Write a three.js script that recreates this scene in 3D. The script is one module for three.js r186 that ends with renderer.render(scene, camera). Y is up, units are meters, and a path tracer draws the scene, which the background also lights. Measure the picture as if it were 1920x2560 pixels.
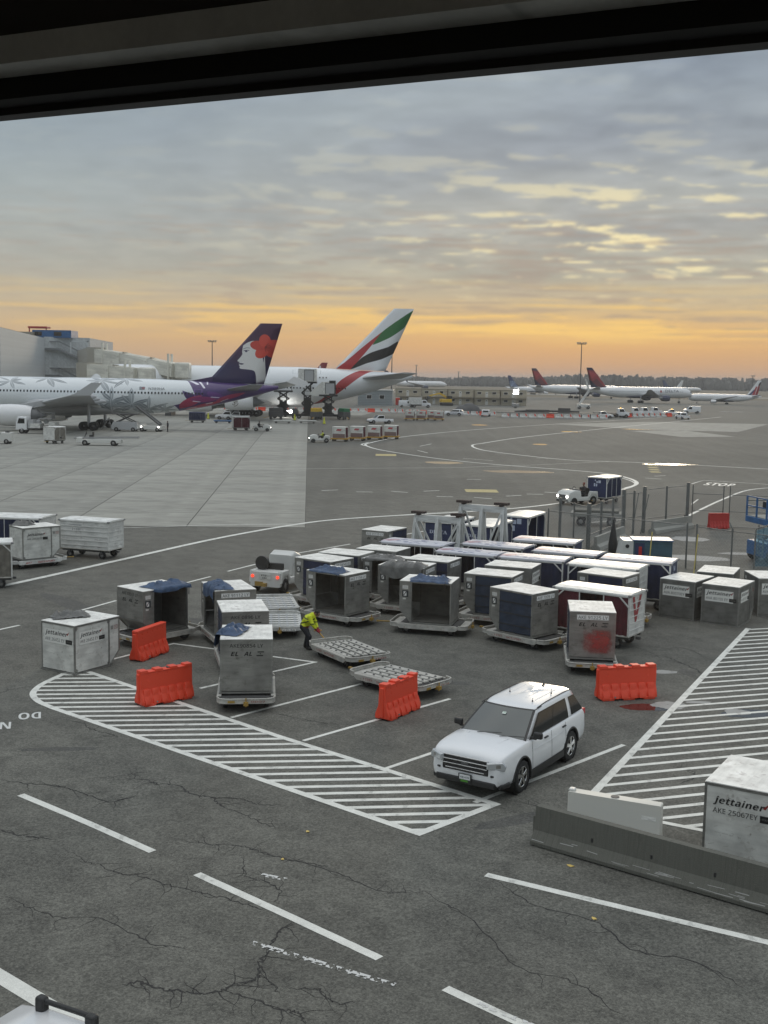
import * as THREE from 'three';
import { mergeGeometries, mergeVertices, toCreasedNormals } from 'three/addons/utils/BufferGeometryUtils.js';
import { RoundedBoxGeometry } from 'three/addons/geometries/RoundedBoxGeometry.js';
import { MarchingCubes } from 'three/addons/objects/MarchingCubes.js';
import { Brush, Evaluator, SUBTRACTION } from 'three-bvh-csg';

// ---------------------------------------------------------------- camera
const R = Math.PI / 180;
const scene = new THREE.Scene();
const camera = new THREE.PerspectiveCamera(47.267, 0.75, 0.05, 6000);
camera.rotation.order = 'YXZ';
camera.position.set(0, 9.7, 0);
camera.rotation.set(-6.5525 * R, 0, 0.966 * R);
const renderer = new THREE.WebGLRenderer({ antialias: true });
renderer.toneMapping = THREE.LinearToneMapping;
renderer.toneMappingExposure = 1.08;
renderer.shadowMap.enabled = true;

// ---------------------------------------------------------------- noise
function rng(seed) { let s = seed >>> 0; return () => { s = (s + 0x6d2b79f5) | 0; let t = Math.imul(s ^ (s >>> 15), 1 | s); t = (t + Math.imul(t ^ (t >>> 7), 61 | t)) ^ t; return ((t ^ (t >>> 14)) >>> 0) / 4294967296; }; }
const LAT = 256, lattice = new Float32Array(LAT * LAT);
{ const r = rng(77); for (let i = 0; i < lattice.length; i++) lattice[i] = r(); }
function vnoise(x, y, p = LAT) {           // value noise, repeats every p cells
  const xf = Math.floor(x), yf = Math.floor(y); let u = x - xf, v = y - yf;
  u = u * u * (3 - 2 * u); v = v * v * (3 - 2 * v);
  const x0 = ((xf % p) + p) % p, y0 = ((yf % p) + p) % p, x1 = (x0 + 1) % p, y1 = (y0 + 1) % p;
  const a = lattice[y0 * LAT + x0], b = lattice[y0 * LAT + x1], c = lattice[y1 * LAT + x0], d = lattice[y1 * LAT + x1];
  return a + (b - a) * u + (c - a) * v + (a - b - c + d) * u * v;
}
function fbm(x, y, oct = 4, p = LAT) { let s = 0, a = 0.5, n = 0; for (let i = 0; i < oct; i++) { s += a * vnoise(x, y, p); n += a; x = x * 2 + 17; y = y * 2 + 31; p = Math.min(LAT, p * 2); a *= 0.5; } return s / n; }
const clamp = (v, a = 0, b = 1) => Math.min(b, Math.max(a, v)), mix = (a, b, t) => a + (b - a) * t;
const sst = (a, b, v) => { const t = clamp((v - a) / (b - a)); return t * t * (3 - 2 * t); };
const lin = (c) => (c <= 0.04045 ? c / 12.92 : ((c + 0.055) / 1.055) ** 2.4);

// ---------------------------------------------------------------- sky: a broken cloud deck over a low sun, computed for every direction
{
  const w = 4096, h = 2048, data = new Float32Array(w * h * 4);
  const warm = [[0, 200, 160, 130], [0.8, 212, 166, 122], [1.6, 224, 175, 118], [2.4, 228, 184, 124], [3.2, 214, 184, 138], [4, 196, 180, 152], [5, 183, 177, 160], [7, 173, 172, 166], [11, 160, 166, 171], [15, 152, 163, 173], [30, 172, 180, 188], [60, 210, 213, 215], [90, 218, 220, 221]];
  const cool = [[0, 178, 166, 152], [2, 186, 172, 152], [3.5, 182, 176, 162], [5.5, 170, 174, 170], [8, 158, 171, 175], [12, 150, 167, 175], [18, 148, 164, 175], [30, 168, 178, 188], [60, 210, 213, 215], [90, 218, 220, 221]];
  const at = (t, e, k) => { let i = 1; while (i < t.length - 1 && t[i][0] < e) i++; const q = clamp((e - t[i - 1][0]) / (t[i][0] - t[i - 1][0])); return mix(t[i - 1][k], t[i][k], q); };
  for (let j = 0; j < h; j++) {
    const el = ((j + 0.5) / h - 0.5) * 180, y = Math.sin(el * R), c = Math.cos(el * R);
    if (el < 0) { for (let i = 0; i < w; i++) { const o = (j * w + i) * 4; data[o] = 0.14; data[o + 1] = 0.135; data[o + 2] = 0.13; data[o + 3] = 1; } continue; }
    const up = mix(1, 1.6, sst(15, 55, el)); // an overcast sky is brighter overhead
    const lw = [1, 2, 3].map((k) => at(warm, el, k)), lc = [1, 2, 3].map((k) => at(cool, el, k));
    for (let i = 0; i < w; i++) {
      const ph = ((i + 0.5) / w - 0.5) * 2 * Math.PI, dx = Math.cos(ph) * c, dz = Math.sin(ph) * c;
      const az = Math.atan2(dx, -dz) / R, da = ((az - 9 + 540) % 360) - 180;
      // cloud deck seen in perspective: a plane overhead, bent down far away
      const k = 1.25 / (y + 0.11), px = dx * k + 40, pz = dz * k + 40;
      const wp = fbm(px * 0.9, pz * 0.9, 3), q = fbm(px * 1.5 + wp * 2.2, pz * 1.7 + wp * 1.4, 5), f = fbm(px * 7.5 + wp * 4, pz * 8.4 - wp * 3, 5), v2 = fbm(px * 3.4 + 90, pz * 7.5 + wp * 3 + 50, 5);
      // drawn-out streaks low down
      const st = fbm(az * 0.16 + 200 + wp * 0.8, el * 4.6 + wp * 2.4, 4), st2 = fbm(az * 0.5 + 100 + wp * 1.4, el * 8.5 + 40 + wp * 1.6, 4);
      const glow = Math.exp(-((da / 27) ** 2)) * 0.93 + 0.07 * Math.exp(-((da / 90) ** 2));
      let r = mix(lc[0], lw[0], glow), g = mix(lc[1], lw[1], glow), b = mix(lc[2], lw[2], glow);
      const deck = sst(3.2, 6, el), low = 1 - deck;
      // deck: soft dark undersides and lighter seams
      const amp = 0.5 + 0.5 * sst(-26, 4, da) * (1 - sst(40, 90, Math.abs(da))), m = 1 + deck * amp * ((q - 0.5) * 0.2 + (f - 0.5) * 0.15), cold = deck * amp * (q - 0.5) * 10;
      r = r * m + cold * 0.2; g = g * m; b = b * m - cold;
      const seam = sst(2.8, 4.6, el) * sst(0.54, 0.68, v2) * sst(0.42, 0.6, f) * (0.02 + 0.95 * Math.exp(-(((da - 4) / 12) ** 2) - (((el - 6.4) / 3.2) ** 2)) + 0.12 * Math.exp(-(((da + 4) / 14) ** 2) - (((el - 9) / 4) ** 2)));
      r = mix(r, 253, seam * 0.9); g = mix(g, 236, seam * 0.9); b = mix(b, 184, seam * 0.9);
      // glowing broken bands between the deck and the horizon
      const band = glow * sst(1.4, 2.3, el) * (1 - sst(3.0, 5.2, el)), hot = band * sst(0.46, 0.68, st) * (0.5 + 0.5 * sst(0.35, 0.6, st2));
      r = mix(r, 252, hot * 0.8); g = mix(g, 208, hot * 0.8); b = mix(b, 122, hot * 0.75);
      const bar = glow * sst(1.6, 2.6, el) * (1 - sst(6.5, 9, el)) * sst(0.5, 0.72, st2) * (1 - hot);
      r = mix(r, 170, bar * 0.5); g = mix(g, 152, bar * 0.5); b = mix(b, 138, bar * 0.5);
      const o = (j * w + i) * 4;
      data[o] = lin(clamp(r, 0, 262) / 255) * up; data[o + 1] = lin(clamp(g, 0, 255) / 255) * up; data[o + 2] = lin(clamp(b, 0, 255) / 255) * up; data[o + 3] = 1;
    }
  }
  const t = new THREE.DataTexture(data, w, h, THREE.RGBAFormat, THREE.FloatType);
  t.mapping = THREE.EquirectangularReflectionMapping; t.magFilter = THREE.LinearFilter; t.minFilter = THREE.LinearFilter; t.needsUpdate = true;
  scene.background = t; scene.environment = t;
}
// ---------------------------------------------------------------- sun: low, warm and veiled by the clouds
const sun = new THREE.DirectionalLight(new THREE.Color(1, 0.83, 0.62), 0.5);
sun.position.set(Math.sin(11 * R) * 400, 56, -Math.cos(11 * R) * 400); sun.target.position.set(0, 0, -40);
sun.castShadow = true; sun.shadow.radius = 20; sun.shadow.mapSize.set(2048, 2048);
Object.assign(sun.shadow.camera, { left: -160, right: 160, top: 120, bottom: -120, near: 10, far: 900 });
scene.add(sun, sun.target);
scene.fog = new THREE.FogExp2(new THREE.Color(0.8, 0.78, 0.76), 0.00022); // thin morning haze
// ---------------------------------------------------------------- helpers
const usedNames = new Map();
const numbered = (n) => { const k = usedNames.get(n) || 0; usedNames.set(n, k + 1); return k ? n + '_' + String(k).padStart(3, '0') : n; };
const prep = (g) => { if (g.index) g = g.toNonIndexed(); for (const k of Object.keys(g.attributes)) if (!['position', 'normal', 'uv'].includes(k)) g.deleteAttribute(k); if (!g.attributes.normal) g.computeVertexNormals(); if (!g.attributes.uv) g.setAttribute('uv', new THREE.Float32BufferAttribute(new Float32Array(g.attributes.position.count * 2), 2)); g.clearGroups(); g.morphAttributes = {}; return g; };
const join = (...gs) => { const l = gs.flat(9).filter(Boolean).map(prep); return l.length === 1 ? l[0] : mergeGeometries(l); };
const M4 = new THREE.Matrix4(), Q = new THREE.Quaternion(), E3 = new THREE.Euler(), V3 = (x, y, z) => new THREE.Vector3(x, y, z);
const put = (g, x = 0, y = 0, z = 0, rx = 0, ry = 0, rz = 0) => g.applyMatrix4(M4.compose(V3(x, y, z), Q.setFromEuler(E3.set(rx, ry, rz)), V3(1, 1, 1)));
const box = (w, h, d, x = 0, y = 0, z = 0, rx = 0, ry = 0, rz = 0) => put(new THREE.BoxGeometry(w, h, d), x, y, z, rx, ry, rz);
const rbox = (w, h, d, r, x = 0, y = 0, z = 0, rx = 0, ry = 0, rz = 0, s = 2) => put(new RoundedBoxGeometry(w, h, d, s, Math.min(r, w * 0.49, h * 0.49, d * 0.49)), x, y, z, rx, ry, rz);
const cyl = (r, h, ax = 'y', x = 0, y = 0, z = 0, n = 16, r2 = r) => { const g = new THREE.CylinderGeometry(r2, r, h, n); if (ax === 'x') g.rotateZ(-Math.PI / 2); if (ax === 'z') g.rotateX(Math.PI / 2); return g.translate(x, y, z); };
const tube = (pts, r, n = 6, seg, closed = false, tension = 0.0) => new THREE.TubeGeometry(pts.length === 2 ? new THREE.LineCurve3(V3(...pts[0]), V3(...pts[1])) : new THREE.CatmullRomCurve3(pts.map((p) => V3(...p)), closed, 'catmullrom', tension), seg ?? (pts.length === 2 ? 1 : pts.length * 4), r, n, closed);
const bar = (a, b, r, n = 6) => { const A = V3(...a), B = V3(...b), d = B.clone().sub(A), g = new THREE.CylinderGeometry(r, r, d.length(), n); g.applyQuaternion(Q.setFromUnitVectors(V3(0, 1, 0), d.normalize())); return g.translate(...A.add(B).multiplyScalar(0.5).toArray()); };
const beam = (a, b, w, h) => { const A = V3(...a), B = V3(...b), d = B.clone().sub(A), g = new THREE.BoxGeometry(w, h, d.length()); const m = new THREE.Matrix4().lookAt(B, A, V3(0, 1, 0)); g.applyMatrix4(m); return g.translate(...A.add(B).multiplyScalar(0.5).toArray()); };
const shape = (pts, holes = []) => { const s = new THREE.Shape(pts.map((p) => new THREE.Vector2(...p))); for (const h of holes) s.holes.push(new THREE.Path(h.map((p) => new THREE.Vector2(...p)))); return s; };
const ext = (pts, d, bev = 0, holes = [], seg = 1) => { const g = new THREE.ExtrudeGeometry(shape(pts, holes), { depth: d - 2 * bev, bevelEnabled: bev > 0, bevelSize: bev, bevelThickness: bev, bevelOffset: -bev, bevelSegments: seg, steps: 1 }); return g.translate(0, 0, -d / 2 + bev); };
const lathe = (pts, n = 24) => new THREE.LatheGeometry(pts.map((p) => new THREE.Vector2(...p)), n);
const crease = (g, a = 35) => toCreasedNormals(mergeVertices((() => { const q = prep(g).clone(); q.deleteAttribute('normal'); q.deleteAttribute('uv'); return q; })(), 1e-4), a * R);
function metreUV(g, s = 1) {            // uv in metres from the face's main direction
  g = prep(g); const p = g.attributes.position, n = g.attributes.normal, uv = new Float32Array(p.count * 2);
  for (let i = 0; i < p.count; i += 3) {
    let nx = 0, ny = 0, nz = 0; for (let k = 0; k < 3; k++) { nx += n.getX(i + k); ny += n.getY(i + k); nz += n.getZ(i + k); }
    nx = Math.abs(nx); ny = Math.abs(ny); nz = Math.abs(nz);
    for (let k = 0; k < 3; k++) { const x = p.getX(i + k), y = p.getY(i + k), z = p.getZ(i + k); const [u, v] = ny >= nx && ny >= nz ? [x, z] : nx >= nz ? [z, y] : [x, y]; uv[(i + k) * 2] = u * s; uv[(i + k) * 2 + 1] = v * s; }
  }
  g.setAttribute('uv', new THREE.BufferAttribute(uv, 2)); return g;
}
function shadow(o) { o.castShadow = true; o.receiveShadow = true; return o; }
function part(parent, name, geo, mat, label) { const m = shadow(new THREE.Mesh(Array.isArray(geo) ? join(geo) : geo, mat)); m.name = name; if (label) m.userData.label = label; parent.add(m); return m; }
function tag(o, label, category, group, kind) { if (label) o.userData.label = label; if (category) o.userData.category = category; if (group) o.userData.group = group; if (kind) o.userData.kind = kind; return o; }
function thing(name, label, category, [x, y, z] = [0, 0, 0], yaw = 0, group) { const o = new THREE.Group(); o.name = numbered(name); o.position.set(x, y, z); o.rotation.y = yaw * R; scene.add(o); return tag(o, label, category, group); }
function struct(name, geo, mat, parent = scene) { const m = shadow(new THREE.Mesh(Array.isArray(geo) ? join(geo) : geo, mat)); m.name = parent === scene ? numbered(name) : name; if (parent === scene) m.userData.kind = 'structure'; parent.add(m); return m; }
const sgroup = (name) => { const o = new THREE.Group(); o.name = numbered(name); o.userData.kind = 'structure'; scene.add(o); return o; };
function copy(o, label, [x, y, z], yaw = 0) { const c = o.clone(); c.name = numbered(o.name.replace(/_\d{3}$/, '')); c.position.set(x, y, z); c.rotation.y = yaw * R; c.userData = { ...o.userData, label }; scene.add(c); return c; }

// ---------------------------------------------------------------- textures (colour, grain and wear only)
function texOf(n, fn, { srgb = true, repeat = 1, m = n } = {}) {
  const d = new Uint8Array(n * m * 4);
  for (let j = 0; j < m; j++) for (let i = 0; i < n; i++) { const c = fn(i / n, j / m, i, j), o = (j * n + i) * 4; d[o] = clamp(c[0], 0, 255); d[o + 1] = clamp(c[1], 0, 255); d[o + 2] = clamp(c[2], 0, 255); d[o + 3] = c[3] ?? 255; }
  const t = new THREE.DataTexture(d, n, m, THREE.RGBAFormat); t.wrapS = t.wrapT = THREE.RepeatWrapping; t.magFilter = THREE.LinearFilter; t.minFilter = THREE.LinearMipmapLinearFilter; t.generateMipmaps = true;
  if (srgb) t.colorSpace = THREE.SRGBColorSpace; t.repeat.set(repeat, repeat); t.needsUpdate = true; return t;
}
function canvasTex(w, h, draw, { wrap = false, srgb = true, repeat = 1 } = {}) {
  const c = document.createElement('canvas'); c.width = w; c.height = h; draw(c.getContext('2d'), w, h);
  const t = new THREE.CanvasTexture(c); if (srgb) t.colorSpace = THREE.SRGBColorSpace; t.anisotropy = 8; if (wrap) { t.wrapS = t.wrapT = THREE.RepeatWrapping; t.repeat.set(repeat, repeat); } return t;
}
const rA = rng(5);
// fine asphalt: stones, binder, pale wear (tile 6 m)
const asphaltMap = texOf(1024, (u, v) => { const n = fbm(u * 12, v * 12, 5, 12), s = rA(), g = vnoise(u * 256, v * 256, 256); const md = fbm(u * 128 + 7, v * 128, 2, 128), pt = sst(0.5, 0.62, fbm(u * 6 + 3, v * 9 + 5, 4, 3)); let c = 196 + (n - 0.5) * 52 + (md - 0.5) * 70 + (g - 0.5) * 60 + (s - 0.5) * 44 - pt * 10; if (s > 0.985) c += 40; if (s < 0.02) c -= 45; return [c, c, c * 0.985]; }, { repeat: 1 / 6 });
const concreteMap = texOf(512, (u, v) => { const n = fbm(u * 8, v * 8, 5, 8), st = fbm(u * 3, v * 20, 3, 3), s = rA(); const c = 214 + (n - 0.5) * 52 + (st - 0.5) * 22 + (s - 0.5) * 16; return [c, c, c * 0.98]; }, { repeat: 1 / 9 });
const scuff = (base, n, draw, rep) => canvasTex(n, n, (x, w) => { const r = rng(base + n); const im = x.createImageData(w, w); for (let j = 0; j < w; j++) for (let i = 0; i < w; i++) { const q = fbm(i / w * 6 + base, j / w * 6, 5, 6), l = fbm(i / w * 4, j / w * 40 + base, 3, 4); const c = base + (q - 0.5) * 60 + (l - 0.5) * 26 + (r() - 0.5) * 8; const o = (j * w + i) * 4; im.data[o] = c; im.data[o + 1] = c; im.data[o + 2] = c * 0.985; im.data[o + 3] = 255; } x.putImageData(im, 0, 0); draw(x, w, r); }, { wrap: true, repeat: rep });
const lines = (x, w, r, n, col, len, lw) => { x.strokeStyle = col; for (let i = 0; i < n; i++) { x.lineWidth = lw * (0.5 + r()); const X = r() * w, Y = r() * w, a = (r() - 0.5) * 0.7; x.beginPath(); x.moveTo(X, Y); x.lineTo(X + Math.cos(a) * len * r(), Y + Math.sin(a) * len * r()); x.stroke(); } };
const blots = (x, w, r, n, col, s) => { x.fillStyle = col; for (let i = 0; i < n; i++) { const X = r() * w, Y = r() * w; for (let k = 0; k < 5; k++) { x.beginPath(); x.ellipse(X + (r() - 0.5) * s * 2, Y + (r() - 0.5) * s, s * (0.2 + r() * 0.6), s * (0.1 + r() * 0.4), r() * 3, 0, 7); x.fill(); } } };
const metalMap = scuff(205, 512, (x, w, r) => { lines(x, w, r, 90, 'rgba(250,250,248,.28)', 60, 1.4); lines(x, w, r, 70, 'rgba(70,70,68,.22)', 70, 1.6); blots(x, w, r, 16, 'rgba(90,88,84,.10)', 24); blots(x, w, r, 14, 'rgba(245,245,240,.12)', 18); }, 0.5);
const dirtyMap = scuff(228, 512, (x, w, r) => { blots(x, w, r, 30, 'rgba(110,104,92,.10)', 20); lines(x, w, r, 60, 'rgba(80,76,70,.28)', 40, 1.6); blots(x, w, r, 12, 'rgba(90,84,76,.16)', 9); lines(x, w, r, 26, 'rgba(120,80,50,.2)', 22, 2); }, 0.5);
const rustMap = scuff(218, 512, (x, w, r) => { blots(x, w, r, 40, 'rgba(120,74,44,.20)', 10); blots(x, w, r, 60, 'rgba(80,66,56,.22)', 6); lines(x, w, r, 90, 'rgba(90,66,50,.35)', 24, 2); }, 0.7);
const roofMap = scuff(236, 512, (x, w, r) => { blots(x, w, r, 22, 'rgba(120,116,108,.10)', 30); blots(x, w, r, 8, 'rgba(100,92,80,.14)', 10); }, 0.5);
const clothMap = texOf(256, (u, v) => { const n = fbm(u * 6, v * 6, 4, 6), w = ((u * 128) & 1) ^ ((v * 128) & 1) ? 4 : -4; const c = 205 + (n - 0.5) * 80 + w; return [c, c, c]; }, { repeat: 0.9 });
const paintMap = texOf(512, (u, v) => { const n = fbm(u * 10, v * 10, 5, 10), f = vnoise(u * 128, v * 128, 128); let c = 240 + (n - 0.5) * 36 + (f - 0.5) * 22; if (n < 0.3) c -= 22; return [c, c, c * 0.98]; }, { repeat: 0.5 });
const streakMap = canvasTex(1024, 512, (x, w, h) => { const r = rng(33); x.fillStyle = '#b4b4ae'; x.fillRect(0, 0, w, h); for (let i = 0; i < 1500; i++) { const X = r() * w, l = 20 + r() * r() * 340, Y = r() * h, k = r() < 0.75 ? 60 : 210; x.fillStyle = `rgba(${k},${k},${k - 4},${0.015 + r() * 0.05})`; x.fillRect(X, Y, 1 + r() * 7, l); x.fillRect(X, Y - h, 1 + r() * 7, l); } blots(x, w, r, 60, 'rgba(60,60,56,.05)', 26); blots(x, w, r, 60, 'rgba(220,220,214,.05)', 14); }, { wrap: true, repeat: 0.5 });
const bumpMap = texOf(512, (u, v) => { const c = 128 + (vnoise(u * 256, v * 256, 256) - 0.5) * 200 + (fbm(u * 30, v * 30, 3, 30) - 0.5) * 90; return [c, c, c]; }, { srgb: false, repeat: 1 / 3 });

// ---------------------------------------------------------------- materials
const std = (rgb, rough = 0.6, metal = 0, o = {}) => { const { coat, ...q } = o; const m = coat ? new THREE.MeshPhysicalMaterial({ roughness: rough, metalness: metal, clearcoat: coat, clearcoatRoughness: 0.06, ...q }) : new THREE.MeshStandardMaterial({ roughness: rough, metalness: metal, ...q }); Array.isArray(rgb) ? m.color.setRGB(...rgb) : m.color.setRGB(rgb, rgb, rgb); return m; };
const mt = {
  asphalt: std([0.196, 0.193, 0.172], 0.86, 0, { map: asphaltMap, vertexColors: true, bumpMap, bumpScale: 0.004 }),
  concrete: std([0.4, 0.396, 0.368], 0.82, 0, { map: concreteMap }), concrete2: std([0.375, 0.372, 0.348], 0.82, 0, { map: concreteMap }), concrete3: std([0.425, 0.42, 0.39], 0.8, 0, { map: concreteMap }),
  jersey: std([0.27, 0.27, 0.248], 0.9, 0, { map: streakMap, bumpMap, bumpScale: 0.004 }), jerseyPale: std([0.42, 0.42, 0.4], 0.85, 0, { map: concreteMap }),
  paint: std([0.8, 0.8, 0.775], 0.7, 0, { map: paintMap }), paintYellow: std([0.5, 0.42, 0.2], 0.75, 0, { map: paintMap }), paintGrey: std([0.42, 0.42, 0.4], 0.8, 0, { map: paintMap }),
  silver: std([0.46, 0.455, 0.44], 0.46, 0.62, { map: metalMap }), silverDark: std([0.33, 0.33, 0.32], 0.5, 0.62, { map: metalMap }), frame: std([0.5, 0.5, 0.49], 0.4, 0.75, { map: metalMap }),
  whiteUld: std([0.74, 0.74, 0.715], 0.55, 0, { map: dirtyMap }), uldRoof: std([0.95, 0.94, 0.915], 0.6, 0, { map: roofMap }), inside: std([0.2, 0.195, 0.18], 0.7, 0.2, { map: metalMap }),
  dolly: std([0.6, 0.585, 0.55], 0.6, 0, { map: rustMap }), dollyWhite: std([0.74, 0.74, 0.73], 0.5, 0, { map: dirtyMap }), deck: std([0.09, 0.088, 0.085], 0.8, 0.2),
  rubber: std(0.018, 0.85), black: std(0.02, 0.5), blackGloss: std(0.015, 0.2), hub: std([0.32, 0.31, 0.3], 0.5, 0.5), steel: std([0.4, 0.4, 0.4], 0.42, 0.9), galv: std([0.3, 0.31, 0.31], 0.5, 0.6, { map: metalMap }), grey: std(0.24, 0.6), greyDark: std(0.08, 0.6),
  navy: std([0.02, 0.03, 0.085], 0.75, 0, { map: clothMap }), navyPanel: std([0.03, 0.045, 0.13], 0.5, 0, { map: dirtyMap }), slate: std([0.028, 0.05, 0.095], 0.75, 0, { map: clothMap }), maroon: std([0.13, 0.014, 0.028], 0.75, 0, { map: clothMap }), canvas: std([0.27, 0.25, 0.21], 0.9, 0, { map: clothMap }), tarpBlue: std([0.07, 0.13, 0.25], 0.55, 0, { map: clothMap }), tarpGrey: std([0.25, 0.25, 0.24], 0.6, 0, { map: clothMap }),
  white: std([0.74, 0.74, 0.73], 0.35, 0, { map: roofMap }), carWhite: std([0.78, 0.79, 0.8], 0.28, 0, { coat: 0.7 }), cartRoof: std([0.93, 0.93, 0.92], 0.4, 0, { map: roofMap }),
  orange: std([0.78, 0.07, 0.028], 0.5, 0, {}), redDark: std([0.42, 0.03, 0.025], 0.6), yellow: std([0.62, 0.4, 0.03], 0.55), amber: std([0.5, 0.28, 0.04], 0.4), amberDark: std([0.32, 0.2, 0.04], 0.6), green: std([0.02, 0.16, 0.07], 0.35), red: std([0.5, 0.03, 0.03], 0.4), blueLift: std([0.03, 0.13, 0.33], 0.4, 0, { map: roofMap }), blueBox: std([0.06, 0.13, 0.18], 0.5, 0, { map: dirtyMap }),
  glass: std([0.012, 0.014, 0.014], 0.06), glassCar: std([0.05, 0.062, 0.06], 0.05, 0, { coat: 1 }), chrome: std([0.7, 0.7, 0.7], 0.12, 1), beige: std([0.52, 0.46, 0.36], 0.7, 0, { map: dirtyMap }), beigeDark: std([0.3, 0.27, 0.21], 0.7), cabin: std([0.3, 0.33, 0.34], 0.7),
  wall: std([0.58, 0.61, 0.64], 0.65, 0, { map: roofMap }), wallDark: std([0.2, 0.21, 0.215], 0.7), bridge: std([0.84, 0.82, 0.75], 0.55, 0, { map: dirtyMap }), bridgeDark: std([0.36, 0.34, 0.29], 0.6), plane: std([0.74, 0.745, 0.75], 0.3, 0, { coat: 0.6 }), planeGrey: std([0.4, 0.41, 0.42], 0.35), planeDark: std([0.16, 0.165, 0.17], 0.4), engineBlue: std([0.02, 0.03, 0.075], 0.3),
  grass: std([0.12, 0.1, 0.065], 0.95), twig: std([0.075, 0.068, 0.06], 0.95), lampGlow: std([0.9, 0.9, 0.9], 0.4, 0, { emissive: new THREE.Color(1, 0.97, 0.9), emissiveIntensity: 6 }), tailGlow: std([0.6, 0.03, 0.02], 0.35, 0, { emissive: new THREE.Color(1, 0.07, 0.03), emissiveIntensity: 1.3 }), beacon: std([0.8, 0.5, 0.05], 0.4, 0, { emissive: new THREE.Color(1, 0.6, 0.08), emissiveIntensity: 1.5 }),
};
// ---------------------------------------------------------------- lettering sheet
const SHEET = 2048, sheet = document.createElement('canvas'); sheet.width = sheet.height = SHEET; const sx = sheet.getContext('2d'); const cells = {}; let shX = 4, shY = 4, shH = 0;
function print(key, w, h, draw) { if (shX + w + 6 > SHEET) { shX = 4; shY += shH + 6; shH = 0; } if (shY + h > SHEET) throw new Error('lettering sheet is full'); sx.save(); sx.translate(shX, shY); sx.beginPath(); sx.rect(0, 0, w, h); sx.clip(); draw(sx, w, h); sx.restore(); cells[key] = [shX / SHEET, 1 - (shY + h) / SHEET, (shX + w) / SHEET, 1 - shY / SHEET]; shX += w + 6; shH = Math.max(shH, h); return key; }
const txt = (x, s, px, py, size, col, font = 'bold', w, face = 'sans-serif') => { x.font = `${font} ${size}px ${face}`; x.fillStyle = col; x.textBaseline = 'middle'; x.textAlign = 'center'; if (w) { const m = x.measureText(s).width; x.save(); x.translate(px, py); x.scale(w / m, 1); x.fillText(s, 0, 0); x.restore(); } else x.fillText(s, px, py); };
const sheetTex = new THREE.CanvasTexture(sheet); sheetTex.colorSpace = THREE.SRGBColorSpace; sheetTex.anisotropy = 8;
mt.print = std([1, 1, 1], 0.6, 0, { map: sheetTex, transparent: true });
function cellUV(g, key, flip) { const [a, b, c, d] = cells[key], uv = g.attributes.uv; for (let i = 0; i < uv.count; i++) uv.setXY(i, mix(a, c, flip ? 1 - uv.getX(i) : uv.getX(i)), mix(b, d, uv.getY(i))); return g; }
function decal(parent, name, key, w, h, x, y, z, ry = 0, rx = 0, rz = 0) { const g = cellUV(new THREE.PlaneGeometry(w, h), key); E3.order = 'YXZ'; put(g, x, y, z, rx, ry, rz); E3.order = 'XYZ'; const m = part(parent, name, g, mt.print); m.castShadow = false; return m; }
// ================================================================ the ground
{
  const xs = [], zs = []; for (let x = -60; x <= 60.01; x += 1.2) xs.push(x); let s = 1.4; while (xs[xs.length - 1] < 4200) { const e = xs[xs.length - 1] + s; xs.push(e); xs.unshift(-e); s *= 1.16; }
  for (let z = 0; z >= -120.01; z -= 1.2) zs.push(z); s = 1.4; while (zs[zs.length - 1] > -4600) { zs.push(zs[zs.length - 1] - s); s *= 1.1; } zs.unshift(60, 20);
  const pos = [], col = [], uv = [], idx = [], nx = xs.length;
  for (const z of zs) for (const x of xs) {
    pos.push(x, 0, z); uv.push(x, z);
    const n = fbm(x * 0.11 + 20, z * 0.11 + 9, 4), m = fbm(x * 0.5 + 60, z * 0.5 + 33, 3), str = fbm((x + z) * 0.5, (x - z) * 0.03, 3);
    const f = clamp(0.99 + (n - 0.5) * 0.5 + (m - 0.5) * 0.26 + (str - 0.5) * 0.16, 0.7, 1.3); col.push(f, f, f * 0.995);
  }
  for (let j = 0; j < zs.length - 1; j++) for (let i = 0; i < nx - 1; i++) { const a = j * nx + i; idx.push(a, a + nx + 1, a + nx, a, a + 1, a + nx + 1); }
  const g = new THREE.BufferGeometry(); g.setAttribute('position', new THREE.Float32BufferAttribute(pos, 3)); g.setAttribute('uv', new THREE.Float32BufferAttribute(uv, 2)); g.setAttribute('color', new THREE.Float32BufferAttribute(col, 3)); g.setIndex(idx); g.computeVertexNormals();
  if (g.attributes.normal.getY(5) < 0) { for (let i = 0; i < idx.length; i += 3) [idx[i], idx[i + 1]] = [idx[i + 1], idx[i]]; g.setIndex(idx); g.computeVertexNormals(); }
  struct('ground', g, mt.asphalt);
}
const area2 = (p) => p.reduce((s, a, i) => { const b = p[(i + 1) % p.length]; return s + a[0] * b[1] - b[0] * a[1]; }, 0);
function flat(pts, y) { const g = new THREE.ShapeGeometry(shape(pts.map(([x, z]) => [x, -z]))); g.rotateX(-Math.PI / 2); g.translate(0, y, 0); return metreUV(g); }
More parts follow.
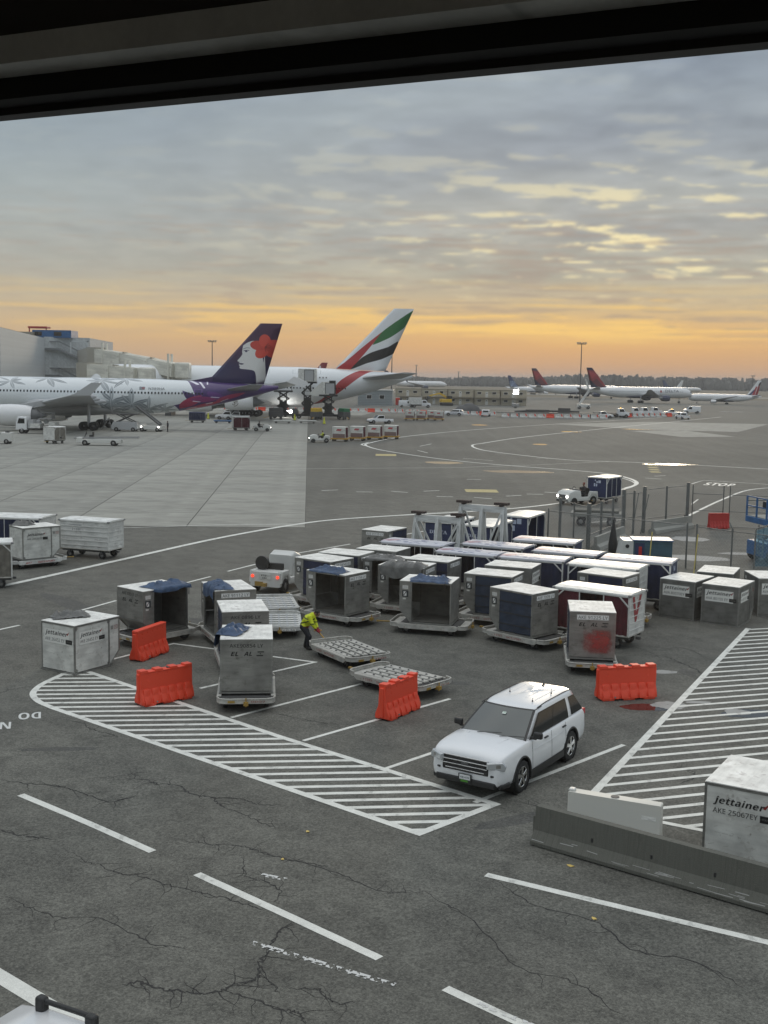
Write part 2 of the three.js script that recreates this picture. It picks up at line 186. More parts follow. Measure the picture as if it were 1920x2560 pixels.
function ribbon(pts, w, y) {          // a painted line of even width along a path
  const L = [], Rr = [];
  pts.forEach((p, i) => { const a = pts[Math.max(0, i - 1)], b = pts[Math.min(pts.length - 1, i + 1)], dx = b[0] - a[0], dz = b[1] - a[1], l = Math.hypot(dx, dz) || 1, k = (Array.isArray(w) ? w[i] : w) / 2; L.push([p[0] - dz / l * k, p[1] + dx / l * k]); Rr.push([p[0] + dz / l * k, p[1] - dx / l * k]); });
  const pos = [], q = (p) => pos.push(p[0], y, p[1]);
  for (let i = 0; i < pts.length - 1; i++) { q(L[i]); q(L[i + 1]); q(Rr[i]); q(Rr[i]); q(L[i + 1]); q(Rr[i + 1]); }
  const g = new THREE.BufferGeometry(); g.setAttribute('position', new THREE.Float32BufferAttribute(pos, 3)); g.computeVertexNormals();
  if (g.attributes.normal.getY(0) < 0) { for (let i = 0; i < pos.length; i += 9) for (let k = 0; k < 3; k++) [pos[i + k], pos[i + 3 + k]] = [pos[i + 3 + k], pos[i + k]]; g.setAttribute('position', new THREE.Float32BufferAttribute(pos, 3)); g.computeVertexNormals(); }
  return metreUV(g);
}
const smooth = (pts, n = 10) => new THREE.CatmullRomCurve3(pts.map(([x, z]) => V3(x, 0, z)), false, 'centripetal').getPoints(pts.length * n).map((p) => [p.x, p.z]);
const wobble = (pts, seed, a = 0.006) => { const r = rng(seed); return pts.map(([x, z]) => [x + (r() - 0.5) * a, z + (r() - 0.5) * a]); };
function clipStrip(poly, o, d, w) {   // the part of an endless strip of width w through o along d that lies in a convex polygon
  const n = [-d[1], d[0]], big = 200, cut = (P, f) => { const out = []; P.forEach((a, i) => { const b = P[(i + 1) % P.length], fa = f(a), fb = f(b); if (fa >= 0) out.push(a); if ((fa >= 0) !== (fb >= 0)) { const t = fa / (fa - fb); out.push([mix(a[0], b[0], t), mix(a[1], b[1], t)]); } }); return out; };
  let P = poly; P = cut(P, (p) => (p[0] - o[0]) * n[0] + (p[1] - o[1]) * n[1] + w / 2); if (P.length) P = cut(P, (p) => w / 2 - (p[0] - o[0]) * n[0] - (p[1] - o[1]) * n[1]); return P;
}
// concrete apron: cast slabs with tarred joints
{
  const ap = sgroup('concrete_apron'), u = [-0.0655, -0.9978], v = [-0.9978, 0.0655], o = [-5.06, -74.9], P = 7.62, cell = (i, j) => [o[0] + u[0] * P * (i + 0.5) + v[0] * P * (j + 0.5), o[1] + u[1] * P * (i + 0.5) + v[1] * P * (j + 0.5)];
  const c4 = [[0, 0], [0, 34], [44, 34], [44, 0]].map(([i, j]) => [o[0] + u[0] * P * i + v[0] * P * j, o[1] + u[1] * P * i + v[1] * P * j]);
  struct('joint_bed', flat(c4, 0.005), std([0.045, 0.045, 0.043], 0.9), ap);
  const slab = [0, 1, 2].map((k) => metreUV(box(P - 0.07, 0.012, P - 0.07, 0, 0.008, 0))), ms = [mt.concrete, mt.concrete2, mt.concrete3], r = rng(9), far = [[], [], []];
  for (let i = 0; i < 44; i++) for (let j = 0; j < 34; j++) {
    const [x, z] = cell(i, j), k = Math.floor(r() * 3);
    if (z < -330) continue;
    if (i < 12 && j < 20 && x > z * 0.42 - 12) { const m = struct('concrete_slab', slab[k], ms[k], ap); m.position.set(x, 0, z); m.rotation.y = Math.atan2(0.0655, 0.9978) ; }
    else { const g = slab[k].clone(); g.rotateY(Math.atan2(0.0655, 0.9978)); g.translate(x, 0, z); far[k].push(g); }
  }
  far.forEach((l, k) => { if (l.length) { const m = struct('concrete_slab', join(l), ms[k], ap); m.userData.kind = 'stuff'; } });
}
// paler concrete set into the far taxiway, dry grass beyond
struct('concrete_strip', flat([[-16, -232], [37.6, -262], [65.4, -289], [93, -285], [71, -236], [52.9, -240.5]].slice(1), 0.006), mt.concrete2);
struct('concrete_strip', flat([[48.6, -233], [60.9, -240.5], [64.3, -215], [53.2, -210]], 0.006), mt.concrete2);
struct('concrete_strip', flat([[-120, -300], [-6, -300], [-2, -345], [-120, -345]], 0.006), mt.concrete2);
struct('grass_field', flat([[-900, -690], [1400, -690], [2600, -1560], [-1700, -1560]], 0.02), mt.grass);
struct('runway', flat([[-900, -800], [1500, -760], [1540, -815], [-900, -860]], 0.05), mt.concrete2);

// ---------------------------------------------------------------- painted markings
const hatchA = [[-10.27, -37.03], [-10.6, -35.6], [-10.55, -34.6], [-10.13, -33.76], [-9.54, -33.12], [0.87, -24.12], [2.67, -25.95], [-2.71, -30.73], [-9.5, -37.25], [-9.9, -37.33]];
{
  const h = sgroup('painted_hatching'); struct('outline', ribbon(wobble(smooth([...hatchA.slice(0, 5)], 8), 1).concat([[0.87, -24.12]]), 0.2, 0.0075), mt.paint, h);
  struct('outline', ribbon([[0.8, -24.06], [2.74, -26.02]], 0.2, 0.0085), mt.paint, h); struct('outline', ribbon([[2.67, -25.95], [-2.71, -30.73], [-9.5, -37.25], [-9.9, -37.35], [-10.27, -37.03]], 0.2, 0.0095), mt.paint, h);
  const inner = hatchA.map((p) => p), d = [0.9948, -0.1016], n = [0.1016, 0.9948];
  for (let k = 0; k < 33; k++) { const t = -36.55 + k * 0.4; const P = clipStrip(inner, [-6.6 + n[0] * k * 0.47 - 3.55, -36.9 + n[1] * k * 0.47], d, 0.165); if (P.length > 2 && Math.abs(area2(P)) > 0.02) struct('stripe', flat(P, 0.0045), mt.paint, h); }
}
{
  const h = sgroup('painted_hatching'), poly = [[5.08, -26.8], [14.55, -45.75], [26, -49.4], [26, -16], [12.2, -21.5], [7.03, -24.6], [5.5, -25.5]];
  struct('outline', ribbon([[4.98, -26.6], [14.62, -45.9]], 0.2, 0.0075), mt.paint, h); struct('outline', ribbon([[4.98, -26.5], [5.5, -25.45], [7.03, -24.6], [12.2, -21.5]], 0.17, 0.0085), mt.paint, h);
  for (let k = -1; k < 34; k++) { const o = [14.2 - k * 0.352 + 0.0, -44.95 + k * 0.705], P = clipStrip(poly, o, [0.953, -0.303], 0.15); if (P.length > 2) struct('stripe', flat(P, 0.0045), mt.paint, h); }
}
const line = (pts, w, y = 0.005, mat = mt.paint, name = 'painted_line') => struct(name, ribbon(pts, w, y), mat);
// bay lines
line([[-4.26, -32.45], [-0.63, -36.39]], 0.13); line([[-2.06, -30.43], [2.11, -34.81]], 0.13); line([[0.17, -28.32], [3.9, -32.3]], 0.13); line([[2.2, -26.04], [6.55, -30.55]], 0.14);
line([[-5.63, -35.52], [-2.28, -39.12]], 0.13); line([[-7.53, -41.53], [-2.2, -39.1]], 0.13, 0.006); line([[-9.3, -38.85], [-7.5, -41.6]], 0.13, 0.007);
// lane dashes in front
line(wobble(smooth([[-8.27, -26.05], [-6.4, -24.5], [-4.61, -22.95]]), 3), 0.19); line(wobble(smooth([[-3.54, -21.91], [-1.7, -20.27], [0.05, -18.68]]), 4), 0.19); line([[1.11, -17.75], [4.2, -14.95]], 0.19); line(wobble(smooth([[2.13, -22.1], [4.5, -20.78], [9.6, -17.95]]), 5), 0.19); line([[-7.6, -19.15], [-4.25, -16.38], [-3.2, -15.5]], 0.3);
// the service road across the apron
line(smooth([[-24, -38.5], [-17.33, -52.21], [-14.01, -59.74], [-9.6, -69.74], [-5.6, -76.6], [-3.48, -79.15], [0.6, -82.1], [4.41, -84.34], [9.22, -87.66], [14.24, -93], [19.4, -101.8], [21.39, -105.25], [22.71, -107.77], [24.3, -112.31], [24.69, -117.33], [23.67, -122.9], [20.6, -126.95], [14.76, -132.02], [8.52, -139], [1.65, -151.97], [-1.5, -160.61], [-2.87, -169.42], [-2.09, -175.06], [2.02, -191.1], [15.78, -223.12], [43.7, -271.75], [76.42, -324.08]]), 0.36, 0.016);
line(smooth([[22, -106.8], [23.9, -111.2], [24.1, -117.2], [23, -121.9]]), 0.18, 0.012); line(smooth([[-2.2, -164.6], [-3.4, -169.5], [-2.5, -175.5]]), 0.3, 0.012);
line(smooth([[97, -339.3], [36.16, -224.5], [21.73, -195.7], [14.93, -178.6], [12.97, -173.3], [13.21, -162.7], [16.39, -154], [23.25, -143.5], [28.03, -142.1], [32.73, -140.8], [43.99, -134.1], [60, -125]]), 0.36, 0.01);
line([[-62, -121], [-11, -122.2], [7.9, -128.3], [16.6, -133.8], [27.3, -142]], 0.13, 0.019);
line([[-38, -71.8], [-16.1, -73.2], [-10.4, -75.6], [-5.6, -76.4]], 0.13, 0.021); line([[-2.8, -79.9], [9.6, -88.6]], 0.12, 0.008);
for (const [a, b] of [[[-7.72, -57.44], [-5.5, -62.07]], [[-4.9, -63.59], [-1.95, -67.72]], [[-14.9, -42.6], [-13.95, -44.2]], [[-12.71, -46.43], [-11.43, -49.42]], [[-9.9, -52.6], [-8.33, -55.84]], [[0.3, -70.9], [2.7, -74.3]], [[14.3, -80.2], [17.2, -82.5]], [[24.7, -93.5], [26.3, -97.6]]]) line([a, b], 0.14);
const dash = [[-5.4, -99.7], [-2.4, -99.2], [0.6, -100.2], [3.4, -100.7], [4.3, -96.3], [7.4, -96.1], [10.2, -97.6], [12.2, -99.7], [14, -101.8], [16, -104.9], [8, -113.5], [26.5, -118.6], [28, -121.2], [14.5, -153.5], [19, -146.6]]; dash.forEach(([x, z], i) => line([[x, z], [x + 1.4, z + (i % 3 - 1) * 0.9]], 0.2));
line([[5, -168], [6.9, -174.5]], 0.2); line([[4.4, -158], [5.6, -153]], 0.2); line([[9.6, -143.8], [13, -140.5]], 0.18);
for (let k = 0; k < 5; k++) line([[32.4 - k * 0.62, -139.6 + k * 3.2], [31.3 - k * 0.62, -139.6 + k * 3.2]], 1.5, 0.012, mt.paintYellow);
struct('painted_box', flat([[7.08, -100.6], [9.9, -100.6], [9.9, -103.2], [7.08, -103.2]], 0.006), mt.paintYellow); struct('painted_box', flat([[-1.18, -145.6], [1.42, -145.8], [1.42, -149.4], [-1.18, -149.2]], 0.006), mt.paintYellow);
line([[29.7, -112.7], [32, -117.05], [44, -109]], 0.2, 0.007); line(smooth([[20.5, -81.5], [21.74, -84.07], [28.19, -97.4], [33.76, -107.44], [36.5, -109.8], [41, -111]]), 0.25, 0.006);
// stencilled words on the tarmac
print('stop', 180, 96, (x, w, h) => txt(x, 'STOP', w / 2, h / 2 + 4, 88, '#dcdcd6', 'bold', 172)); print('do', 110, 96, (x, w, h) => txt(x, 'DO', w / 2, h / 2 + 4, 92, '#cfd0cc', 'bold', 104)); print('not', 160, 96, (x, w, h) => txt(x, 'NOT', w / 2, h / 2 + 4, 92, '#cfd0cc', 'bold', 154));
for (const [k, w, h, x, z, a] of [['stop', 3, 4.6, 32.4, -112.6, -24], ['do', 0.72, 0.95, -9.93, -32.25, 196], ['not', 1.05, 0.95, -10.62, -31.2, 196]]) { const o = sgroup('painted_word'); decal(o, 'lettering', k, w, h, x, 0.01, z, a * R, -Math.PI / 2); }
// an old line mostly worn off, and a small broken pale mark
{
  const al = texOf(256, (u, v) => { const n = fbm(u * 18, v * 6, 4, 6), k = n > 0.53 ? 255 : 0; return [k, k, k]; }, { srgb: false }); al.repeat.set(0.9, 2.4); const m = std([0.6, 0.6, 0.58], 0.75, 0, { alphaMap: al, alphaTest: 0.5 });
  struct('worn_line', ribbon([[-2.15, -19.16], [-1.2, -18.64], [-0.26, -18.12], [0.3, -17.82]], 0.13, 0.0055), m); struct('pale_mark', ribbon([[-2.28, -21.93], [-1.78, -21.72]], 0.13, 0.0055), m); struct('worn_line', ribbon([[1.6, -17.3], [2.5, -16.6]], 0.1, 0.011), m);
}
// ---------------------------------------------------------------- cracks, wet patches, pale patches
const cracks=[[1,[-6.00,-22.44],[-5.62,-22.30],[-5.10,-21.91],[-4.64,-21.78],[-4.08,-21.46],[-3.67,-21.23],[-3.00,-20.93],[-2.48,-20.63],[-2.01,-20.39]],
[1.5,[-1.54,-19.89],[-1.69,-19.60],[-1.81,-19.12],[-1.82,-18.81],[-1.93,-18.51],[-1.91,-18.08],[-1.99,-17.87],[-2.24,-17.80],[-2.44,-17.59],[-2.71,-17.44],[-3.10,-17.54],[-3.41,-17.56],[-3.77,-17.78],[-4.07,-17.70]],
[0.8,[-1.91,-18.08],[-1.65,-17.78],[-1.55,-17.49]],
[1.1,[-2.43,-17.56],[-1.87,-17.31],[-1.47,-17.04],[-1.17,-16.93],[-1.08,-16.64]],
[0.8,[-1.43,-17.66],[-0.94,-17.64],[-0.65,-17.26],[-0.25,-17.30]],
[1,[-3.89,-23.58],[-3.54,-23.39],[-2.90,-23.34],[-2.42,-23.02],[-1.90,-22.72],[-1.31,-22.48],[-0.96,-22.33]],
[1,[-2.73,-22.68],[-2.54,-21.81],[-2.18,-21.63],[-1.86,-21.26],[-1.89,-20.70]],
[1.3,[-9.06,-27.01],[-8.36,-26.81],[-7.65,-26.71],[-7.32,-26.52],[-6.98,-26.31],[-6.54,-25.94],[-6.13,-25.69],[-5.90,-25.87],[-5.63,-26.04]],
[1.4,[-6.28,-27.21],[-5.59,-27.18],[-5.30,-26.94],[-4.71,-26.82],[-4.54,-26.48],[-4.13,-26.17],[-3.84,-26.07],[-3.62,-25.60],[-3.42,-25.50]],
[0.9,[-3.84,-26.07],[-3.18,-26.05],[-2.79,-25.74],[-2.25,-25.66]],
[1,[-8.88,-32.02],[-8.22,-31.58],[-7.92,-31.12],[-7.16,-30.63],[-7.02,-30.42]],
[1.3,[-8.06,-23.96],[-7.67,-23.74],[-7.31,-23.62],[-6.75,-23.51]],
[0.9,[-3.62,-25.60],[-2.85,-24.92],[-2.51,-24.54],[-2.13,-24.27]],
[1.2,[-11.55,-34.60],[-11.37,-35.00],[-10.83,-35.43]],
[0.7,[-7.13,-27.17],[-6.26,-27.45],[-5.67,-27.78]],
[1,[-3.24,-33.06],[-2.46,-32.56],[-1.82,-32.20],[-1.16,-31.91]],
[0.8,[-2.94,-38.14],[-1.54,-37.97],[-0.94,-37.56]],
[1.5,[10.01,-41.03],[10.40,-40.06],[10.72,-38.94],[10.75,-38.21]],
[0.9,[9.20,-42.45],[9.69,-41.52],[9.92,-40.42]],
[1.2,[10.43,-42.15],[11.12,-42.16],[11.64,-40.44]],
[1,[3.26,-26.14],[3.64,-25.88],[4.22,-25.62]],
[1,[7.38,-28.87],[7.87,-28.44],[7.69,-27.89],[7.18,-27.44]],
[1,[2.31,-21.86],[2.88,-20.84],[3.89,-20.23],[4.51,-19.06],[5.27,-18.81],[5.95,-17.92]],
[0.8,[0.88,-21.27],[1.71,-20.15],[2.39,-18.44],[3.13,-18.08],[3.82,-17.01]],
[0.9,[-2.00,-22.84],[-0.66,-21.93],[0.12,-21.24],[0.88,-21.27]],
[0.9,[-6.88,-20.80],[-5.84,-20.03],[-4.87,-19.91],[-3.85,-19.05],[-3.21,-18.93]]];
{
  const r = rng(21), m = std([0.028, 0.027, 0.026], 0.95), net = sgroup('pavement_crack');
  cracks.forEach(([w, ...p], n) => {
    const pts = smooth(p, 7).map(([x, z]) => [x + (r() - 0.5) * 0.09, z + (r() - 0.5) * 0.09]), ws = pts.map((_, i) => w * (0.012 + 0.024 * r()) * Math.min(1, (i + 1) / 5, (pts.length - i) / 5));
    const gs = [ribbon(pts, ws, 0.003)];
    for (let i = 4; i < pts.length - 4; i += 3 + Math.floor(r() * 5)) { let [x, z] = pts[i], a = r() * 6.3; const q = [[x, z]]; for (let k = 0; k < 6; k++) { a += (r() - 0.5) * 1.3; x += Math.cos(a) * 0.11; z += Math.sin(a) * 0.11; q.push([x, z]); } gs.push(ribbon(q, q.map((_, k) => w * 0.016 * (1 - k / 6.5)), 0.0032)); }
    const o = struct('crack', join(gs), m, net);
  });
  const blob = (cx, cz, rx, rz, seed, y, mat, name, rot = 0) => { const q = rng(seed), pts = []; for (let i = 0; i < 40; i++) { const a = i / 40 * Math.PI * 2, k = 0.72 + 0.5 * fbm(Math.cos(a) * 1.6 + seed, Math.sin(a) * 1.6 + 5, 3) + (q() - 0.5) * 0.08, X = Math.cos(a) * rx * k, Z = Math.sin(a) * rz * k, c = Math.cos(rot), s = Math.sin(rot); pts.push([cx + X * c - Z * s, cz + X * s + Z * c]); } return struct(name, flat(pts, y), mat); };
  const wet = new THREE.MeshPhysicalMaterial({ roughness: 0.04, metalness: 0 }); wet.color.setRGB(0.02, 0.02, 0.02); const damp = std([0.14, 0.138, 0.128], 0.8, 0, { map: asphaltMap }), palePatch = std([0.36, 0.36, 0.36], 0.75, 0, { map: paintMap });  // even pale sheets lie on and beside the puddles
  blob(8.05, -34.25, 0.85, 0.4, 3, 0.0032, wet, 'puddle'); blob(8.75, -34.5, 0.55, 0.42, 4, 0.0036, palePatch, 'pale_patch'); blob(10.9, -33.75, 0.95, 0.4, 6, 0.0034, wet, 'puddle', -0.2); blob(10.6, -33.9, 0.4, 0.3, 8, 0.0038, palePatch, 'pale_patch'); blob(9.7, -34.9, 0.4, 0.14, 9, 0.0036, palePatch, 'pale_patch'); blob(9.2, -30.9, 0.7, 0.3, 12, 0.003, damp, 'wet_patch'); blob(10.3, -38.6, 0.28, 0.5, 14, 0.003, damp, 'wet_patch'); blob(9.5, -38.6, 0.5, 0.25, 15, 0.0036, palePatch, 'pale_patch');
  for (const [x, z, a, b, s] of [[6.8, -135.6, 2.2, 1.9, 31], [14, -124, 3.6, 1.7, 32], [53, -241.2, 4.4, 1.6, 33], [23.6, -178, 1.2, 1.8, 34], [20.2, -250, 1.7, 2.2, 35], [35.6, -224.3, 2, 1.8, 36], [118.6, -404, 4.6, 2.6, 37], [34, -139.4, 3.4, 1.2, 38]]) blob(x, z, a, b, s, 0.0035, wet, 'puddle');
  for (const [x, z, a, b, s, t] of [[-6, -44.5, 2.4, 0.5, 51, 0.7], [-13.5, -49, 2.6, 0.5, 52, 0.9], [3.2, -25.1, 1.3, 0.25, 53, -0.5], [1.6, -37, 1.6, 0.3, 54, 0.3], [12.6, -33, 0.9, 0.5, 55, 0.2], [-8.3, -29.4, 1.1, 0.18, 56, -0.1]]) blob(x, z, a, b, s, 0.0026, damp, 'wet_patch', t);
  blob(19.2, -72.5, 1.1, 1.2, 61, 0.004, palePatch, 'pale_patch'); blob(17.3, -64.6, 2, 1.1, 62, 0.004, palePatch, 'pale_patch', 0.2); blob(20.4, -66.5, 1.2, 0.5, 63, 0.0042, palePatch, 'pale_patch');
  // tyre marks on the service road
  for (let k = 0; k < 26; k++) { const x = -4 + r() * 34, z = -86 - r() * 90, a = -0.5 + r() * 1.4, l = 3 + r() * 8; struct('tyre_mark', ribbon(smooth([[x, z], [x + Math.cos(a) * l / 2, z - Math.sin(a) * l / 2 + r()], [x + Math.cos(a) * l, z - Math.sin(a) * l]], 4), 0.22 + r() * 0.3, 0.0025 + k * 2e-5), damp); }
}
// fallen leaves
for (const [x, z, s, l] of [[-1.52, -24.13, 0.12, 'small yellow fallen leaf near the point of the hatched zone'], [-1.93, -22.66, 0.1, 'small yellow fallen leaf beside a crack left of the broken pale mark'], [3.87, -22.58, 0.16, 'yellow fallen leaf on the tarmac below the concrete barrier'], [3.94, -20.27, 0.13, 'yellow fallen leaf beside the long white lane line on the right']]) {
  const g = new THREE.PlaneGeometry(s, s * 0.62, 6, 4), p = g.attributes.position; for (let i = 0; i < p.count; i++) { const x = p.getX(i) / s * 2, y = p.getY(i) / s * 2; p.setXYZ(i, p.getX(i), p.getY(i) * (1 - x * x * 0.8), 0.012 * (x * x + y * y) + 0.004 * Math.sin(x * 5)); } g.rotateX(-Math.PI / 2); g.computeVertexNormals();
  const o = thing('fallen_leaf', l, 'leaf', [x, 0.004, z], s * 900, 'yellow leaves on the tarmac'); part(o, 'blade', g, std([0.62, 0.45, 0.13], 0.6)); part(o, 'stalk', bar([-s * 0.5, 0.004, 0], [-s * 0.75, 0.008, 0.01], 0.002, 5), mt.amberDark);
}
// ---------------------------------------------------------------- far wood on the horizon
{
  const r = rng(4), g = new THREE.IcosahedronGeometry(1, 1), p = g.attributes.position; const q = prep(g); { const P = q.attributes.position, seen = new Map(); for (let i = 0; i < P.count; i++) { const k = [P.getX(i), P.getY(i), P.getZ(i)].map((v) => v.toFixed(3)).join(); if (!seen.has(k)) seen.set(k, 0.72 + r() * 0.5); const s = seen.get(k); P.setXYZ(i, P.getX(i) * s, P.getY(i) * s, P.getZ(i) * s); } q.computeVertexNormals(); }
  const N = 4200, m = new THREE.InstancedMesh(q, std([1, 1, 1], 0.95), N), c = new THREE.Color();
  for (let i = 0; i < N; i++) { const x = -900 + r() * 2300, z = -1580 - r() * 320, n = fbm(x * 0.006 + 3, 7, 3), h = (7 + n * 14) * (0.55 + r() * 0.6); m.setMatrixAt(i, new THREE.Matrix4().compose(V3(x, h * 0.42, z), Q.setFromEuler(E3.set(0, r() * 6, 0)), V3(2 + r() * 4.5, h * 0.6, 2 + r() * 4))); const k = 0.7 + r() * 0.6; m.setColorAt(i, c.setRGB(0.085 * k, 0.083 * k, 0.075 * k)); }
  m.name = 'treeline'; tag(m, 'bare grey wood along the horizon behind the airfield', 'wood', null, 'stuff'); shadow(m); scene.add(m);
}
// ================================================================ the terminal we look out from
{
  const o = sgroup('terminal_room'); o.position.set(0, 9.7, 0); o.rotation.y = -24 * R;
  const wallM = std([0.7, 0.69, 0.66], 0.8), dark = std([0.035, 0.03, 0.026], 0.7), ceil = std([0.78, 0.77, 0.75], 0.9), carpet = std([0.34, 0.33, 0.31], 0.95), alu = std([0.78, 0.78, 0.75], 0.5, 0, { map: metalMap });
  const P = (n, g, m) => struct(n, g, m, o);
  P('floor', box(13, 0.3, 6.4, 0, -1.75, 2.2), carpet); P('ceiling', box(13, 0.3, 6.2, 0, 1.15, 2.25), ceil); P('back_wall', box(13, 2.6, 0.2, 0, -0.3, 5.3), wallM); for (const s of [-1, 1]) P('side_wall', box(0.3, 2.6, 6, s * 6.35, -0.3, 2.2), wallM);
  P('sill_wall', box(13, 8.68, 0.3, 0, -5.35, -1.0), std([0.3, 0.31, 0.32], 0.6)); P('sill', box(13, 0.04, 0.26, 0, -0.985, -0.9), alu); P('upper_wall', box(13, 1.9, 0.3, 0, 1.37, -1.06), std([0.3, 0.31, 0.32], 0.6)); P('roof', box(14, 0.3, 6.8, 0, 1.47, 2.2), ceil);
  P('window_head', box(13, 0.72, 0.05, 0, 0.65, -0.87), dark); P('head_rail', put(ext([[-0.06, 0.0], [0.012, 0.0], [-0.012, 0.0235], [-0.06, 0.0235]], 13).rotateY(Math.PI / 2), 0, 0.2652, -0.885), alu); P('gasket', box(13, 0.019, 0.05, 0, 0.256, -0.8895), std(0.012, 0.8));
  P('gasket_lip', box(13, 0.006, 0.02, 0, 0.2436, -0.905), std(0.03, 0.6)); P('soffit', box(13, 0.03, 0.2, 0, 0.435, -1.0), dark);
  for (const x of [-6.1, -2.6, 2.6, 6.1]) P('mullion', box(0.06, 1.25, 0.08, x, -0.36, -0.86), alu);
  const pane = new THREE.MeshPhysicalMaterial({ transmission: 1, thickness: 0, roughness: 0, ior: 1.5, metalness: 0 }); pane.color.setRGB(1, 1, 1);
  for (const [x, w] of [[-4.35, 3.44], [0, 5.14], [4.35, 3.44]]) { const m = P('window_pane', new THREE.PlaneGeometry(w, 1.214).translate(x, -0.3615, -0.9), pane); m.castShadow = false; }
}
// ================================================================ cargo containers, dollies and baggage carts
const uldText = (key, id, name, o = {}) => print(key, 230, 92, (x, w, h) => { if (o.plate) { x.fillStyle = 'rgba(226,226,222,.95)'; x.fillRect(10, 4, w - 20, 34); } txt(x, id, w / 2, 22, 30, o.plate ? '#3a3a3a' : '#262626', '', w - 36); if (name) { txt(x, 'EL', 44, 70, 34, '#141414', 'bold italic', 48); txt(x, 'AL', 124, 70, 34, '#141414', 'bold italic', 48); x.fillStyle = '#141414'; x.fillRect(180, 56, 38, 6); x.fillRect(174, 78, 38, 6); x.fillRect(193, 67, 6, 5); } });
const jetText = (key, id, o = {}) => print(key, 250, 104, (x, w, h) => { x.fillStyle = o.bare ? 'rgba(232,232,228,.0)' : 'rgba(222,222,216,.96)'; x.fillRect(2, 2, w - 30, h - 6); txt(x, 'jettainer', 108, 28, 40, '#1c1c1c', 'bold italic', 186); x.fillStyle = '#8c1f1c'; x.beginPath(); x.moveTo(198, 30); x.lineTo(222, 6); x.lineTo(216, 20); x.lineTo(208, 34); x.fill(); txt(x, id, 96, 74, 30, '#3c3c3c', '', 170); x.fillStyle = '#111'; x.fillRect(190, 62, 56, 30); txt(x, 'STATION', 218, 77, 11, '#9a9a92', ''); });
print('placard', 60, 120, (x, w, h) => { x.fillStyle = '#e0dfda'; x.fillRect(8, 4, 44, 26); x.fillStyle = '#888'; for (let i = 0; i < 4; i++) x.fillRect(12, 8 + i * 5, 36, 2); x.fillStyle = '#2b2f33'; x.fillRect(6, 42, 48, 50); x.fillStyle = '#d8d8d4'; x.fillRect(16, 50, 24, 34); x.fillStyle = '#444'; x.save(); x.translate(28, 66); x.rotate(0.6); x.fillRect(-3, -18, 6, 36); x.restore(); x.fillStyle = '#cfcfc8'; x.fillRect(10, 100, 26, 12); });
print('placard2', 90, 44, (x) => { x.fillStyle = '#8b8b86'; x.fillRect(4, 6, 28, 32); x.strokeStyle = '#a05048'; x.lineWidth = 3; x.strokeRect(44, 8, 38, 28); x.fillStyle = '#a05048'; x.fillRect(54, 16, 18, 3); x.fillRect(54, 24, 18, 3); });
print('redhaze', 128, 128, (x, w) => { const r = rng(3); const gs = () => (r() + r() + r() + r() - 2) * 0.5; for (let i = 0; i < 1100; i++) { const px = w * (0.56 + gs() * 0.85), py = w * (0.5 + gs() * 0.95); if (px > w - 14 || px < 10 || py < 10 || py > w - 10) continue; x.fillStyle = `rgba(${150 + r() * 30},${46 + r() * 22},${42 + r() * 20},${0.03 + r() * 0.04})`; x.beginPath(); x.ellipse(px, py, 4 + r() * 12, 3 + r() * 7, r() * 3, 0, 7); x.fill(); } });
print('roundel', 64, 64, (x) => { x.fillStyle = '#b04048'; x.beginPath(); x.arc(26, 32, 24, 1.57, 4.71); x.fill(); x.fillStyle = '#e4e4e0'; x.beginPath(); x.arc(32, 34, 16, 0, 7); x.fill(); x.fillStyle = '#2a3a68'; x.beginPath(); x.arc(34, 38, 12, 0, 3.4); x.fill(); });
[['t1112', 'AKE 91112 LY', 1, 1], ['t0896', 'AKE 0896 LY', 1, 0], ['t90854', 'AKE90854 LY', 1, 0], ['t1134', 'AKE 1134 LY', 1, 1], ['tD4145', 'AKE D4145 KE', 0, 1], ['t1115', 'AKE 01115 LY', 1, 1], ['t7009', 'AKE 7009 LY', 1, 1], ['t1225', 'AKE 91225 LY', 1, 1], ['tanon', 'AKE 03511 LY', 1, 0], ['tKE', 'AKE 18014 KE', 0, 1], ['tMQ', 'AKE 25112 MQ', 0, 1]].forEach(([k, a, b, p]) => uldText(k, a, b, { plate: p }));
[['j26452', 'AKE 26452 EY'], ['j28526', 'AKE 28526 EY', 1], ['j25067', 'AKE 25067EY', 1], ['j80070', 'AVA 80070EY'], ['j80155', 'AVA 80155 EY'], ['j80058', 'AVA 80058 EY'], ['jplain', 'AKE 25411 EY']].forEach(([k, a, b]) => jetText(k, a, { bare: b }));

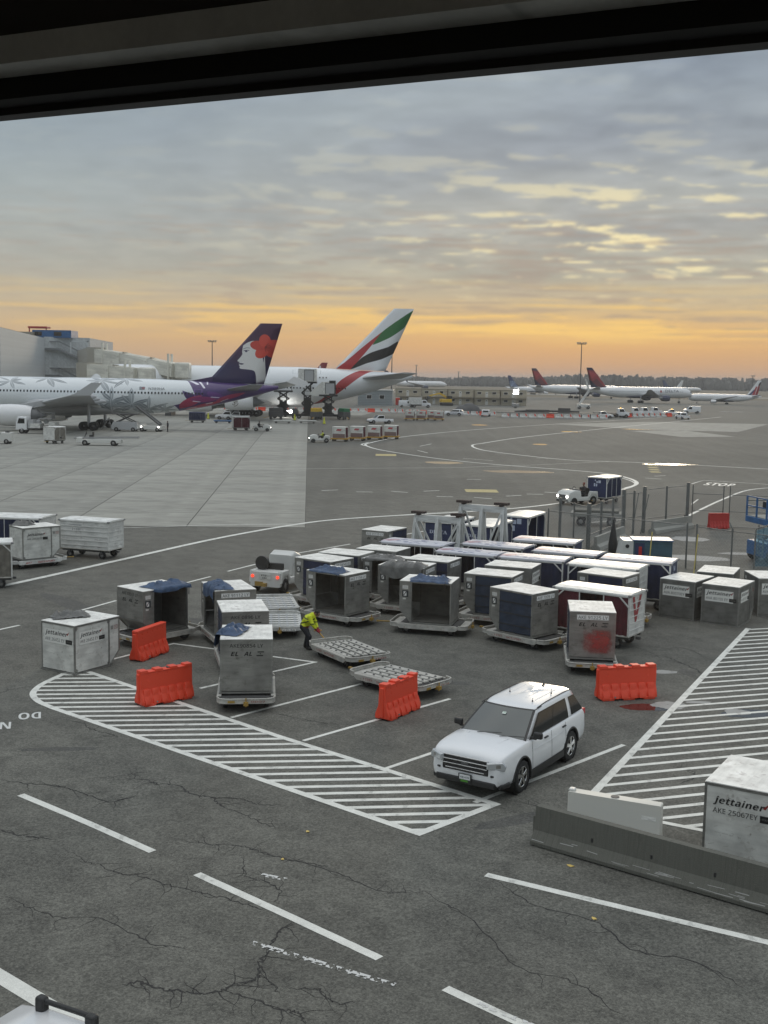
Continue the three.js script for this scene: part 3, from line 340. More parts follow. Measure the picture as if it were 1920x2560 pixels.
const UW = 2.007, UD = 1.534, UH = 1.626, prof = [[-0.5585, 0.07], [1.0035, 0.07], [1.0035, UH - 0.02], [-1.0035, UH - 0.02], [-1.0035, 0.52]];
function crumple(w, d, seed, hang = 0, lift = 0.26, nx = 30, nz = 18) {          // a cloth bundled on a roof, optionally falling over the edge at +z
  const g = new THREE.PlaneGeometry(w, d, nx, nz); g.rotateX(-Math.PI / 2); const p = g.attributes.position;
  for (let i = 0; i < p.count; i++) {
    let x = p.getX(i), z = p.getZ(i); const u = x / w + 0.5, v = z / d + 0.5, e = Math.min(1, 6 * u, 6 * (1 - u)), n = fbm(u * 5 + seed, v * 4 + seed * 2, 3), f = Math.abs(Math.sin((u * 3.1 + n * 3.4 + v) * Math.PI + seed)) ** 1.6;
    let y = 0.02 + lift * e * (0.25 + n * 0.9 * f) * Math.sin(Math.min(1, v * 1.25 + 0.05) * Math.PI * 0.9 + 0.15); x += (n - 0.5) * 0.25; const end = d / 2 - hang;
    if (z > end && hang) { const t = z - end; z = end + 0.03 + 0.02 * Math.sin(u * 20 + seed); y = 0.02 - t * (0.6 + 0.7 * Math.abs(Math.sin(u * 4 + seed))); } else z += (n - 0.5) * 0.2 * (1 - v);
    p.setXYZ(i, x, y, z);
  }
  g.computeVertexNormals(); return metreUV(g);
}
function curtainGeo(w, h, seed, folds = 4, amp = 0.012, nx = 26, ny = 10) { const g = new THREE.PlaneGeometry(w, h, nx, ny), p = g.attributes.position; for (let i = 0; i < p.count; i++) { const u = p.getX(i) / w + 0.5, v = p.getY(i) / h + 0.5; p.setZ(i, amp * (Math.sin(u * folds * 6.28 + seed + v) * (1.2 - v * 0.6) + 1.6 * (fbm(u * 4 + seed, v * 5, 3) - 0.5))); } g.computeVertexNormals(); return metreUV(g); }
const uldGeo = {};
function uld({ name = 'cargo_container', label, group, x, z, y = 0, yaw, skin = 'silver', door = 'open', curtain = 'slate', tarp, endText, backText, overText, red, seed = 1, scale = 1, roundel }) {
  const o = thing(name, label, 'container', [x, y, z], yaw, group), wm = mt[skin === 'white' ? 'whiteUld' : skin === 'dark' ? 'silverDark' : 'silver']; o.scale.setScalar(scale);
  const G = (k, f) => uldGeo[k] || (uldGeo[k] = metreUV(f()));
  part(o, 'base', G('base', () => join(box(1.6, 0.05, 1.56, 0.2225, 0.028, 0), box(1.62, 0.02, 1.6, 0.2225, 0.011, 0))), mt.frame);
  part(o, 'end_panel', G('end', () => box(0.014, UH - 0.1, UD - 0.06, 0.992, UH / 2 + 0.02, 0)), wm);
  part(o, 'side_panel', G('side', () => box(0.014, UH - 0.58, UD - 0.06, -0.992, (UH + 0.5) / 2, 0)), wm);
  part(o, 'overhang_panel', G('over', () => { const l = Math.hypot(0.445, 0.45); return box(0.012, l, UD - 0.05, -0.781, 0.295, 0, 0, 0, Math.atan2(0.445, 0.45)); }), wm);
  part(o, 'back_panel', G('back', () => ext(prof, 0.014).translate(0, 0, -UD / 2 + 0.02)), wm);
  part(o, 'front_panel', G('front', () => ext([[-0.5585, 0.07], [-0.5585, UH - 0.02], [-1.0035, UH - 0.02], [-1.0035, 0.52]], 0.02).translate(0, 0, UD / 2 - 0.02)), wm);
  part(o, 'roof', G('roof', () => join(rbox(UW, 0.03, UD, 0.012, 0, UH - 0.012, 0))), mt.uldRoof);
  const post = (px, pz, y0) => box(0.05, UH - y0 - 0.03, 0.05, px, (UH + y0) / 2 - 0.015, pz);
  for (const [k, f] of [['pa', () => post(0.98, UD / 2 - 0.025, 0.05)], ['pb', () => post(0.98, -UD / 2 + 0.025, 0.05)], ['pc', () => post(-0.98, UD / 2 - 0.025, 0.5)], ['pd', () => post(-0.98, -UD / 2 + 0.025, 0.5)], ['pe', () => post(-0.545, UD / 2 - 0.022, 0.06)], ['pf', () => box(0.05, UH - 0.14, 0.018, -0.52, UH / 2 + 0.02, -UD / 2 + 0.006)]]) part(o, 'corner_post', G(k, f), mt.frame);
  for (const s of [-1, 1]) { part(o, 'edge_rail', G('er' + s, () => box(UW - 0.012, 0.045, 0.022, 0, UH - 0.05, s * (UD / 2 - 0.006))), mt.frame); part(o, 'edge_rail', G('es' + s, () => box(0.02, 0.045, UD - 0.02, s * (UW / 2 - 0.006), UH - 0.052, 0)), mt.frame); part(o, 'slant_rail', G('sl' + s, () => beam([-1.0, 0.51, s * (UD / 2 - 0.012)], [-0.57, 0.06, s * (UD / 2 - 0.012)], 0.04, 0.03)), mt.frame); }
  part(o, 'knee_rail', G('knee', () => box(0.03, 0.03, UD - 0.03, -1.0, 0.515, 0)), mt.frame);
  if (skin === 'white') for (const [px, py] of [[0.93, UH - 0.12], [0.93, 0.12], [-0.5, UH - 0.12], [-0.5, 0.12]]) part(o, 'gusset', G('gu' + px + py, () => box(0.1, 0.1, 0.012, px, py, -UD / 2 + 0.001, 0, 0, Math.PI / 4)), mt.frame);
  if (door !== 'open') { const g = door === 'panel' ? G('dp', () => box(1.5, UH - 0.16, 0.03, 0.2225, UH / 2, UD / 2 - 0.03)) : G('cu' + seed, () => curtainGeo(1.5, UH - 0.14, seed, 2, 0.014).translate(0.2225, UH / 2 + 0.01, UD / 2 - 0.012)); part(o, door === 'panel' ? 'door' : 'door_curtain', g, door === 'panel' ? wm : mt[curtain]); if (door === 'curtain') for (let k = 0; k < 3; k++) part(o, 'strap', G('st' + k, () => box(1.5, 0.03, 0.008, 0.2225, 0.35 + k * 0.42, UD / 2 + 0.012)), mt.black); }
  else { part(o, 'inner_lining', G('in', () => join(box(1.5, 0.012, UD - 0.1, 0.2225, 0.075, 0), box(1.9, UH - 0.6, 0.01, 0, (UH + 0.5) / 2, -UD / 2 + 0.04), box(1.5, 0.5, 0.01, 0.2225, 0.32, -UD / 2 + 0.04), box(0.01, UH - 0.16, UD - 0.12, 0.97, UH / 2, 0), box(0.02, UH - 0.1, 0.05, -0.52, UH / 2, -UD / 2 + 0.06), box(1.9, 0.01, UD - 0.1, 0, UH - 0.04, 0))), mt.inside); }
  if (tarp) { const [c, hang, w, px, rot = 0, sd = seed] = tarp; const t = part(o, 'rolled_cover', crumple(w, 0.75 + hang, sd, hang), mt[c]); t.position.set(px, UH + 0.004, UD / 2 - 0.375 + hang / 2); if (rot) t.rotation.y = rot; part(o, 'strap', tube([[px + w * 0.42, UH + 0.03, UD / 2 - 0.3], [px + w * 0.44, UH + 0.035, UD / 2 - 0.02], [px + w * 0.44, UH - 0.02, UD / 2 + 0.02], [px + w * 0.43, UH - 0.35, UD / 2 + 0.03]], 0.014, 5), mt.black); }
  if (endText) { const j = endText[0] === 'j'; decal(o, 'marking', endText, j ? 1.32 : 1.15, j ? 0.5 : 0.46, 1.0085, j ? UH - 0.46 : UH - 0.32, j ? -0.02 : 0, Math.PI / 2); }
  if (backText) { decal(o, 'marking', backText, 1.15, 0.46, 0.24, UH - 0.47, -UD / 2 - 0.005, Math.PI); decal(o, 'placard', 'placard2', 0.34, 0.17, -0.76, UH - 0.34, -UD / 2 - 0.005, Math.PI); }
  if (overText) decal(o, 'marking', overText, 1.1, 0.44, -1.008, UH - 0.3, 0, -Math.PI / 2);
  if (skin !== 'white') decal(o, 'placard', 'placard', 0.3, 0.6, -0.78, UH - 0.46, UD / 2 - 0.006);
  if (red) decal(o, 'red_graffiti', 'redhaze', 1.1, 0.92, 1.0075, 0.62, -0.18, Math.PI / 2);
  if (roundel) decal(o, 'emblem', 'roundel', 0.36, 0.36, 1.0085, UH - 0.78, -0.22, Math.PI / 2);
  return o;
}
print('sw', 250, 44, (x, w, h) => txt(x, '13767  SWISSPORT', w / 2, h / 2 + 2, 34, '#a43a34', '', w - 10, 'monospace')); print('sw2', 250, 44, (x, w, h) => txt(x, '407   SWISSPORT', w / 2, h / 2 + 2, 34, '#b8242c', 'bold', w - 10, 'monospace')); print('n0007', 120, 40, (x, w, h) => txt(x, '0007', w / 2, h / 2 + 2, 34, '#9c3a30', '', 104, 'monospace')); print('n13704', 150, 40, (x, w, h) => txt(x, '13704 SW', w / 2, h / 2 + 2, 34, '#b01c20', 'bold', 140, 'monospace')); print('n13201', 120, 40, (x, w, h) => txt(x, '13201', w / 2, h / 2 + 2, 34, '#b83a3a', '', 108, 'monospace')); print('n751', 120, 40, (x, w, h) => txt(x, '7514', w / 2, h / 2 + 2, 34, '#b87a70', '', 104, 'monospace')); print('close', 100, 40, (x, w, h) => txt(x, 'CLOSE', w / 2, h / 2 + 2, 30, '#6c6a66', '', 90)); print('cd56', 130, 44, (x, w, h) => { x.fillStyle = '#ecebe6'; x.fillRect(0, 0, w, h); txt(x, 'CD-56', w / 2, h / 2 + 2, 34, '#1a1a1a', 'bold', 116); }); print('gft', 90, 44, (x, w, h) => txt(x, 'GFT', w / 2, h / 2 + 2, 34, '#2a2a2a', '', 74)); print('btd', 130, 84, (x, w, h) => { txt(x, 'BTD', 50, 26, 34, '#262626', 'bold', 70); txt(x, '324', 58, 60, 32, '#262626', 'bold', 60); });
const dg = {};
function wheelOn(parent, r, w, x, y, z, hubM = mt.hub, name = 'wheel') { const k = r + '_' + w, t = dg['t' + k] || (dg['t' + k] = put(lathe([[r * 0.5, -w / 2], [r * 0.9, -w / 2], [r * 0.985, -w * 0.36], [r, -w * 0.1], [r, w * 0.1], [r * 0.985, w * 0.36], [r * 0.9, w / 2], [r * 0.5, w / 2]], 26), 0, 0, 0, Math.PI / 2)), h = dg['h' + k] || (dg['h' + k] = join(put(lathe([[0, -w * 0.42], [r * 0.2, -w * 0.44], [r * 0.3, -w * 0.34], [r * 0.52, -w * 0.42], [r * 0.52, w * 0.42], [r * 0.3, w * 0.34], [r * 0.2, w * 0.44], [0, w * 0.42]], 20), 0, 0, 0, Math.PI / 2))); const m = part(parent, name, t, mt.rubber); m.position.set(x, y, z); part(m, 'hub', h, hubM); return m; }
const DL = 2.35, DW = 1.66, DY = 0.42;
function dolly({ label, group, x, z, yaw, mat = 'dolly', empty, side = 'sw', endNo = 'n0007', shift = 0.12, tow = 1 }) {
  const o = thing('container_dolly', label, 'dolly', [x + Math.cos(yaw * R) * shift, 0, z - Math.sin(yaw * R) * shift], yaw, group), m = mt[mat], G = (k, f) => dg[k] || (dg[k] = metreUV(f()));
  for (const s of [-1, 1]) part(o, 'side_beam', G('sb' + s, () => join(ext([[-DL / 2, 0.4], [DL / 2, 0.4], [DL / 2, 0.3], [DL / 2 - 0.1, 0.225], [-DL / 2 + 0.1, 0.225], [-DL / 2, 0.3]], 0.05).translate(0, 0, s * (DW / 2)), box(DL * 0.92, 0.03, 0.1, 0, 0.395, s * (DW / 2 - 0.06)))), m);
  for (const s of [-1, 1]) { part(o, 'bumper_rail', G('br' + s + (empty ? 'e' : ''), () => { const c = [], r = 0.24, xo = DL / 2 + 0.02, xe = DL / 2 + 0.34, y = empty ? 0.47 : 0.44; const path = [[xo, -DW / 2], [xe - r, -DW / 2], [xe - r * 0.3, -DW / 2 + r * 0.3], [xe, -DW / 2 + r], [xe, 0], [xe, DW / 2 - r], [xe - r * 0.3, DW / 2 - r * 0.3], [xe - r, DW / 2], [xo, DW / 2]]; for (let i = 0; i < path.length - 1; i++) { const [a, b] = path[i], [e, f] = path[i + 1], l = Math.hypot(e - a, f - b); c.push(box(l + 0.02, 0.11, 0.03, (a + e) / 2 * s, y - 0.1, (b + f) / 2, 0, -Math.atan2(f - b, (e - a) * s), 0)); c.push(bar([a * s, y - 0.02, b], [e * s, y - 0.02, f], 0.026, 8)); } return join(c); }), m); part(o, 'end_deck', G('ed' + s, () => box(0.3, 0.02, DW - 0.2, s * (DL / 2 + 0.14), 0.33, 0)), empty ? m : mt.dolly); }
  part(o, 'chassis', G('ch', () => join(box(DL - 0.1, 0.1, 0.12, 0, 0.27, -0.4), box(DL - 0.1, 0.1, 0.12, 0, 0.27, 0.4), box(0.14, 0.1, DW - 0.1, -0.8, 0.25, 0), box(0.14, 0.1, DW - 0.1, 0.8, 0.25, 0))), mt.greyDark);
  part(o, 'deck', G('dk', () => box(DL - 0.06, 0.03, DW - 0.14, 0, 0.345, 0)), mt.deck);
  for (const sx2 of [-1, 1]) for (const s of [-1, 1]) wheelOn(o, 0.19, 0.13, sx2 * 0.86, 0.19, s * 0.6);
  if (tow) part(o, 'tow_bar', G('tb', () => join(bar([-DL / 2 - 0.3, 0.28, 0], [-DL / 2 - 0.95, 0.26, 0], 0.026, 8), box(0.12, 0.05, 0.09, -DL / 2 - 0.98, 0.26, 0))), mt.amberDark); part(o, 'hitch', G('hi', () => join(box(0.14, 0.1, 0.14, DL / 2 + 0.4, 0.3, 0), cyl(0.02, 0.26, 'y', DL / 2 + 0.42, 0.34, 0, 8))), mt.amberDark);
  for (const s of [-1, 1]) part(o, 'reflector', G('rf' + s, () => box(0.008, 0.07, 0.2, s * (DL / 2 + 0.36), 0.345, 0.42)), mt.amberDark);
  if (side) decal(o, 'lettering', side, 1.35, 0.13, -0.15, 0.31, DW / 2 + 0.03); if (endNo) decal(o, 'lettering', endNo, 0.5, 0.085, DL / 2 + 0.3625, 0.35, 0.1 + (empty ? -0.45 : -0.45), Math.PI / 2);
  if (empty && mat === 'dollyWhite') for (let k = 0; k < 6; k++) { const s = part(o, 'roller_strip', G('rw', () => rbox(0.2, 0.06, DW - 0.14, 0.01)), m); s.position.set(-1.0 + k * 0.4, 0.4, 0); part(s, 'ball_caster', G('bw', () => join(Array.from({ length: 5 }, (_, i) => put(cyl(0.07, 0.09, 'z', 0.19, 0.0, -0.6 + i * 0.3, 14))))), mt.planeGrey); }
  else if (empty) for (let k = 0; k < 5; k++) { const s = part(o, 'roller_strip', G('rs', () => join(rbox(DL - 0.16, 0.05, 0.21, 0.01, 0, 0, 0))), m); s.position.set(0, 0.4, -0.62 + k * 0.31); part(s, 'ball_caster', G('bc', () => join(Array.from({ length: 6 }, (_, i) => join(cyl(0.045, 0.006, 'y', -0.92 + i * 0.37, 0.029, 0, 14), put(new THREE.SphereGeometry(0.03, 10, 6), -0.92 + i * 0.37, 0.032, 0))))), mt.greyDark); }
  return o;
}
print('delta1', 200, 90, (x, w, h) => { txt(x, '10534', w / 2, 18, 24, '#7f8aa8', ''); txt(x, 'DELTA', w / 2, 54, 44, '#c9cede', 'bold', 170, 'serif'); x.fillStyle = '#c9cede'; x.fillRect(60, 78, 20, 12); x.fillRect(90, 78, 20, 12); }); print('ribcart', 120, 70, (x, w, h) => { txt(x, 'SWISSPORT', w / 2, 18, 22, '#8b8c90', '', 110); txt(x, '2 1 0 8', w / 2, 50, 22, '#77787c', '', 70); }); print('notes', 100, 110, (x) => { x.fillStyle = '#b7bfd0'; for (const [a, b, c, d] of [[20, 6, 14, 20], [40, 24, 20, 26], [64, 14, 30, 34], [10, 52, 18, 40], [36, 58, 16, 34]]) x.fillRect(a, b, c, d); }); print('vmark', 128, 128, (x) => { x.strokeStyle = '#96383c'; x.lineWidth = 22; x.beginPath(); x.moveTo(18, 16); x.lineTo(52, 118); x.lineTo(110, 8); x.stroke(); txt(x, 'EWR', 84, 60, 18, '#3a3a3a'); });
const roofPrint = canvasTex(512, 256, (x, w, h) => { const r = rng(8); x.fillStyle = '#dcdde2'; x.fillRect(0, 0, w, h); x.fillStyle = 'rgba(150,60,80,.55)'; x.beginPath(); x.ellipse(40, 90, 80, 46, 0.4, 0, 7); x.fill(); x.fillStyle = 'rgba(60,70,120,.6)'; for (let i = 0; i < 26; i++) { x.beginPath(); x.ellipse(80 + r() * 420, 30 + r() * 200, 10 + r() * 34, 4 + r() * 12, r() * 1.2 - 0.6, 0, 7); x.fill(); } x.fillStyle = 'rgba(236,236,240,.8)'; for (let i = 0; i < 20; i++) { x.beginPath(); x.ellipse(r() * w, r() * h, 20 + r() * 50, 4 + r() * 9, r() - 0.5, 0, 7); x.fill(); } });
mt.roofPrint = std([0.78, 0.78, 0.8], 0.4, 0, { map: roofPrint });
function cart({ name = 'baggage_cart', label, group, x, z, yaw, L = 3, W = 1.6, H = 2.1, deck = 0.5, curtain = 'navy', end = 'navyPanel', roof = 'cartRoof', closed = [1, 1, 1], ribs, text, textEnd = 1, solid, seed = 2, frame = 'white' }) {
  const o = thing(name, label, 'baggage cart', [x, 0, z], yaw, group), fm = mt[frame];
  part(o, 'chassis', metreUV(join(box(L - 0.1, 0.1, 0.1, 0, deck - 0.09, W / 2 - 0.2), box(L - 0.1, 0.1, 0.1, 0, deck - 0.09, -W / 2 + 0.2), box(0.1, 0.1, W - 0.2, L / 2 - 0.5, deck - 0.1, 0), box(0.1, 0.1, W - 0.2, -L / 2 + 0.5, deck - 0.1, 0))), mt.greyDark);
  part(o, 'deck', metreUV(rbox(L, 0.06, W, 0.015, 0, deck, 0)), mt.dolly);
  for (const a of [-1, 1]) for (const b of [-1, 1]) { wheelOn(o, 0.2, 0.13, a * (L / 2 - 0.5), 0.2, b * (W / 2 - 0.2)); part(o, 'caster_fork', box(0.12, 0.18, 0.04, a * (L / 2 - 0.5), 0.33, b * (W / 2 - 0.1)), mt.greyDark); part(o, 'corner_post', box(0.06, H - deck - 0.1, 0.06, a * (L / 2 - 0.03), (H + deck) / 2 - 0.03, b * (W / 2 - 0.03)), fm); part(o, 'corner_bumper', rbox(0.13, 0.09, 0.13, 0.03, a * (L / 2 + 0.01), H - 0.04, b * (W / 2 + 0.01)), mt.grey); }
  part(o, 'tow_bar', join(bar([-L / 2, 0.36, 0], [-L / 2 - 0.8, 0.32, 0], 0.03, 8), box(0.1, 0.05, 0.12, -L / 2 - 0.84, 0.32, 0)), mt.amberDark); part(o, 'hitch', box(0.16, 0.1, 0.12, L / 2 + 0.08, 0.36, 0), mt.greyDark);
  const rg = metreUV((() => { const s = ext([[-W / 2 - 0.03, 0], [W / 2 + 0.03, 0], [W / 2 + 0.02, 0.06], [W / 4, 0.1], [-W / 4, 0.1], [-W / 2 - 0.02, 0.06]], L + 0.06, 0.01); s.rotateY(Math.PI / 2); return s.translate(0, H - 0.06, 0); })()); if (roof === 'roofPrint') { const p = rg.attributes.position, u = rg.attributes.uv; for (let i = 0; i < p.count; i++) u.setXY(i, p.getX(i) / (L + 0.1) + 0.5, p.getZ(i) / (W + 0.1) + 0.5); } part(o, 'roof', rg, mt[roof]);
  for (const a of [-1, 1]) { const e = part(o, 'end_panel', metreUV(box(0.025, H - deck - 0.1, W - 0.12, a * (L / 2 - 0.03), (H + deck) / 2 - 0.03, 0)), mt[end]); if (ribs) for (let k = 0; k < 6; k++) part(e, 'rib', box(0.02, 0.03, W - 0.14, a * (L / 2 - 0.012), deck + 0.2 + k * 0.25, 0), mt[end]); }
  if (solid) { for (const b of [-1, 1]) { const e = part(o, 'side_panel', metreUV(box(L - 0.1, H - deck - 0.1, 0.03, 0, (H + deck) / 2 - 0.03, b * (W / 2 - 0.03))), mt[end]); for (let k = 0; k < 6; k++) part(e, 'rib', box(L - 0.12, 0.05, 0.035, 0, deck + 0.2 + k * 0.25, b * (W / 2 - 0.005)), mt[end]); } }
  else { const n = closed.length, w = (L - 0.12) / n; for (let k = 0; k < n; k++) { const cx = -L / 2 + 0.06 + w * (k + 0.5); part(o, 'side_curtain', curtainGeo(w - 0.02, H - deck - 0.12, seed + k + 9, 5, 0.02).translate(cx, (H + deck) / 2 - 0.03, -W / 2 + 0.03), mt[curtain]); const cf = closed[k]; if (cf) part(o, 'side_curtain', curtainGeo((w - 0.02) * cf, H - deck - 0.12, seed + k * 3, cf < 1 ? 7 : 4, cf < 1 ? 0.04 : 0.022).translate(cx - w * (1 - cf) / 2, (H + deck) / 2 - 0.03, W / 2 - 0.02), mt[curtain]); if (k) part(o, 'side_post', box(0.035, H - deck - 0.08, 0.035, -L / 2 + 0.06 + w * k, (H + deck) / 2 - 0.03, W / 2 - 0.012), fm); } part(o, 'side_rail', box(L - 0.1, 0.06, 0.04, 0, H - 0.08, W / 2 - 0.004), fm); for (const a of [-1, 1]) part(o, 'corner_brace', beam([a * (L / 2 - 0.03), H - 0.45, W / 2 + 0.012], [a * (L / 2 - 0.4), H - 0.09, W / 2 + 0.012], 0.03, 0.05), fm); }
  if (text) { const [k, w, h] = text; if (textEnd === 2) decal(o, 'lettering', k, w, h, -L / 6, H - 0.4, W / 2 + 0.006); else decal(o, 'lettering', k, w, h, textEnd * (L / 2 - 0.008), H - 0.48, 0, textEnd * Math.PI / 2); }
  return o;
}
const gU = 'containers waiting on dollies', gD = 'container dollies', gC = 'baggage carts';
// ---- single containers, each on its dolly where it has one
const onDolly = (c, d = {}) => { uld({ y: DY, group: gU, ...c }); dolly({ group: gD, x: c.x, z: c.z, yaw: c.yaw, ...d }); };
uld({ label: 'dirty white container standing on the tarmac above the tip of the left hatched zone', group: 'containers set down on the tarmac', x: -9.99, z: -38.1, yaw: 238.1, skin: 'white', door: 'panel', endText: 'j26452', backText: 'j26452', tarp: ['tarpGrey', 0, 1.3, 0.1, 2.6, 5] });
onDolly({ label: 'open silver container with blue cover bunched on its roof, behind the orange barriers', x: -8.38, z: -42.0, yaw: 48.5, tarp: ['tarpBlue', 0.14, 1.7, 0.3, 0, 3], overText: 'tanon', seed: 3 }, { label: 'dolly under the open container behind the orange barriers', side: null, endNo: 'n751' });
onDolly({ label: 'silver container 91112 with blue cover hanging over its open side', x: -5.66, z: -42.3, yaw: -67.5, tarp: ['tarpBlue', 0.35, 1.6, 0.2, 0, 7], endText: 't1112', seed: 4 }, { label: 'dolly under container 91112, third of the row' });
onDolly({ label: 'silver container 0896 between two others in the row facing us', x: -4.69, z: -38.55, yaw: -76.9, endText: 't0896', seed: 5, door: 'curtain' }, { label: 'dolly under container 0896 in the middle of the row' });
onDolly({ label: 'silver container 90854 at the front of the row, blue cover slumped on its roof', x: -4.06, z: -34.52, yaw: -84, tarp: ['tarpBlue', 0.3, 1.3, -0.1, -0.25, 11], endText: 't90854', seed: 6, door: 'curtain' }, { label: 'dolly numbered 0007 under container 90854', endNo: 'n0007' });
onDolly({ label: 'open empty container 1134 with pale blue cover, behind the worker', x: -1.79, z: -46.07, yaw: -36.7, tarp: ['tarpBlue', 0.05, 1.5, -0.1, 0, 13], endText: 't1134', seed: 7 }, { label: 'dolly under the open container 1134 behind the worker', side: 'sw' });
onDolly({ label: 'silver container D4145 with dark curtain, behind the open container 1134', x: -2.51, z: -49.32, yaw: -36.5, door: 'curtain', curtain: 'navy', endText: 'tD4145', seed: 8 }, { label: 'dolly under container D4145' });
onDolly({ label: 'silver container with a red and blue round emblem on its end', x: -1.63, z: -51.05, yaw: -25.6, door: 'curtain', curtain: 'navy', endText: 'tKE', roundel: 1, seed: 9 }, { label: 'dolly under the container with the round emblem' });
onDolly({ label: 'pale silver container half hidden behind the one with the round emblem', x: 0.0, z: -52.45, yaw: -25.6, door: 'panel', seed: 10 }, { label: 'dolly under the pale container behind the round emblem' });
onDolly({ label: 'silver container with grey sheet over its roof, left of the navy curtained one', x: 0.26, z: -50.35, yaw: -25, tarp: ['tarpGrey', 0.1, 1.8, 0, 0, 17], seed: 12, scale: 0.93 }, { label: 'dolly under the container with grey sheeted roof in the second row' });
onDolly({ label: 'silver container 01115 standing farthest back, navy curtain on its right side', x: 0.04, z: -59.34, yaw: 61.2, door: 'curtain', curtain: 'navy', overText: 't1115', seed: 13 }, { label: 'dolly under the farthest container 01115', side: null });
onDolly({ label: 'open container with a grey sheet sagging across its opening', x: 1.01, z: -47.95, yaw: -22, tarp: ['tarpGrey', 0.42, 1.9, 0.05, 0, 19], endText: 'tMQ', seed: 14 }, { label: 'dolly under the container with the sagging grey sheet' });
onDolly({ label: 'silver container with navy curtain and stacked white notices on its end', x: 2.15, z: -49.67, yaw: -25.1, door: 'curtain', curtain: 'navy', endText: 'tKE', seed: 15 }, { label: 'dolly under the navy curtained container with stacked notices' });
onDolly({ label: 'open empty container in the middle of the front row, dark blue cover on its roof', x: 1.81, z: -44.42, yaw: -15, tarp: ['tarpBlue', 0.04, 1.5, 0.1, 0, 23], seed: 16 }, { label: 'dolly under the open container in the middle of the front row', side: null });
onDolly({ label: 'slate curtained container with white placards, second row right of the middle', x: 4.45, z: -46.2, yaw: -24.2, door: 'curtain', endText: 'tMQ', seed: 17 }, { label: 'dolly under the slate curtained container of the second row' });
onDolly({ label: 'silver container with a faded white notice on its end, third row', x: 5.44, z: -48.38, yaw: -22.4, door: 'panel', endText: 'jplain', seed: 18 }, { label: 'dolly under the container with the faded notice' });
onDolly({ label: 'slate curtained container on dolly 13767 at the right of the front row', x: 5.24, z: -42.75, yaw: -45.4, door: 'curtain', endText: 't7009', seed: 19 }, { label: 'dolly 13767 under the slate curtained container', side: 'sw' });
onDolly({ label: 'silver container 91225 smeared with red paint, behind the right orange barrier', x: 7.16, z: -39.46, yaw: -96.8, door: 'curtain', endText: 't1225', red: 1, seed: 20 }, { label: 'dolly 13704 under the red smeared container', endNo: 'n13704' });
onDolly({ label: 'silver container with dark window curtains behind the maroon cart', x: 9.11, z: -46.67, yaw: -36.2, door: 'curtain', curtain: 'navy', endText: 'tMQ', seed: 21, skin: 'dark' }, { label: 'dolly under the container behind the maroon cart' });
uld({ label: 'dull silver container 80070 on the tarmac beside a similar one', group: 'containers set down on the tarmac', x: 12.74, z: -48.36, yaw: 232.8, skin: 'dark', door: 'panel', endText: 'j80070', backText: 'j80070' });
uld({ label: 'dull silver container 80155 at the top of the right hatched zone', group: 'containers set down on the tarmac', x: 14.16, z: -47.3, yaw: 236.2, skin: 'dark', door: 'panel', endText: 'j80155', backText: 'j80155' });
uld({ label: 'silver container behind 80155, close to the wire fence', group: 'containers set down on the tarmac', x: 14.66, z: -50.5, yaw: 245.7, skin: 'dark', door: 'panel' });
uld({ label: 'silver container 80058 cut by the right edge of the view', group: 'containers set down on the tarmac', x: 16.5, z: -49.35, yaw: 270, skin: 'dark', door: 'panel', endText: 'j80058' });
uld({ label: 'large near white container 25067 behind the concrete barrier at the right edge', group: 'containers set down on the tarmac', x: 7.83, z: -23.62, yaw: -120.9, skin: 'white', door: 'panel', endText: 'j25067' });
onDolly({ label: 'white container 28526 with a grey cover on its roof, far left', x: -17.53, z: -58.27, yaw: 221.9, skin: 'white', door: 'panel', backText: 'j28526', tarp: ['tarpGrey', 0, 1.1, 0.5, 2.2, 29] }, { label: 'white dolly with red lettering under container 28526', side: null, mat: 'dollyWhite' });
{ const d = scene.getObjectByName(scene.children[scene.children.length - 1].name); decal(d, 'lettering', 'sw2', 1.6, 0.14, 0, 0.31, -DW / 2 - 0.03, Math.PI); }
// ---- empty dollies
{ const d = dolly({ label: 'empty roller dolly 13201 pulled by the worker', group: gD, x: -1.13, z: -39.57, yaw: -58, empty: 1, endNo: 'n13201', shift: 0, tow: 0 }); part(d, 'tow_bar', join(bar([-1.5, 0.3, 0], [-1.92, 0.66, 0.18], 0.022, 8), bar([-1.9, 0.67, 0.03], [-1.94, 0.67, 0.33], 0.018, 8)), mt.amber); } dolly({ label: 'empty roller dolly behind the near orange barrier', group: gD, x: 0.59, z: -35.99, yaw: -42, empty: 1, endNo: 'n751', shift: 0 });
dolly({ label: 'white roller dolly marked CD-56 in the line behind the tug', group: gD, x: -3.95, z: -44.05, yaw: -84, empty: 1, mat: 'dollyWhite', side: null, endNo: 'cd56', shift: 0 }); dolly({ label: 'white roller dolly marked GFT right behind the tug', group: gD, x: -4.4, z: -47.55, yaw: -79, empty: 1, mat: 'dollyWhite', side: null, endNo: 'gft', shift: 0 });
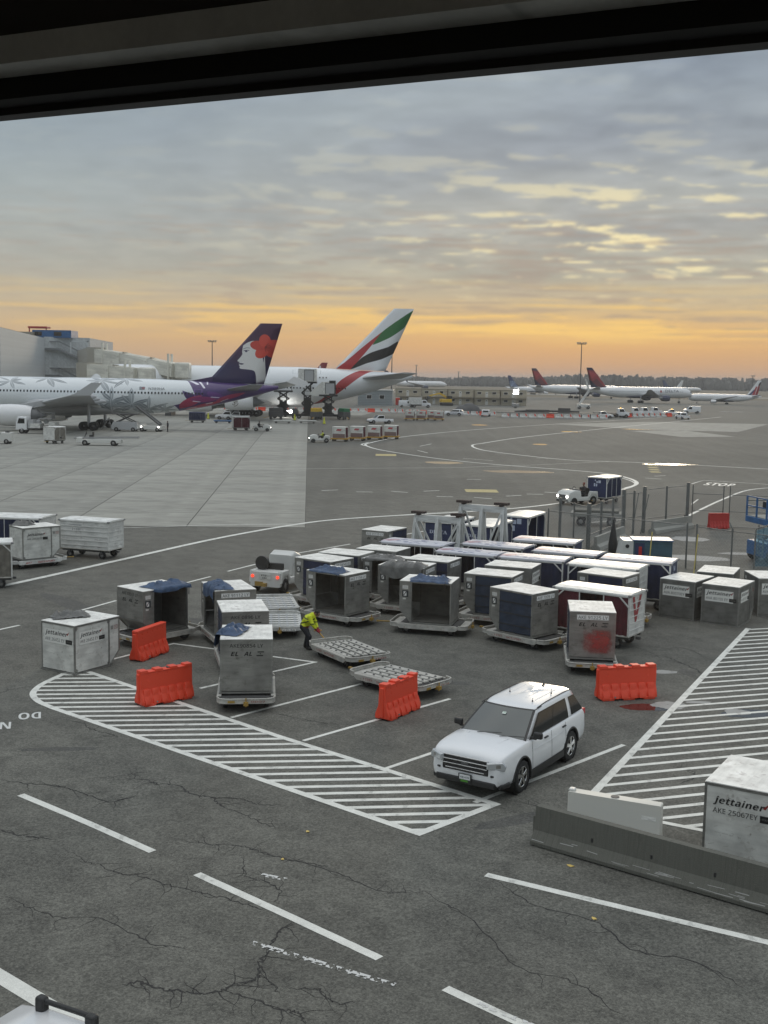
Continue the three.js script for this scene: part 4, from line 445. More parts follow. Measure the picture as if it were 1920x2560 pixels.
// ---- baggage carts
cart({ label: 'cart with maroon curtains and a white end with a red mark', group: gC, x: 8.1, z: -43.05, yaw: -34, L: 3.0, W: 1.5, H: 2.05, curtain: 'maroon', end: 'white', ribs: 1, text: ['vmark', 1.1, 1.2], closed: [1, 0, 1], seed: 3 });
cart({ label: 'white roofed cart with ribbed end behind the container with dark windows', group: gC, x: 9.43, z: -48.52, yaw: -27.8, L: 2.97, curtain: 'navy', end: 'white', ribs: 1, closed: [0.4, 1, 1], seed: 4 });
cart({ label: 'navy cart with a pale printed roof at the right end of the cart row', group: gC, x: 11.12, z: -50.23, yaw: -24.2, L: 3.0, curtain: 'navy', end: 'navyPanel', roof: 'roofPrint', closed: [1, 1], seed: 5, text: ['notes', 0.6, 0.66] });
cart({ label: 'printed roof cart at the left end of the rear cart row', group: gC, x: 1.6, z: -54.2, yaw: -25.5, L: 3.1, curtain: 'navy', roof: 'roofPrint', closed: [1, 0, 0], seed: 6 });
cart({ label: 'printed roof cart with one navy curtain, left in the front cart row', group: gC, x: 3.91, z: -51.45, yaw: -25.7, L: 2.8, W: 1.5, curtain: 'navy', roof: 'roofPrint', closed: [0, 0, 1], seed: 7 });
cart({ label: 'printed roof cart under the tall trestle', group: gC, x: 5.35, z: -53.9, yaw: -28, L: 3.0, curtain: 'navy', roof: 'roofPrint', closed: [0, 1, 0.3], seed: 8 });
cart({ label: 'printed roof cart with full navy curtain in the middle of the front cart row', group: gC, x: 6.6, z: -50.15, yaw: -22, L: 2.8, W: 1.5, curtain: 'navy', roof: 'roofPrint', closed: [1, 1], seed: 9 });
cart({ label: 'printed roof cart between the middle and right carts of the rear row', group: gC, x: 8.35, z: -52.05, yaw: -27, L: 2.9, W: 1.5, curtain: 'navy', roof: 'roofPrint', closed: [1, 1, 1], seed: 10 });
cart({ label: 'printed roof cart nearest the low end of the wire fence', group: gC, x: 7.9, z: -55.75, yaw: -23, L: 3.0, curtain: 'navy', roof: 'roofPrint', closed: [0, 0, 0], seed: 11 });
cart({ label: 'navy cart lettered DELTA behind the low trestle', group: gC, x: 3.6, z: -63.4, yaw: 65, L: 3.3, W: 1.6, curtain: 'navy', text: ['delta1', 1.2, 0.54], textEnd: -1, closed: [0, 1, 1], seed: 12 });
cart({ label: 'navy cart lettered DELTA behind the tall trestle', group: gC, x: 5.55, z: -62.1, yaw: 65, L: 3.4, W: 1.65, curtain: 'navy', text: ['delta1', 1.2, 0.54], textEnd: -1, closed: [0, 0, 1], seed: 13 });
cart({ label: 'navy cart with paper notices on its end, loaded and open, behind the trestles', group: gC, x: 8.0, z: -66.5, yaw: 65, L: 3.2, W: 1.6, curtain: 'navy', text: ['notes', 0.9, 1.0], textEnd: -1, closed: [0, 0.3], seed: 14 });
cart({ label: 'navy cart towed by the white tug near the fence', group: gC, x: 17.72, z: -93.9, yaw: 55.5, L: 2.9, W: 1.7, curtain: 'navy', closed: [1, 1, 1], text: ['notes', 0.7, 0.7], textEnd: -1, seed: 15 });
cart({ label: 'white metal cart with ribbed sides at the left', group: gC, x: -15.45, z: -61.42, yaw: -18.9, L: 2.95, W: 1.5, H: 2.02, end: 'white', solid: 1, ribs: 1, text: ['ribcart', 0.8, 0.46], textEnd: 2 });
cart({ label: 'white roofed cart with navy curtain behind container 28526', group: gC, x: -19.3, z: -61.8, yaw: -8, L: 3.0, W: 2.0, H: 2.1, end: 'white', curtain: 'navy', closed: [1, 1, 1], seed: 16 });
cart({ label: 'cart with brown canvas curtains cut by the left edge', group: gC, x: -18.25, z: -52.15, yaw: 18, L: 2.9, W: 1.5, H: 2.1, end: 'canvas', curtain: 'canvas', closed: [1, 1, 1], seed: 17 });
// ================================================================ vehicles
function loft(rings, closed = true, caps = true) {      // rings of equal length; smooth skin with creased edges
  const n = rings[0].length, pos = [], idx = []; for (const r of rings) for (const p of r) pos.push(...p);
  const m = closed ? n : n - 1; for (let i = 0; i < rings.length - 1; i++) for (let j = 0; j < m; j++) { const a = i * n + j, b = i * n + (j + 1) % n, c = a + n, d = b + n; idx.push(a, b, d, a, d, c); }
  if (caps && closed) for (const [i, f] of [[0, 1], [rings.length - 1, 0]]) { const c = pos.length / 3, k = [0, 0, 0]; rings[i].forEach((p) => { k[0] += p[0] / n; k[1] += p[1] / n; k[2] += p[2] / n; }); pos.push(...k); for (let j = 0; j < n; j++) { const a = i * n + j, b = i * n + (j + 1) % n; f ? idx.push(c, b, a) : idx.push(c, a, b); } }
  const g = new THREE.BufferGeometry(); g.setAttribute('position', new THREE.Float32BufferAttribute(pos, 3)); g.setIndex(idx); g.computeVertexNormals(); return g;
}
const lerpT = (t, x) => { if (x <= t[0][0]) return t[0].slice(1); for (let i = 1; i < t.length; i++) if (x <= t[i][0]) { let q = (x - t[i - 1][0]) / (t[i][0] - t[i - 1][0]); return t[i].slice(1).map((v, k) => mix(t[i - 1][k + 1], v, q)); } return t[t.length - 1].slice(1); };
print('plate', 90, 60, (x) => { x.fillStyle = '#d4d6d6'; x.fillRect(4, 4, 82, 36); txt(x, 'KBJ 4179', 45, 24, 18, '#39414a', 'bold', 68); x.fillStyle = '#4c8a2c'; x.fillRect(14, 42, 56, 16); }); print('permit', 30, 20, (x) => { x.fillStyle = '#dfe6e0'; x.fillRect(0, 0, 30, 20); x.fillStyle = '#5a9a70'; x.fillRect(4, 4, 22, 4); });
function suv(label, pos, yaw, detail = true, group) {
  const o = thing('suv', label, 'car', pos, yaw, group);
  // lower body: x forward; station -> [half width, floor, shoulder height]
  const st = [[-2.5, 0.8, 0.5, 1.04], [-2.47, 0.88, 0.42, 1.1], [-2.36, 0.95, 0.36, 1.14], [-2.0, 0.985, 0.33, 1.15], [-1, 1.0, 0.31, 1.14], [0, 1.0, 0.31, 1.135], [1.0, 0.995, 0.31, 1.14], [1.35, 0.99, 0.31, 1.15], [1.8, 0.985, 0.31, 1.135], [2.1, 0.97, 0.32, 1.11], [2.3, 0.945, 0.34, 1.07], [2.4, 0.91, 0.36, 1.03], [2.46, 0.87, 0.39, 0.985], [2.5, 0.8, 0.44, 0.92]];
  const xs = []; for (let x = -2.5; x <= 2.501; x += 0.0625) xs.push(Math.min(x, 2.5));
  const ring = (x) => { const [w, b, s] = lerpT(st, x), cr = 0.035 + 0.02 * sst(1.1, 1.6, x), half = [[0, b], [w * 0.86, b], [w * 0.95, b + 0.05], [w * 0.99, b + 0.16], [w, mix(b, s, 0.42)], [w * 0.992, mix(b, s, 0.62)], [w * 0.985, mix(b, s, 0.8)], [w * 0.955, s - 0.05], [w * 0.915, s - 0.01], [w * 0.8, s + 0.012], [w * 0.45, s + cr], [0, s + cr + 0.006]]; return [...half.map(([z, y]) => [x, y, z]), ...half.slice(1, -1).reverse().map(([z, y]) => [x, y, -z])]; };
  let body = loft(xs.map(ring)); body.setAttribute('uv', new THREE.Float32BufferAttribute(new Float32Array(body.attributes.position.count * 2), 2));
  try { const ev = new Evaluator(); ev.attributes = ['position', 'normal', 'uv']; ev.useGroups = false; let A = new Brush(body); A.updateMatrixWorld(); for (const wx of [1.45, -1.41]) for (const s of [-1, 1]) { const B = new Brush(cyl(0.455, 0.6, 'z', wx, 0.4, s * 0.98, 32)); B.updateMatrixWorld(); A = ev.evaluate(A, B, SUBTRACTION); A.updateMatrixWorld(); } body = A.geometry; } catch (e) { console.log('arches not cut', e.message); }
  part(o, 'body', body, mt.carWhite);
  part(o, 'underbody', join(box(2.2, 0.2, 1.5, 0, 0.42, 0), box(0.9, 0.3, 1.0, 1.45, 0.5, 0), box(0.9, 0.3, 1.0, -1.41, 0.5, 0)), mt.black);
  for (const s of [-1, 1]) { part(o, 'sill_cladding', box(1.95, 0.17, 0.06, 0.02, 0.33, s * 0.965), mt.black); for (const wx of [1.45, -1.41]) { const t = new THREE.TorusGeometry(0.465, 0.035, 6, 24, Math.PI); part(o, 'arch_trim', t.translate(wx, 0.4, s * 0.965), mt.black); part(o, 'arch_liner', put(new THREE.CylinderGeometry(0.45, 0.45, 0.5, 24, 1, true, -Math.PI / 2, Math.PI), wx, 0.4, s * 0.72, Math.PI / 2), mt.black); } }
  // cabin: level 0 belt .. 1 roof
  const xf = (v) => 1.22 - 0.92 * v - 0.06 * v * v, xr = (v) => -2.43 + 0.3 * v ** 1.4, hw = (v) => 0.915 - 0.19 * v ** 1.15, yy = (v) => 1.11 + 0.585 * v;
  const out = (v, grow = 0) => { const pts = [], N = 48, a = xf(v), b = xr(v), cx = (a + b) / 2, hx = (a - b) / 2 + grow, hz = hw(v) + grow; for (let i = 0; i < N; i++) { const t = i / N * Math.PI * 2, c = Math.cos(t), s = Math.sin(t), k = 1 / (Math.abs(c) ** 7 + Math.abs(s) ** 7) ** (1 / 7); const z = s * k * hz, x = cx + c * k * hx - (c > 0 ? 0.1 : 0.05) * Math.sign(c) * Math.abs(c) ** 3 * (z / hz) ** 2; pts.push([x, yy(v), z]); } return pts; };
  const lv = [0, 0.15, 0.3, 0.45, 0.6, 0.75, 0.88, 0.96], rings = lv.map((v) => out(v)); const top = (f, dy) => out(0.96).map(([x, y, z]) => [mix(-0.98, x, f), y + dy + 0.03 * (1 - (z / 0.75) ** 2) * (1 - f), z * f]); rings.push(top(0.965, 0.03), top(0.9, 0.05), top(0.7, 0.062), top(0.35, 0.075), top(0.02, 0.08)); const cabinGeo = loft(rings.map((r) => r.slice().reverse())); part(o, 'cabin', cabinGeo, mt.carWhite);
  const side = (s, q, mat, name, off = 0.008) => { const gs = []; const n = 8; const P = (t, v) => { const x = mix(xr(v), xf(v), t), z = hw(v); const c = mix(-1, 1, t); return [x, yy(v), s * (z + off)]; }; const pos = [], idx = [], [a0, a1, b0, b1, v0, v1] = q; for (let j = 0; j <= n; j++) for (let i = 0; i <= n; i++) { const v = mix(v0, v1, j / n), t = mix(mix(a0, b0, j / n), mix(a1, b1, j / n), i / n); pos.push(...P(t, v)); } for (let j = 0; j < n; j++) for (let i = 0; i < n; i++) { const a = j * (n + 1) + i; s > 0 ? idx.push(a, a + 1, a + n + 2, a, a + n + 2, a + n + 1) : idx.push(a, a + n + 2, a + 1, a, a + n + 1, a + n + 2); } const g = new THREE.BufferGeometry(); g.setAttribute('position', new THREE.Float32BufferAttribute(pos, 3)); g.setIndex(idx); g.computeVertexNormals(); return part(o, name, g, mat); };
  for (const s of [-1, 1]) { side(s, [0.3, 0.955, 0.3, 0.93, 0.06, 0.86], mt.blackGloss, 'window_surround', 0.006); side(s, [0.6, 0.93, 0.605, 0.9, 0.08, 0.83], mt.glass, 'front_side_window', 0.011); side(s, [0.315, 0.585, 0.335, 0.585, 0.08, 0.83], mt.glass, 'rear_side_window', 0.011); side(s, [0.05, 0.25, 0.1, 0.235, 0.1, 0.84], mt.glass, 'quarter_window', 0.011); }
  const front = (v0, v1, w0, w1, f, mat, name, off) => { const pos = [], idx = [], n = 12; for (let j = 0; j <= n; j++) for (let i = 0; i <= n; i++) { const v = mix(v0, v1, j / n), q = mix(-1, 1, i / n) * mix(w0, w1, j / n), z = q * hw(v), x = f > 0 ? xf(v) - 0.1 * q * q + off : xr(v) + 0.05 * q * q - off; pos.push(x, yy(v) + (f > 0 ? off : 0), z); } for (let j = 0; j < n; j++) for (let i = 0; i < n; i++) { const a = j * (n + 1) + i; f < 0 ? idx.push(a, a + 1, a + n + 2, a, a + n + 2, a + n + 1) : idx.push(a, a + n + 2, a + 1, a, a + n + 1, a + n + 2); } const g = new THREE.BufferGeometry(); g.setAttribute('position', new THREE.Float32BufferAttribute(pos, 3)); g.setIndex(idx); g.computeVertexNormals(); return part(o, name, g, mat); };
  front(0.01, 0.95, 0.965, 0.95, 1, mt.blackGloss, 'windscreen_surround', 0.012); const ws = front(0.05, 0.9, 0.9, 0.88, 1, mt.glassCar, 'windscreen', 0.02); front(0.15, 0.85, 0.85, 0.8, -1, mt.glass, 'rear_window', 0.012);
  if (detail) {
    decal(ws, 'permit', 'permit', 0.1, 0.07, 0.56, 1.57, -0.02, Math.PI / 2, -0.9);
    for (const s of [0.35, -0.25]) part(o, 'wiper', tube([[1.26, 1.2, s], [1.2, 1.225, s - 0.28], [1.15, 1.25, s - 0.6]], 0.009, 5), mt.black);
    { const rc = new THREE.Raycaster(), cab = new THREE.Mesh(cabinGeo, new THREE.MeshBasicMaterial({ side: THREE.DoubleSide })); cab.updateMatrixWorld(); const yAt = (x, z) => { rc.set(V3(x, 3, z), V3(0, -1, 0)); const h = rc.intersectObject(cab); return h.length ? h[0].point.y : 1.72; }; for (const z of [-0.42, -0.15, 0.15, 0.42]) part(o, 'roof_rib', tube([-0.35, -0.65, -0.95, -1.25, -1.6].map((x) => [x, yAt(x, z) - 0.003, z]), 0.009, 6), mt.carWhite); }
    for (const s of [-1, 1]) { part(o, 'roof_rail', tube([[0.1, 1.7, s * 0.69], [-0.4, 1.735, s * 0.685], [-1.5, 1.735, s * 0.68], [-2.0, 1.7, s * 0.67]], 0.012, 5), mt.black); part(o, 'roof_seam', tube([[0.32, 1.665, s * 0.72], [0.26, 1.685, s * 0.71], [-0.1, 1.7, s * 0.71]], 0.012, 5), mt.black); }
    for (const [x, z, h] of [[-0.7, 0.45, 0.16], [-1.15, -0.5, 0.2], [-0.2, -0.42, 0.07]]) part(o, 'antenna', join(cyl(0.02, 0.03, 'y', x, 1.755, z, 8), bar([x, 1.76, z], [x, 1.76 + h, z], 0.006, 5)), mt.black); part(o, 'fin_antenna', ext([[-0.1, 0], [0.08, 0], [-0.04, 0.07]], 0.04, 0.006).translate(-1.75, 1.745, 0), mt.blackGloss);
    // face
    part(o, 'grille', rbox(0.08, 0.36, 1.2, 0.03, 2.485, 0.79, 0), mt.black); for (const [y, w, x] of [[0.96, 1.18, 2.5], [0.87, 1.2, 2.525], [0.77, 1.16, 2.525], [0.67, 1.02, 2.52]]) part(o, 'grille_bar', rbox(0.05, 0.022, w, 0.008, x, y, 0), mt.chrome); part(o, 'badge', put(new THREE.SphereGeometry(0.1, 20, 10), 0, 0, 0).scale(0.2, 0.42, 1).translate(2.54, 0.82, 0), mt.greyDark);
    for (const s of [-1, 1]) { const h = part(o, 'headlight', ext([[-0.22, -0.075], [0.2, -0.11], [0.24, 0.0], [0.15, 0.1], [-0.22, 0.07]].map(([a, b]) => [a * -s, b]), 0.16, 0.02).rotateY(Math.PI / 2).rotateY(s * -0.5).translate(2.425, 0.88, s * 0.76), std([0.5, 0.52, 0.53], 0.12, 0.3, { coat: 1 })); part(h, 'lens', join(rbox(0.05, 0.1, 0.12, 0.01, 2.515, 0.88, s * 0.69, 0, s * -0.5), rbox(0.05, 0.1, 0.12, 0.01, 2.45, 0.88, s * 0.83, 0, s * -0.5)), mt.chrome); part(o, 'fog_light_bezel', join(rbox(0.05, 0.045, 0.22, 0.01, 2.465, 0.63, s * 0.76, 0, s * -0.45), rbox(0.05, 0.14, 0.08, 0.01, 2.445, 0.56, s * 0.8, 0, s * -0.45)), mt.black); part(o, 'mirror', join(rbox(0.12, 0.16, 0.23, 0.045, 0.86, 1.25, s * 1.08), box(0.07, 0.05, 0.14, 0.86, 1.17, s * 0.97)), mt.black); for (const x of [0.16, -0.92]) part(o, 'door_handle', rbox(0.2, 0.035, 0.05, 0.014, x, 1.03, s * 0.985), mt.black); for (const x of [0.95, -0.16, -1.02]) part(o, 'door_seam', tube([[x, 1.12, s * 0.968], [x, 0.84, s * 0.998], [x - 0.02, 0.45, s * 1.001]], 0.004, 4), mt.greyDark); part(o, 'tail_light', rbox(0.16, 0.16, 0.1, 0.03, -2.4, 1.06, s * 0.86), mt.red); part(o, 'crease', tube([[1.0, 0.92, s * 0.99], [0, 0.9, s * 0.998], [-1.2, 0.94, s * 0.995]], 0.006, 4), mt.carWhite); }
    part(o, 'bumper_lip', join(rbox(0.2, 0.16, 1.56, 0.05, 2.43, 0.4, 0), rbox(0.36, 0.14, 0.12, 0.05, 2.24, 0.38, 0.89, 0, 0.28), rbox(0.36, 0.14, 0.12, 0.05, 2.24, 0.38, -0.89, 0, -0.28)), mt.black); const pl = part(o, 'licence_plate', rbox(0.02, 0.2, 0.34, 0.005, 2.545, 0.48, -0.02), mt.black); decal(pl, 'lettering', 'plate', 0.31, 0.2, 2.558, 0.48, -0.02, Math.PI / 2);
    for (const z of [-0.35, 0.35]) part(o, 'hood_crease', tube([[1.3, 1.197, z * 1.5], [1.8, 1.184, z * 1.35], [2.25, 1.118, z * 1.15]], 0.01, 4), mt.carWhite);
  }
  for (const wx of [1.45, -1.41]) for (const s of [-1, 1]) { const w = part(o, 'wheel', put(lathe([[0.25, -0.12], [0.35, -0.125], [0.385, -0.09], [0.39, 0], [0.385, 0.09], [0.35, 0.125], [0.25, 0.12]], 32), wx, 0.39, s * 0.86, Math.PI / 2), mt.rubber); const sp = [cyl(0.055, 0.03, 'z', 0, 0, 0, 16)]; for (let k = 0; k < 5; k++) sp.push(put(ext([[-0.035, 0.03], [0.035, 0.03], [0.06, 0.245], [-0.06, 0.245]], 0.03, 0.006), 0, 0, 0, 0, 0, k * Math.PI * 0.4)); sp.push(put(new THREE.TorusGeometry(0.245, 0.016, 8, 32), 0, 0, 0)); part(w, 'rim', join(sp).translate(wx, 0.39, s * 0.965), mt.chrome); part(w, 'brake_disc', cyl(0.2, 0.03, 'z', wx, 0.39, s * 0.9, 20), mt.greyDark); }
  return o;
}
suv('white SUV parked across the bay line in front of the containers', [3.32, 0, -28.5], -122.1);

// ---- simple road vehicles: a side outline with rounded edges, glass, lamps and wheels
function rig({ name, label, category, pos, yaw, outline, width, paint = 'carWhite', glass = [], wheels, r = 0.36, lamps, bed, extra, group, stripe }) {
  const o = thing(name, label, category, pos, yaw, group); part(o, 'body', crease(ext(outline, width, 0.05, [], 2), 30), mt[paint]);
  glass.forEach(([n, pts]) => { for (const s of [-1, 1]) part(o, n, ext(pts, 0.02).translate(0, 0, s * (width / 2)), mt.glass); });
  for (const x of wheels) for (const s of [-1, 1]) { part(o, 'wheel_arch', cyl(r * 1.14, 0.05, 'z', x, r, s * (width / 2 - 0.015), 20), mt.black); wheelOn(o, r, 0.24, x, r, s * (width / 2 - 0.06)); }
  if (lamps) for (const s of [-1, 1]) { part(o, 'headlight', rbox(0.06, 0.12, 0.24, 0.02, lamps[0], lamps[2], s * (width / 2 - 0.22)), lamps[3] || mt.chrome); part(o, 'tail_light', rbox(0.05, 0.22, 0.14, 0.02, lamps[1], lamps[2] + 0.05, s * (width / 2 - 0.12)), mt.red); }
  if (extra) extra(o); return o;
}
const pick = (label, pos, yaw, more = {}) => rig({ name: 'pickup_truck', label, category: 'pickup', pos, yaw, width: 1.95, outline: [[-2.75, 0.45], [-2.75, 1.02], [-0.75, 1.02], [-0.7, 1.62], [-0.5, 1.78], [0.55, 1.78], [1.2, 1.16], [2.45, 1.02], [2.72, 0.8], [2.72, 0.45]], glass: [['side_window', [[-0.6, 1.14], [-0.6, 1.6], [-0.45, 1.68], [0.5, 1.68], [1.0, 1.16]]]], wheels: [1.75, -1.7], lamps: [2.7, -2.74, 0.8], group: 'pickups and service vehicles', extra: (o) => { part(o, 'windscreen', box(0.03, 0.82, 1.6, 0.9, 1.48, 0, 0, 0, 0.81), mt.glass); part(o, 'rear_window', box(0.03, 0.44, 1.5, -0.735, 1.38, 0), mt.glass); part(o, 'bed_floor', box(1.7, 0.03, 1.6, -1.75, 1.045, 0), mt.greyDark); part(o, 'bumper', rbox(0.12, 0.18, 1.9, 0.04, 2.74, 0.5, 0), mt.greyDark); }, ...more });
const van = (label, pos, yaw) => rig({ name: 'van', label, category: 'van', pos, yaw, width: 2.0, outline: [[-2.6, 0.4], [-2.6, 2.1], [-2.4, 2.3], [1.0, 2.3], [1.8, 1.35], [2.5, 1.1], [2.6, 0.8], [2.6, 0.4]], glass: [['side_window', [[0.2, 1.3], [0.2, 2.0], [0.95, 2.0], [1.5, 1.3]]]], wheels: [1.7, -1.6], lamps: [2.58, -2.6, 0.8], group: 'pickups and service vehicles', extra: (o) => part(o, 'windscreen', box(0.03, 1.1, 1.7, 1.45, 1.85, 0, 0, 0, 0.7), mt.glass) });
const truck = (label, pos, yaw, o2 = {}) => rig({ name: 'utility_truck', label, category: 'truck', pos, yaw, width: 2.2, r: 0.45, outline: [[0.3, 0.55], [0.3, 2.35], [0.5, 2.5], [1.7, 2.5], [2.15, 1.65], [3.1, 1.5], [3.3, 1.1], [3.3, 0.55]], glass: [['side_window', [[0.6, 1.6], [0.6, 2.3], [1.6, 2.3], [1.95, 1.6]]]], wheels: [2.4, -2.2], lamps: [3.28, -3.2, 1.1], group: 'white trucks beyond the service road', extra: (o) => { part(o, 'windscreen', box(0.03, 0.85, 1.9, 1.98, 2.06, 0, 0, 0, 0.49), mt.glass); part(o, 'chassis', box(3.8, 0.22, 1.0, -1.4, 0.72, 0), mt.black); part(o, 'flat_bed', box(3.5, 0.16, 2.3, -1.55, 0.95, 0), mt.greyDark); if (o2.beacon) part(o, 'beacon', rbox(0.3, 0.2, 0.7, 0.06, 1.1, 2.6, 0), mt.beacon); if (o2.box) part(o, 'cargo_box', metreUV(rbox(4.2, 2.3, 2.3, 0.05, -1.85, 2.15, 0)), mt.white); } });
// ---- baggage tugs
function tug({ label, pos, yaw, color = 'white', nose = 'white', lamps = mt.lampGlow, tail = mt.red, plate }) {
  const o = thing('baggage_tug', label, 'tug', pos, yaw, 'baggage tugs');
  part(o, 'body', crease(join(ext([[-1.5, 0.32], [-1.5, 0.98], [-0.75, 1.0], [-0.65, 0.62], [0.2, 0.6], [0.3, 1.12], [0.9, 1.16], [1.35, 1.02], [1.5, 0.82], [1.5, 0.3]], 1.5, 0.06, [], 2)), 30), mt[color]); part(o, 'nose', crease(ext([[1.0, 0.34], [1.02, 1.02], [1.36, 1.0], [1.53, 0.82], [1.56, 0.36]], 1.3, 0.05, [], 2), 30), mt[nose]);
  part(o, 'grille', box(0.03, 0.36, 0.8, 1.57, 0.64, 0), mt.greyDark); for (let k = 0; k < 7; k++) part(o, 'grille_bar', box(0.03, 0.36, 0.035, 1.585, 0.64, -0.36 + k * 0.12), mt.grey);
  for (const s of [-1, 1]) { const h = part(o, 'headlight', cyl(0.1, 0.06, 'x', 1.55, 0.68, s * 0.55, 16), lamps); part(o, 'tail_light', cyl(0.07, 0.05, 'x', -1.52, 0.78, s * 0.62, 14), tail); part(o, 'rear_fender', crease(ext([[-1.48, 0.5], [-1.4, 1.02], [-0.7, 1.02], [-0.5, 0.55], [-0.68, 0.55], [-0.8, 0.78], [-1.22, 0.78], [-1.34, 0.5]], 0.26, 0.03, [], 2), 30).translate(0, 0, s * 0.68), mt[color]); wheelOn(o, 0.34, 0.24, -1.0, 0.34, s * 0.68); wheelOn(o, 0.27, 0.18, 0.95, 0.27, s * 0.66); part(o, 'front_arch', cyl(0.32, 0.04, 'z', 0.95, 0.28, s * 0.735, 18), mt.black); }
  part(o, 'seat', join(rbox(0.5, 0.14, 1.1, 0.05, -0.45, 0.72, 0), rbox(0.14, 0.5, 1.1, 0.05, -0.72, 1.05, 0)), mt.black); part(o, 'dashboard', rbox(0.16, 0.24, 1.2, 0.04, 0.3, 1.1, 0), mt.greyDark); part(o, 'steering_wheel', put(new THREE.TorusGeometry(0.19, 0.02, 6, 20), 0.08, 1.18, 0.3, 0, Math.PI / 2, 0.5), mt.black); part(o, 'hitch', box(0.22, 0.14, 0.2, -1.58, 0.42, 0), mt.amberDark); part(o, 'bumper', rbox(0.1, 0.16, 1.3, 0.03, 1.56, 0.34, 0), mt.black);
  if (plate) { const p = part(o, 'number_plate', rbox(0.02, 0.26, 0.6, 0.01, -1.515, 0.78, 0), mt.whiteUld); decal(p, 'lettering', 'btd', 0.52, 0.26, -1.5275, 0.78, 0, -Math.PI / 2); part(o, 'spare_seat_back', put(cyl(0.32, 0.16, 'x', 0, 0, 0, 22), -0.95, 1.3, -0.4), mt.black); part(o, 'bonnet', crease(ext([[0.05, 0.6], [0.05, 1.55], [0.5, 1.7], [1.1, 1.5], [1.55, 1.0], [1.55, 0.6]], 1.2, 0.14, [], 3), 40), mt.white); part(o, 'bonnet_opening', cyl(0.1, 0.04, 'z', 0.9, 1.02, -0.61, 16), mt.black); part(o, 'hook_plate', box(0.02, 0.2, 0.4, -1.52, 0.44, -0.3), mt.amberDark); }
  return o;
}
tug({ label: 'white tug with lit tail lights and plate reading BTD, seen from behind', pos: [-4.75, 0, -53.0], yaw: 70, tail: mt.tailGlow, plate: 1 });
tug({ label: 'white tug with lit headlight driving towards the fence', pos: [15.3, 0, -92.3], yaw: 212 });
tug({ label: 'green nosed tug pulling a train of four red and white containers', pos: [-9.75, 0.014, -173.2], yaw: 188, nose: 'green' });
tug({ label: 'small white tug beside the maroon and white cart on the apron', pos: [-21.6, 0.014, -205.2], yaw: 2 });
// ---- far vehicles
pick('white double cab pickup behind the blue flat dolly', [-32.4, 0.014, -255.2], 182); pick('white pickup half hidden behind another near the purple tail', [-34.6, 0.014, -256.9], 184); pick('white utility pickup driving away below the green and red tail', [-1.2, 0, -248.6], 200); pick('small white pickup by the orange and white barriers', [26.3, 0, -308.2], 80); pick('white pickup at the right end of the service vehicles', [79.4, 0, -314], 100);
suv('white patrol SUV with a dark side stripe near the row of red containers', [17.9, 0, -307.8], 175, false, 'pickups and service vehicles'); { const o = scene.children[scene.children.length - 1]; for (const s of [-1, 1]) part(o, 'side_stripe', box(2.6, 0.16, 0.02, -0.3, 0.82, s * 1.012), mt.navyPanel); part(o, 'light_bar', rbox(0.3, 0.12, 1.1, 0.04, -0.3, 1.82, 0), mt.black); }
van('white van at the far right end of the parked trucks', [98, 0, -376], 178); van('white van parked with its open back at the grey hut', [6.9, 0, -392], 5);
truck('white truck with a yellow beacon at the front of the truck line', [62.3, 0, -317], 4, { beacon: 1 }); truck('second white truck in the line of four', [69, 0, -330.5], 4); truck('third white truck in the line of four', [72.6, 0, -335], 4); truck('last white truck in the line of four, on the right', [76.8, 0, -340.5], 4); truck('white box truck parked before the beige site cabins', [11.6, 0, -391], 3, { box: 1 });
pick('pale service car with an amber roof light right of the trucks', [84.5, 0, -347], 178, { extra: (o) => part(o, 'roof_light', rbox(0.4, 0.22, 1.0, 0.05, 0, 1.88, 0), mt.beacon) });
pick('white flat car parked beside the long trailer', [57.4, 0, -310.6], 2); rig({ name: 'parked_car', label: 'white car half hidden behind the dark mound near the barriers', category: 'car', pos: [24, 0, -352], yaw: 6, width: 1.8, outline: [[-2.2, 0.4], [-2.2, 0.9], [-1.4, 1.0], [-0.9, 1.42], [0.4, 1.45], [1.1, 0.98], [2.0, 0.85], [2.15, 0.4]], glass: [['side_window', [[-1.15, 1.0], [-0.8, 1.36], [0.35, 1.38], [0.9, 1.0]]]], wheels: [1.35, -1.35], r: 0.32, lamps: [2.1, -2.18, 0.72], group: 'pickups and service vehicles' });
// long trailers with barrier beacons
for (const [x, z, L, l] of [[43, -309.5, 26, 'long low trailer with dark wheels behind the barrier line'], [33.2, -308, 8, 'short flat trailer at the left end of the barrier line'], [62, -322, 10, 'flat trailer just behind the first white truck']]) { const o = thing('flat_trailer', l, 'trailer', [x, 0, z], -2, 'flat trailers'); part(o, 'bed', box(L, 0.3, 2.6, 0, 1.15, 0), mt.greyDark); part(o, 'side_rail', box(L, 0.14, 0.06, 0, 1.2, 1.33), mt.dolly); for (let k = 0; k < 3; k++) for (const s of [-1, 1]) wheelOn(o, 0.5, 0.3, L / 2 - 2.5 - k * 1.25, 0.5, s * 1.0); part(o, 'front_leg', join(box(0.2, 1.0, 0.2, -L / 2 + 2, 0.5, 0.8), box(0.2, 1.0, 0.2, -L / 2 + 2, 0.5, -0.8)), mt.greyDark); if (L > 20) part(o, 'load', join(box(6, 0.7, 2, -3, 1.65, 0), box(3, 1.2, 2, 4, 1.9, 0), tube([[-9, 1.4, 0], [-4, 1.7, 0], [8, 1.6, 0]], 0.25, 8)), mt.deck); }
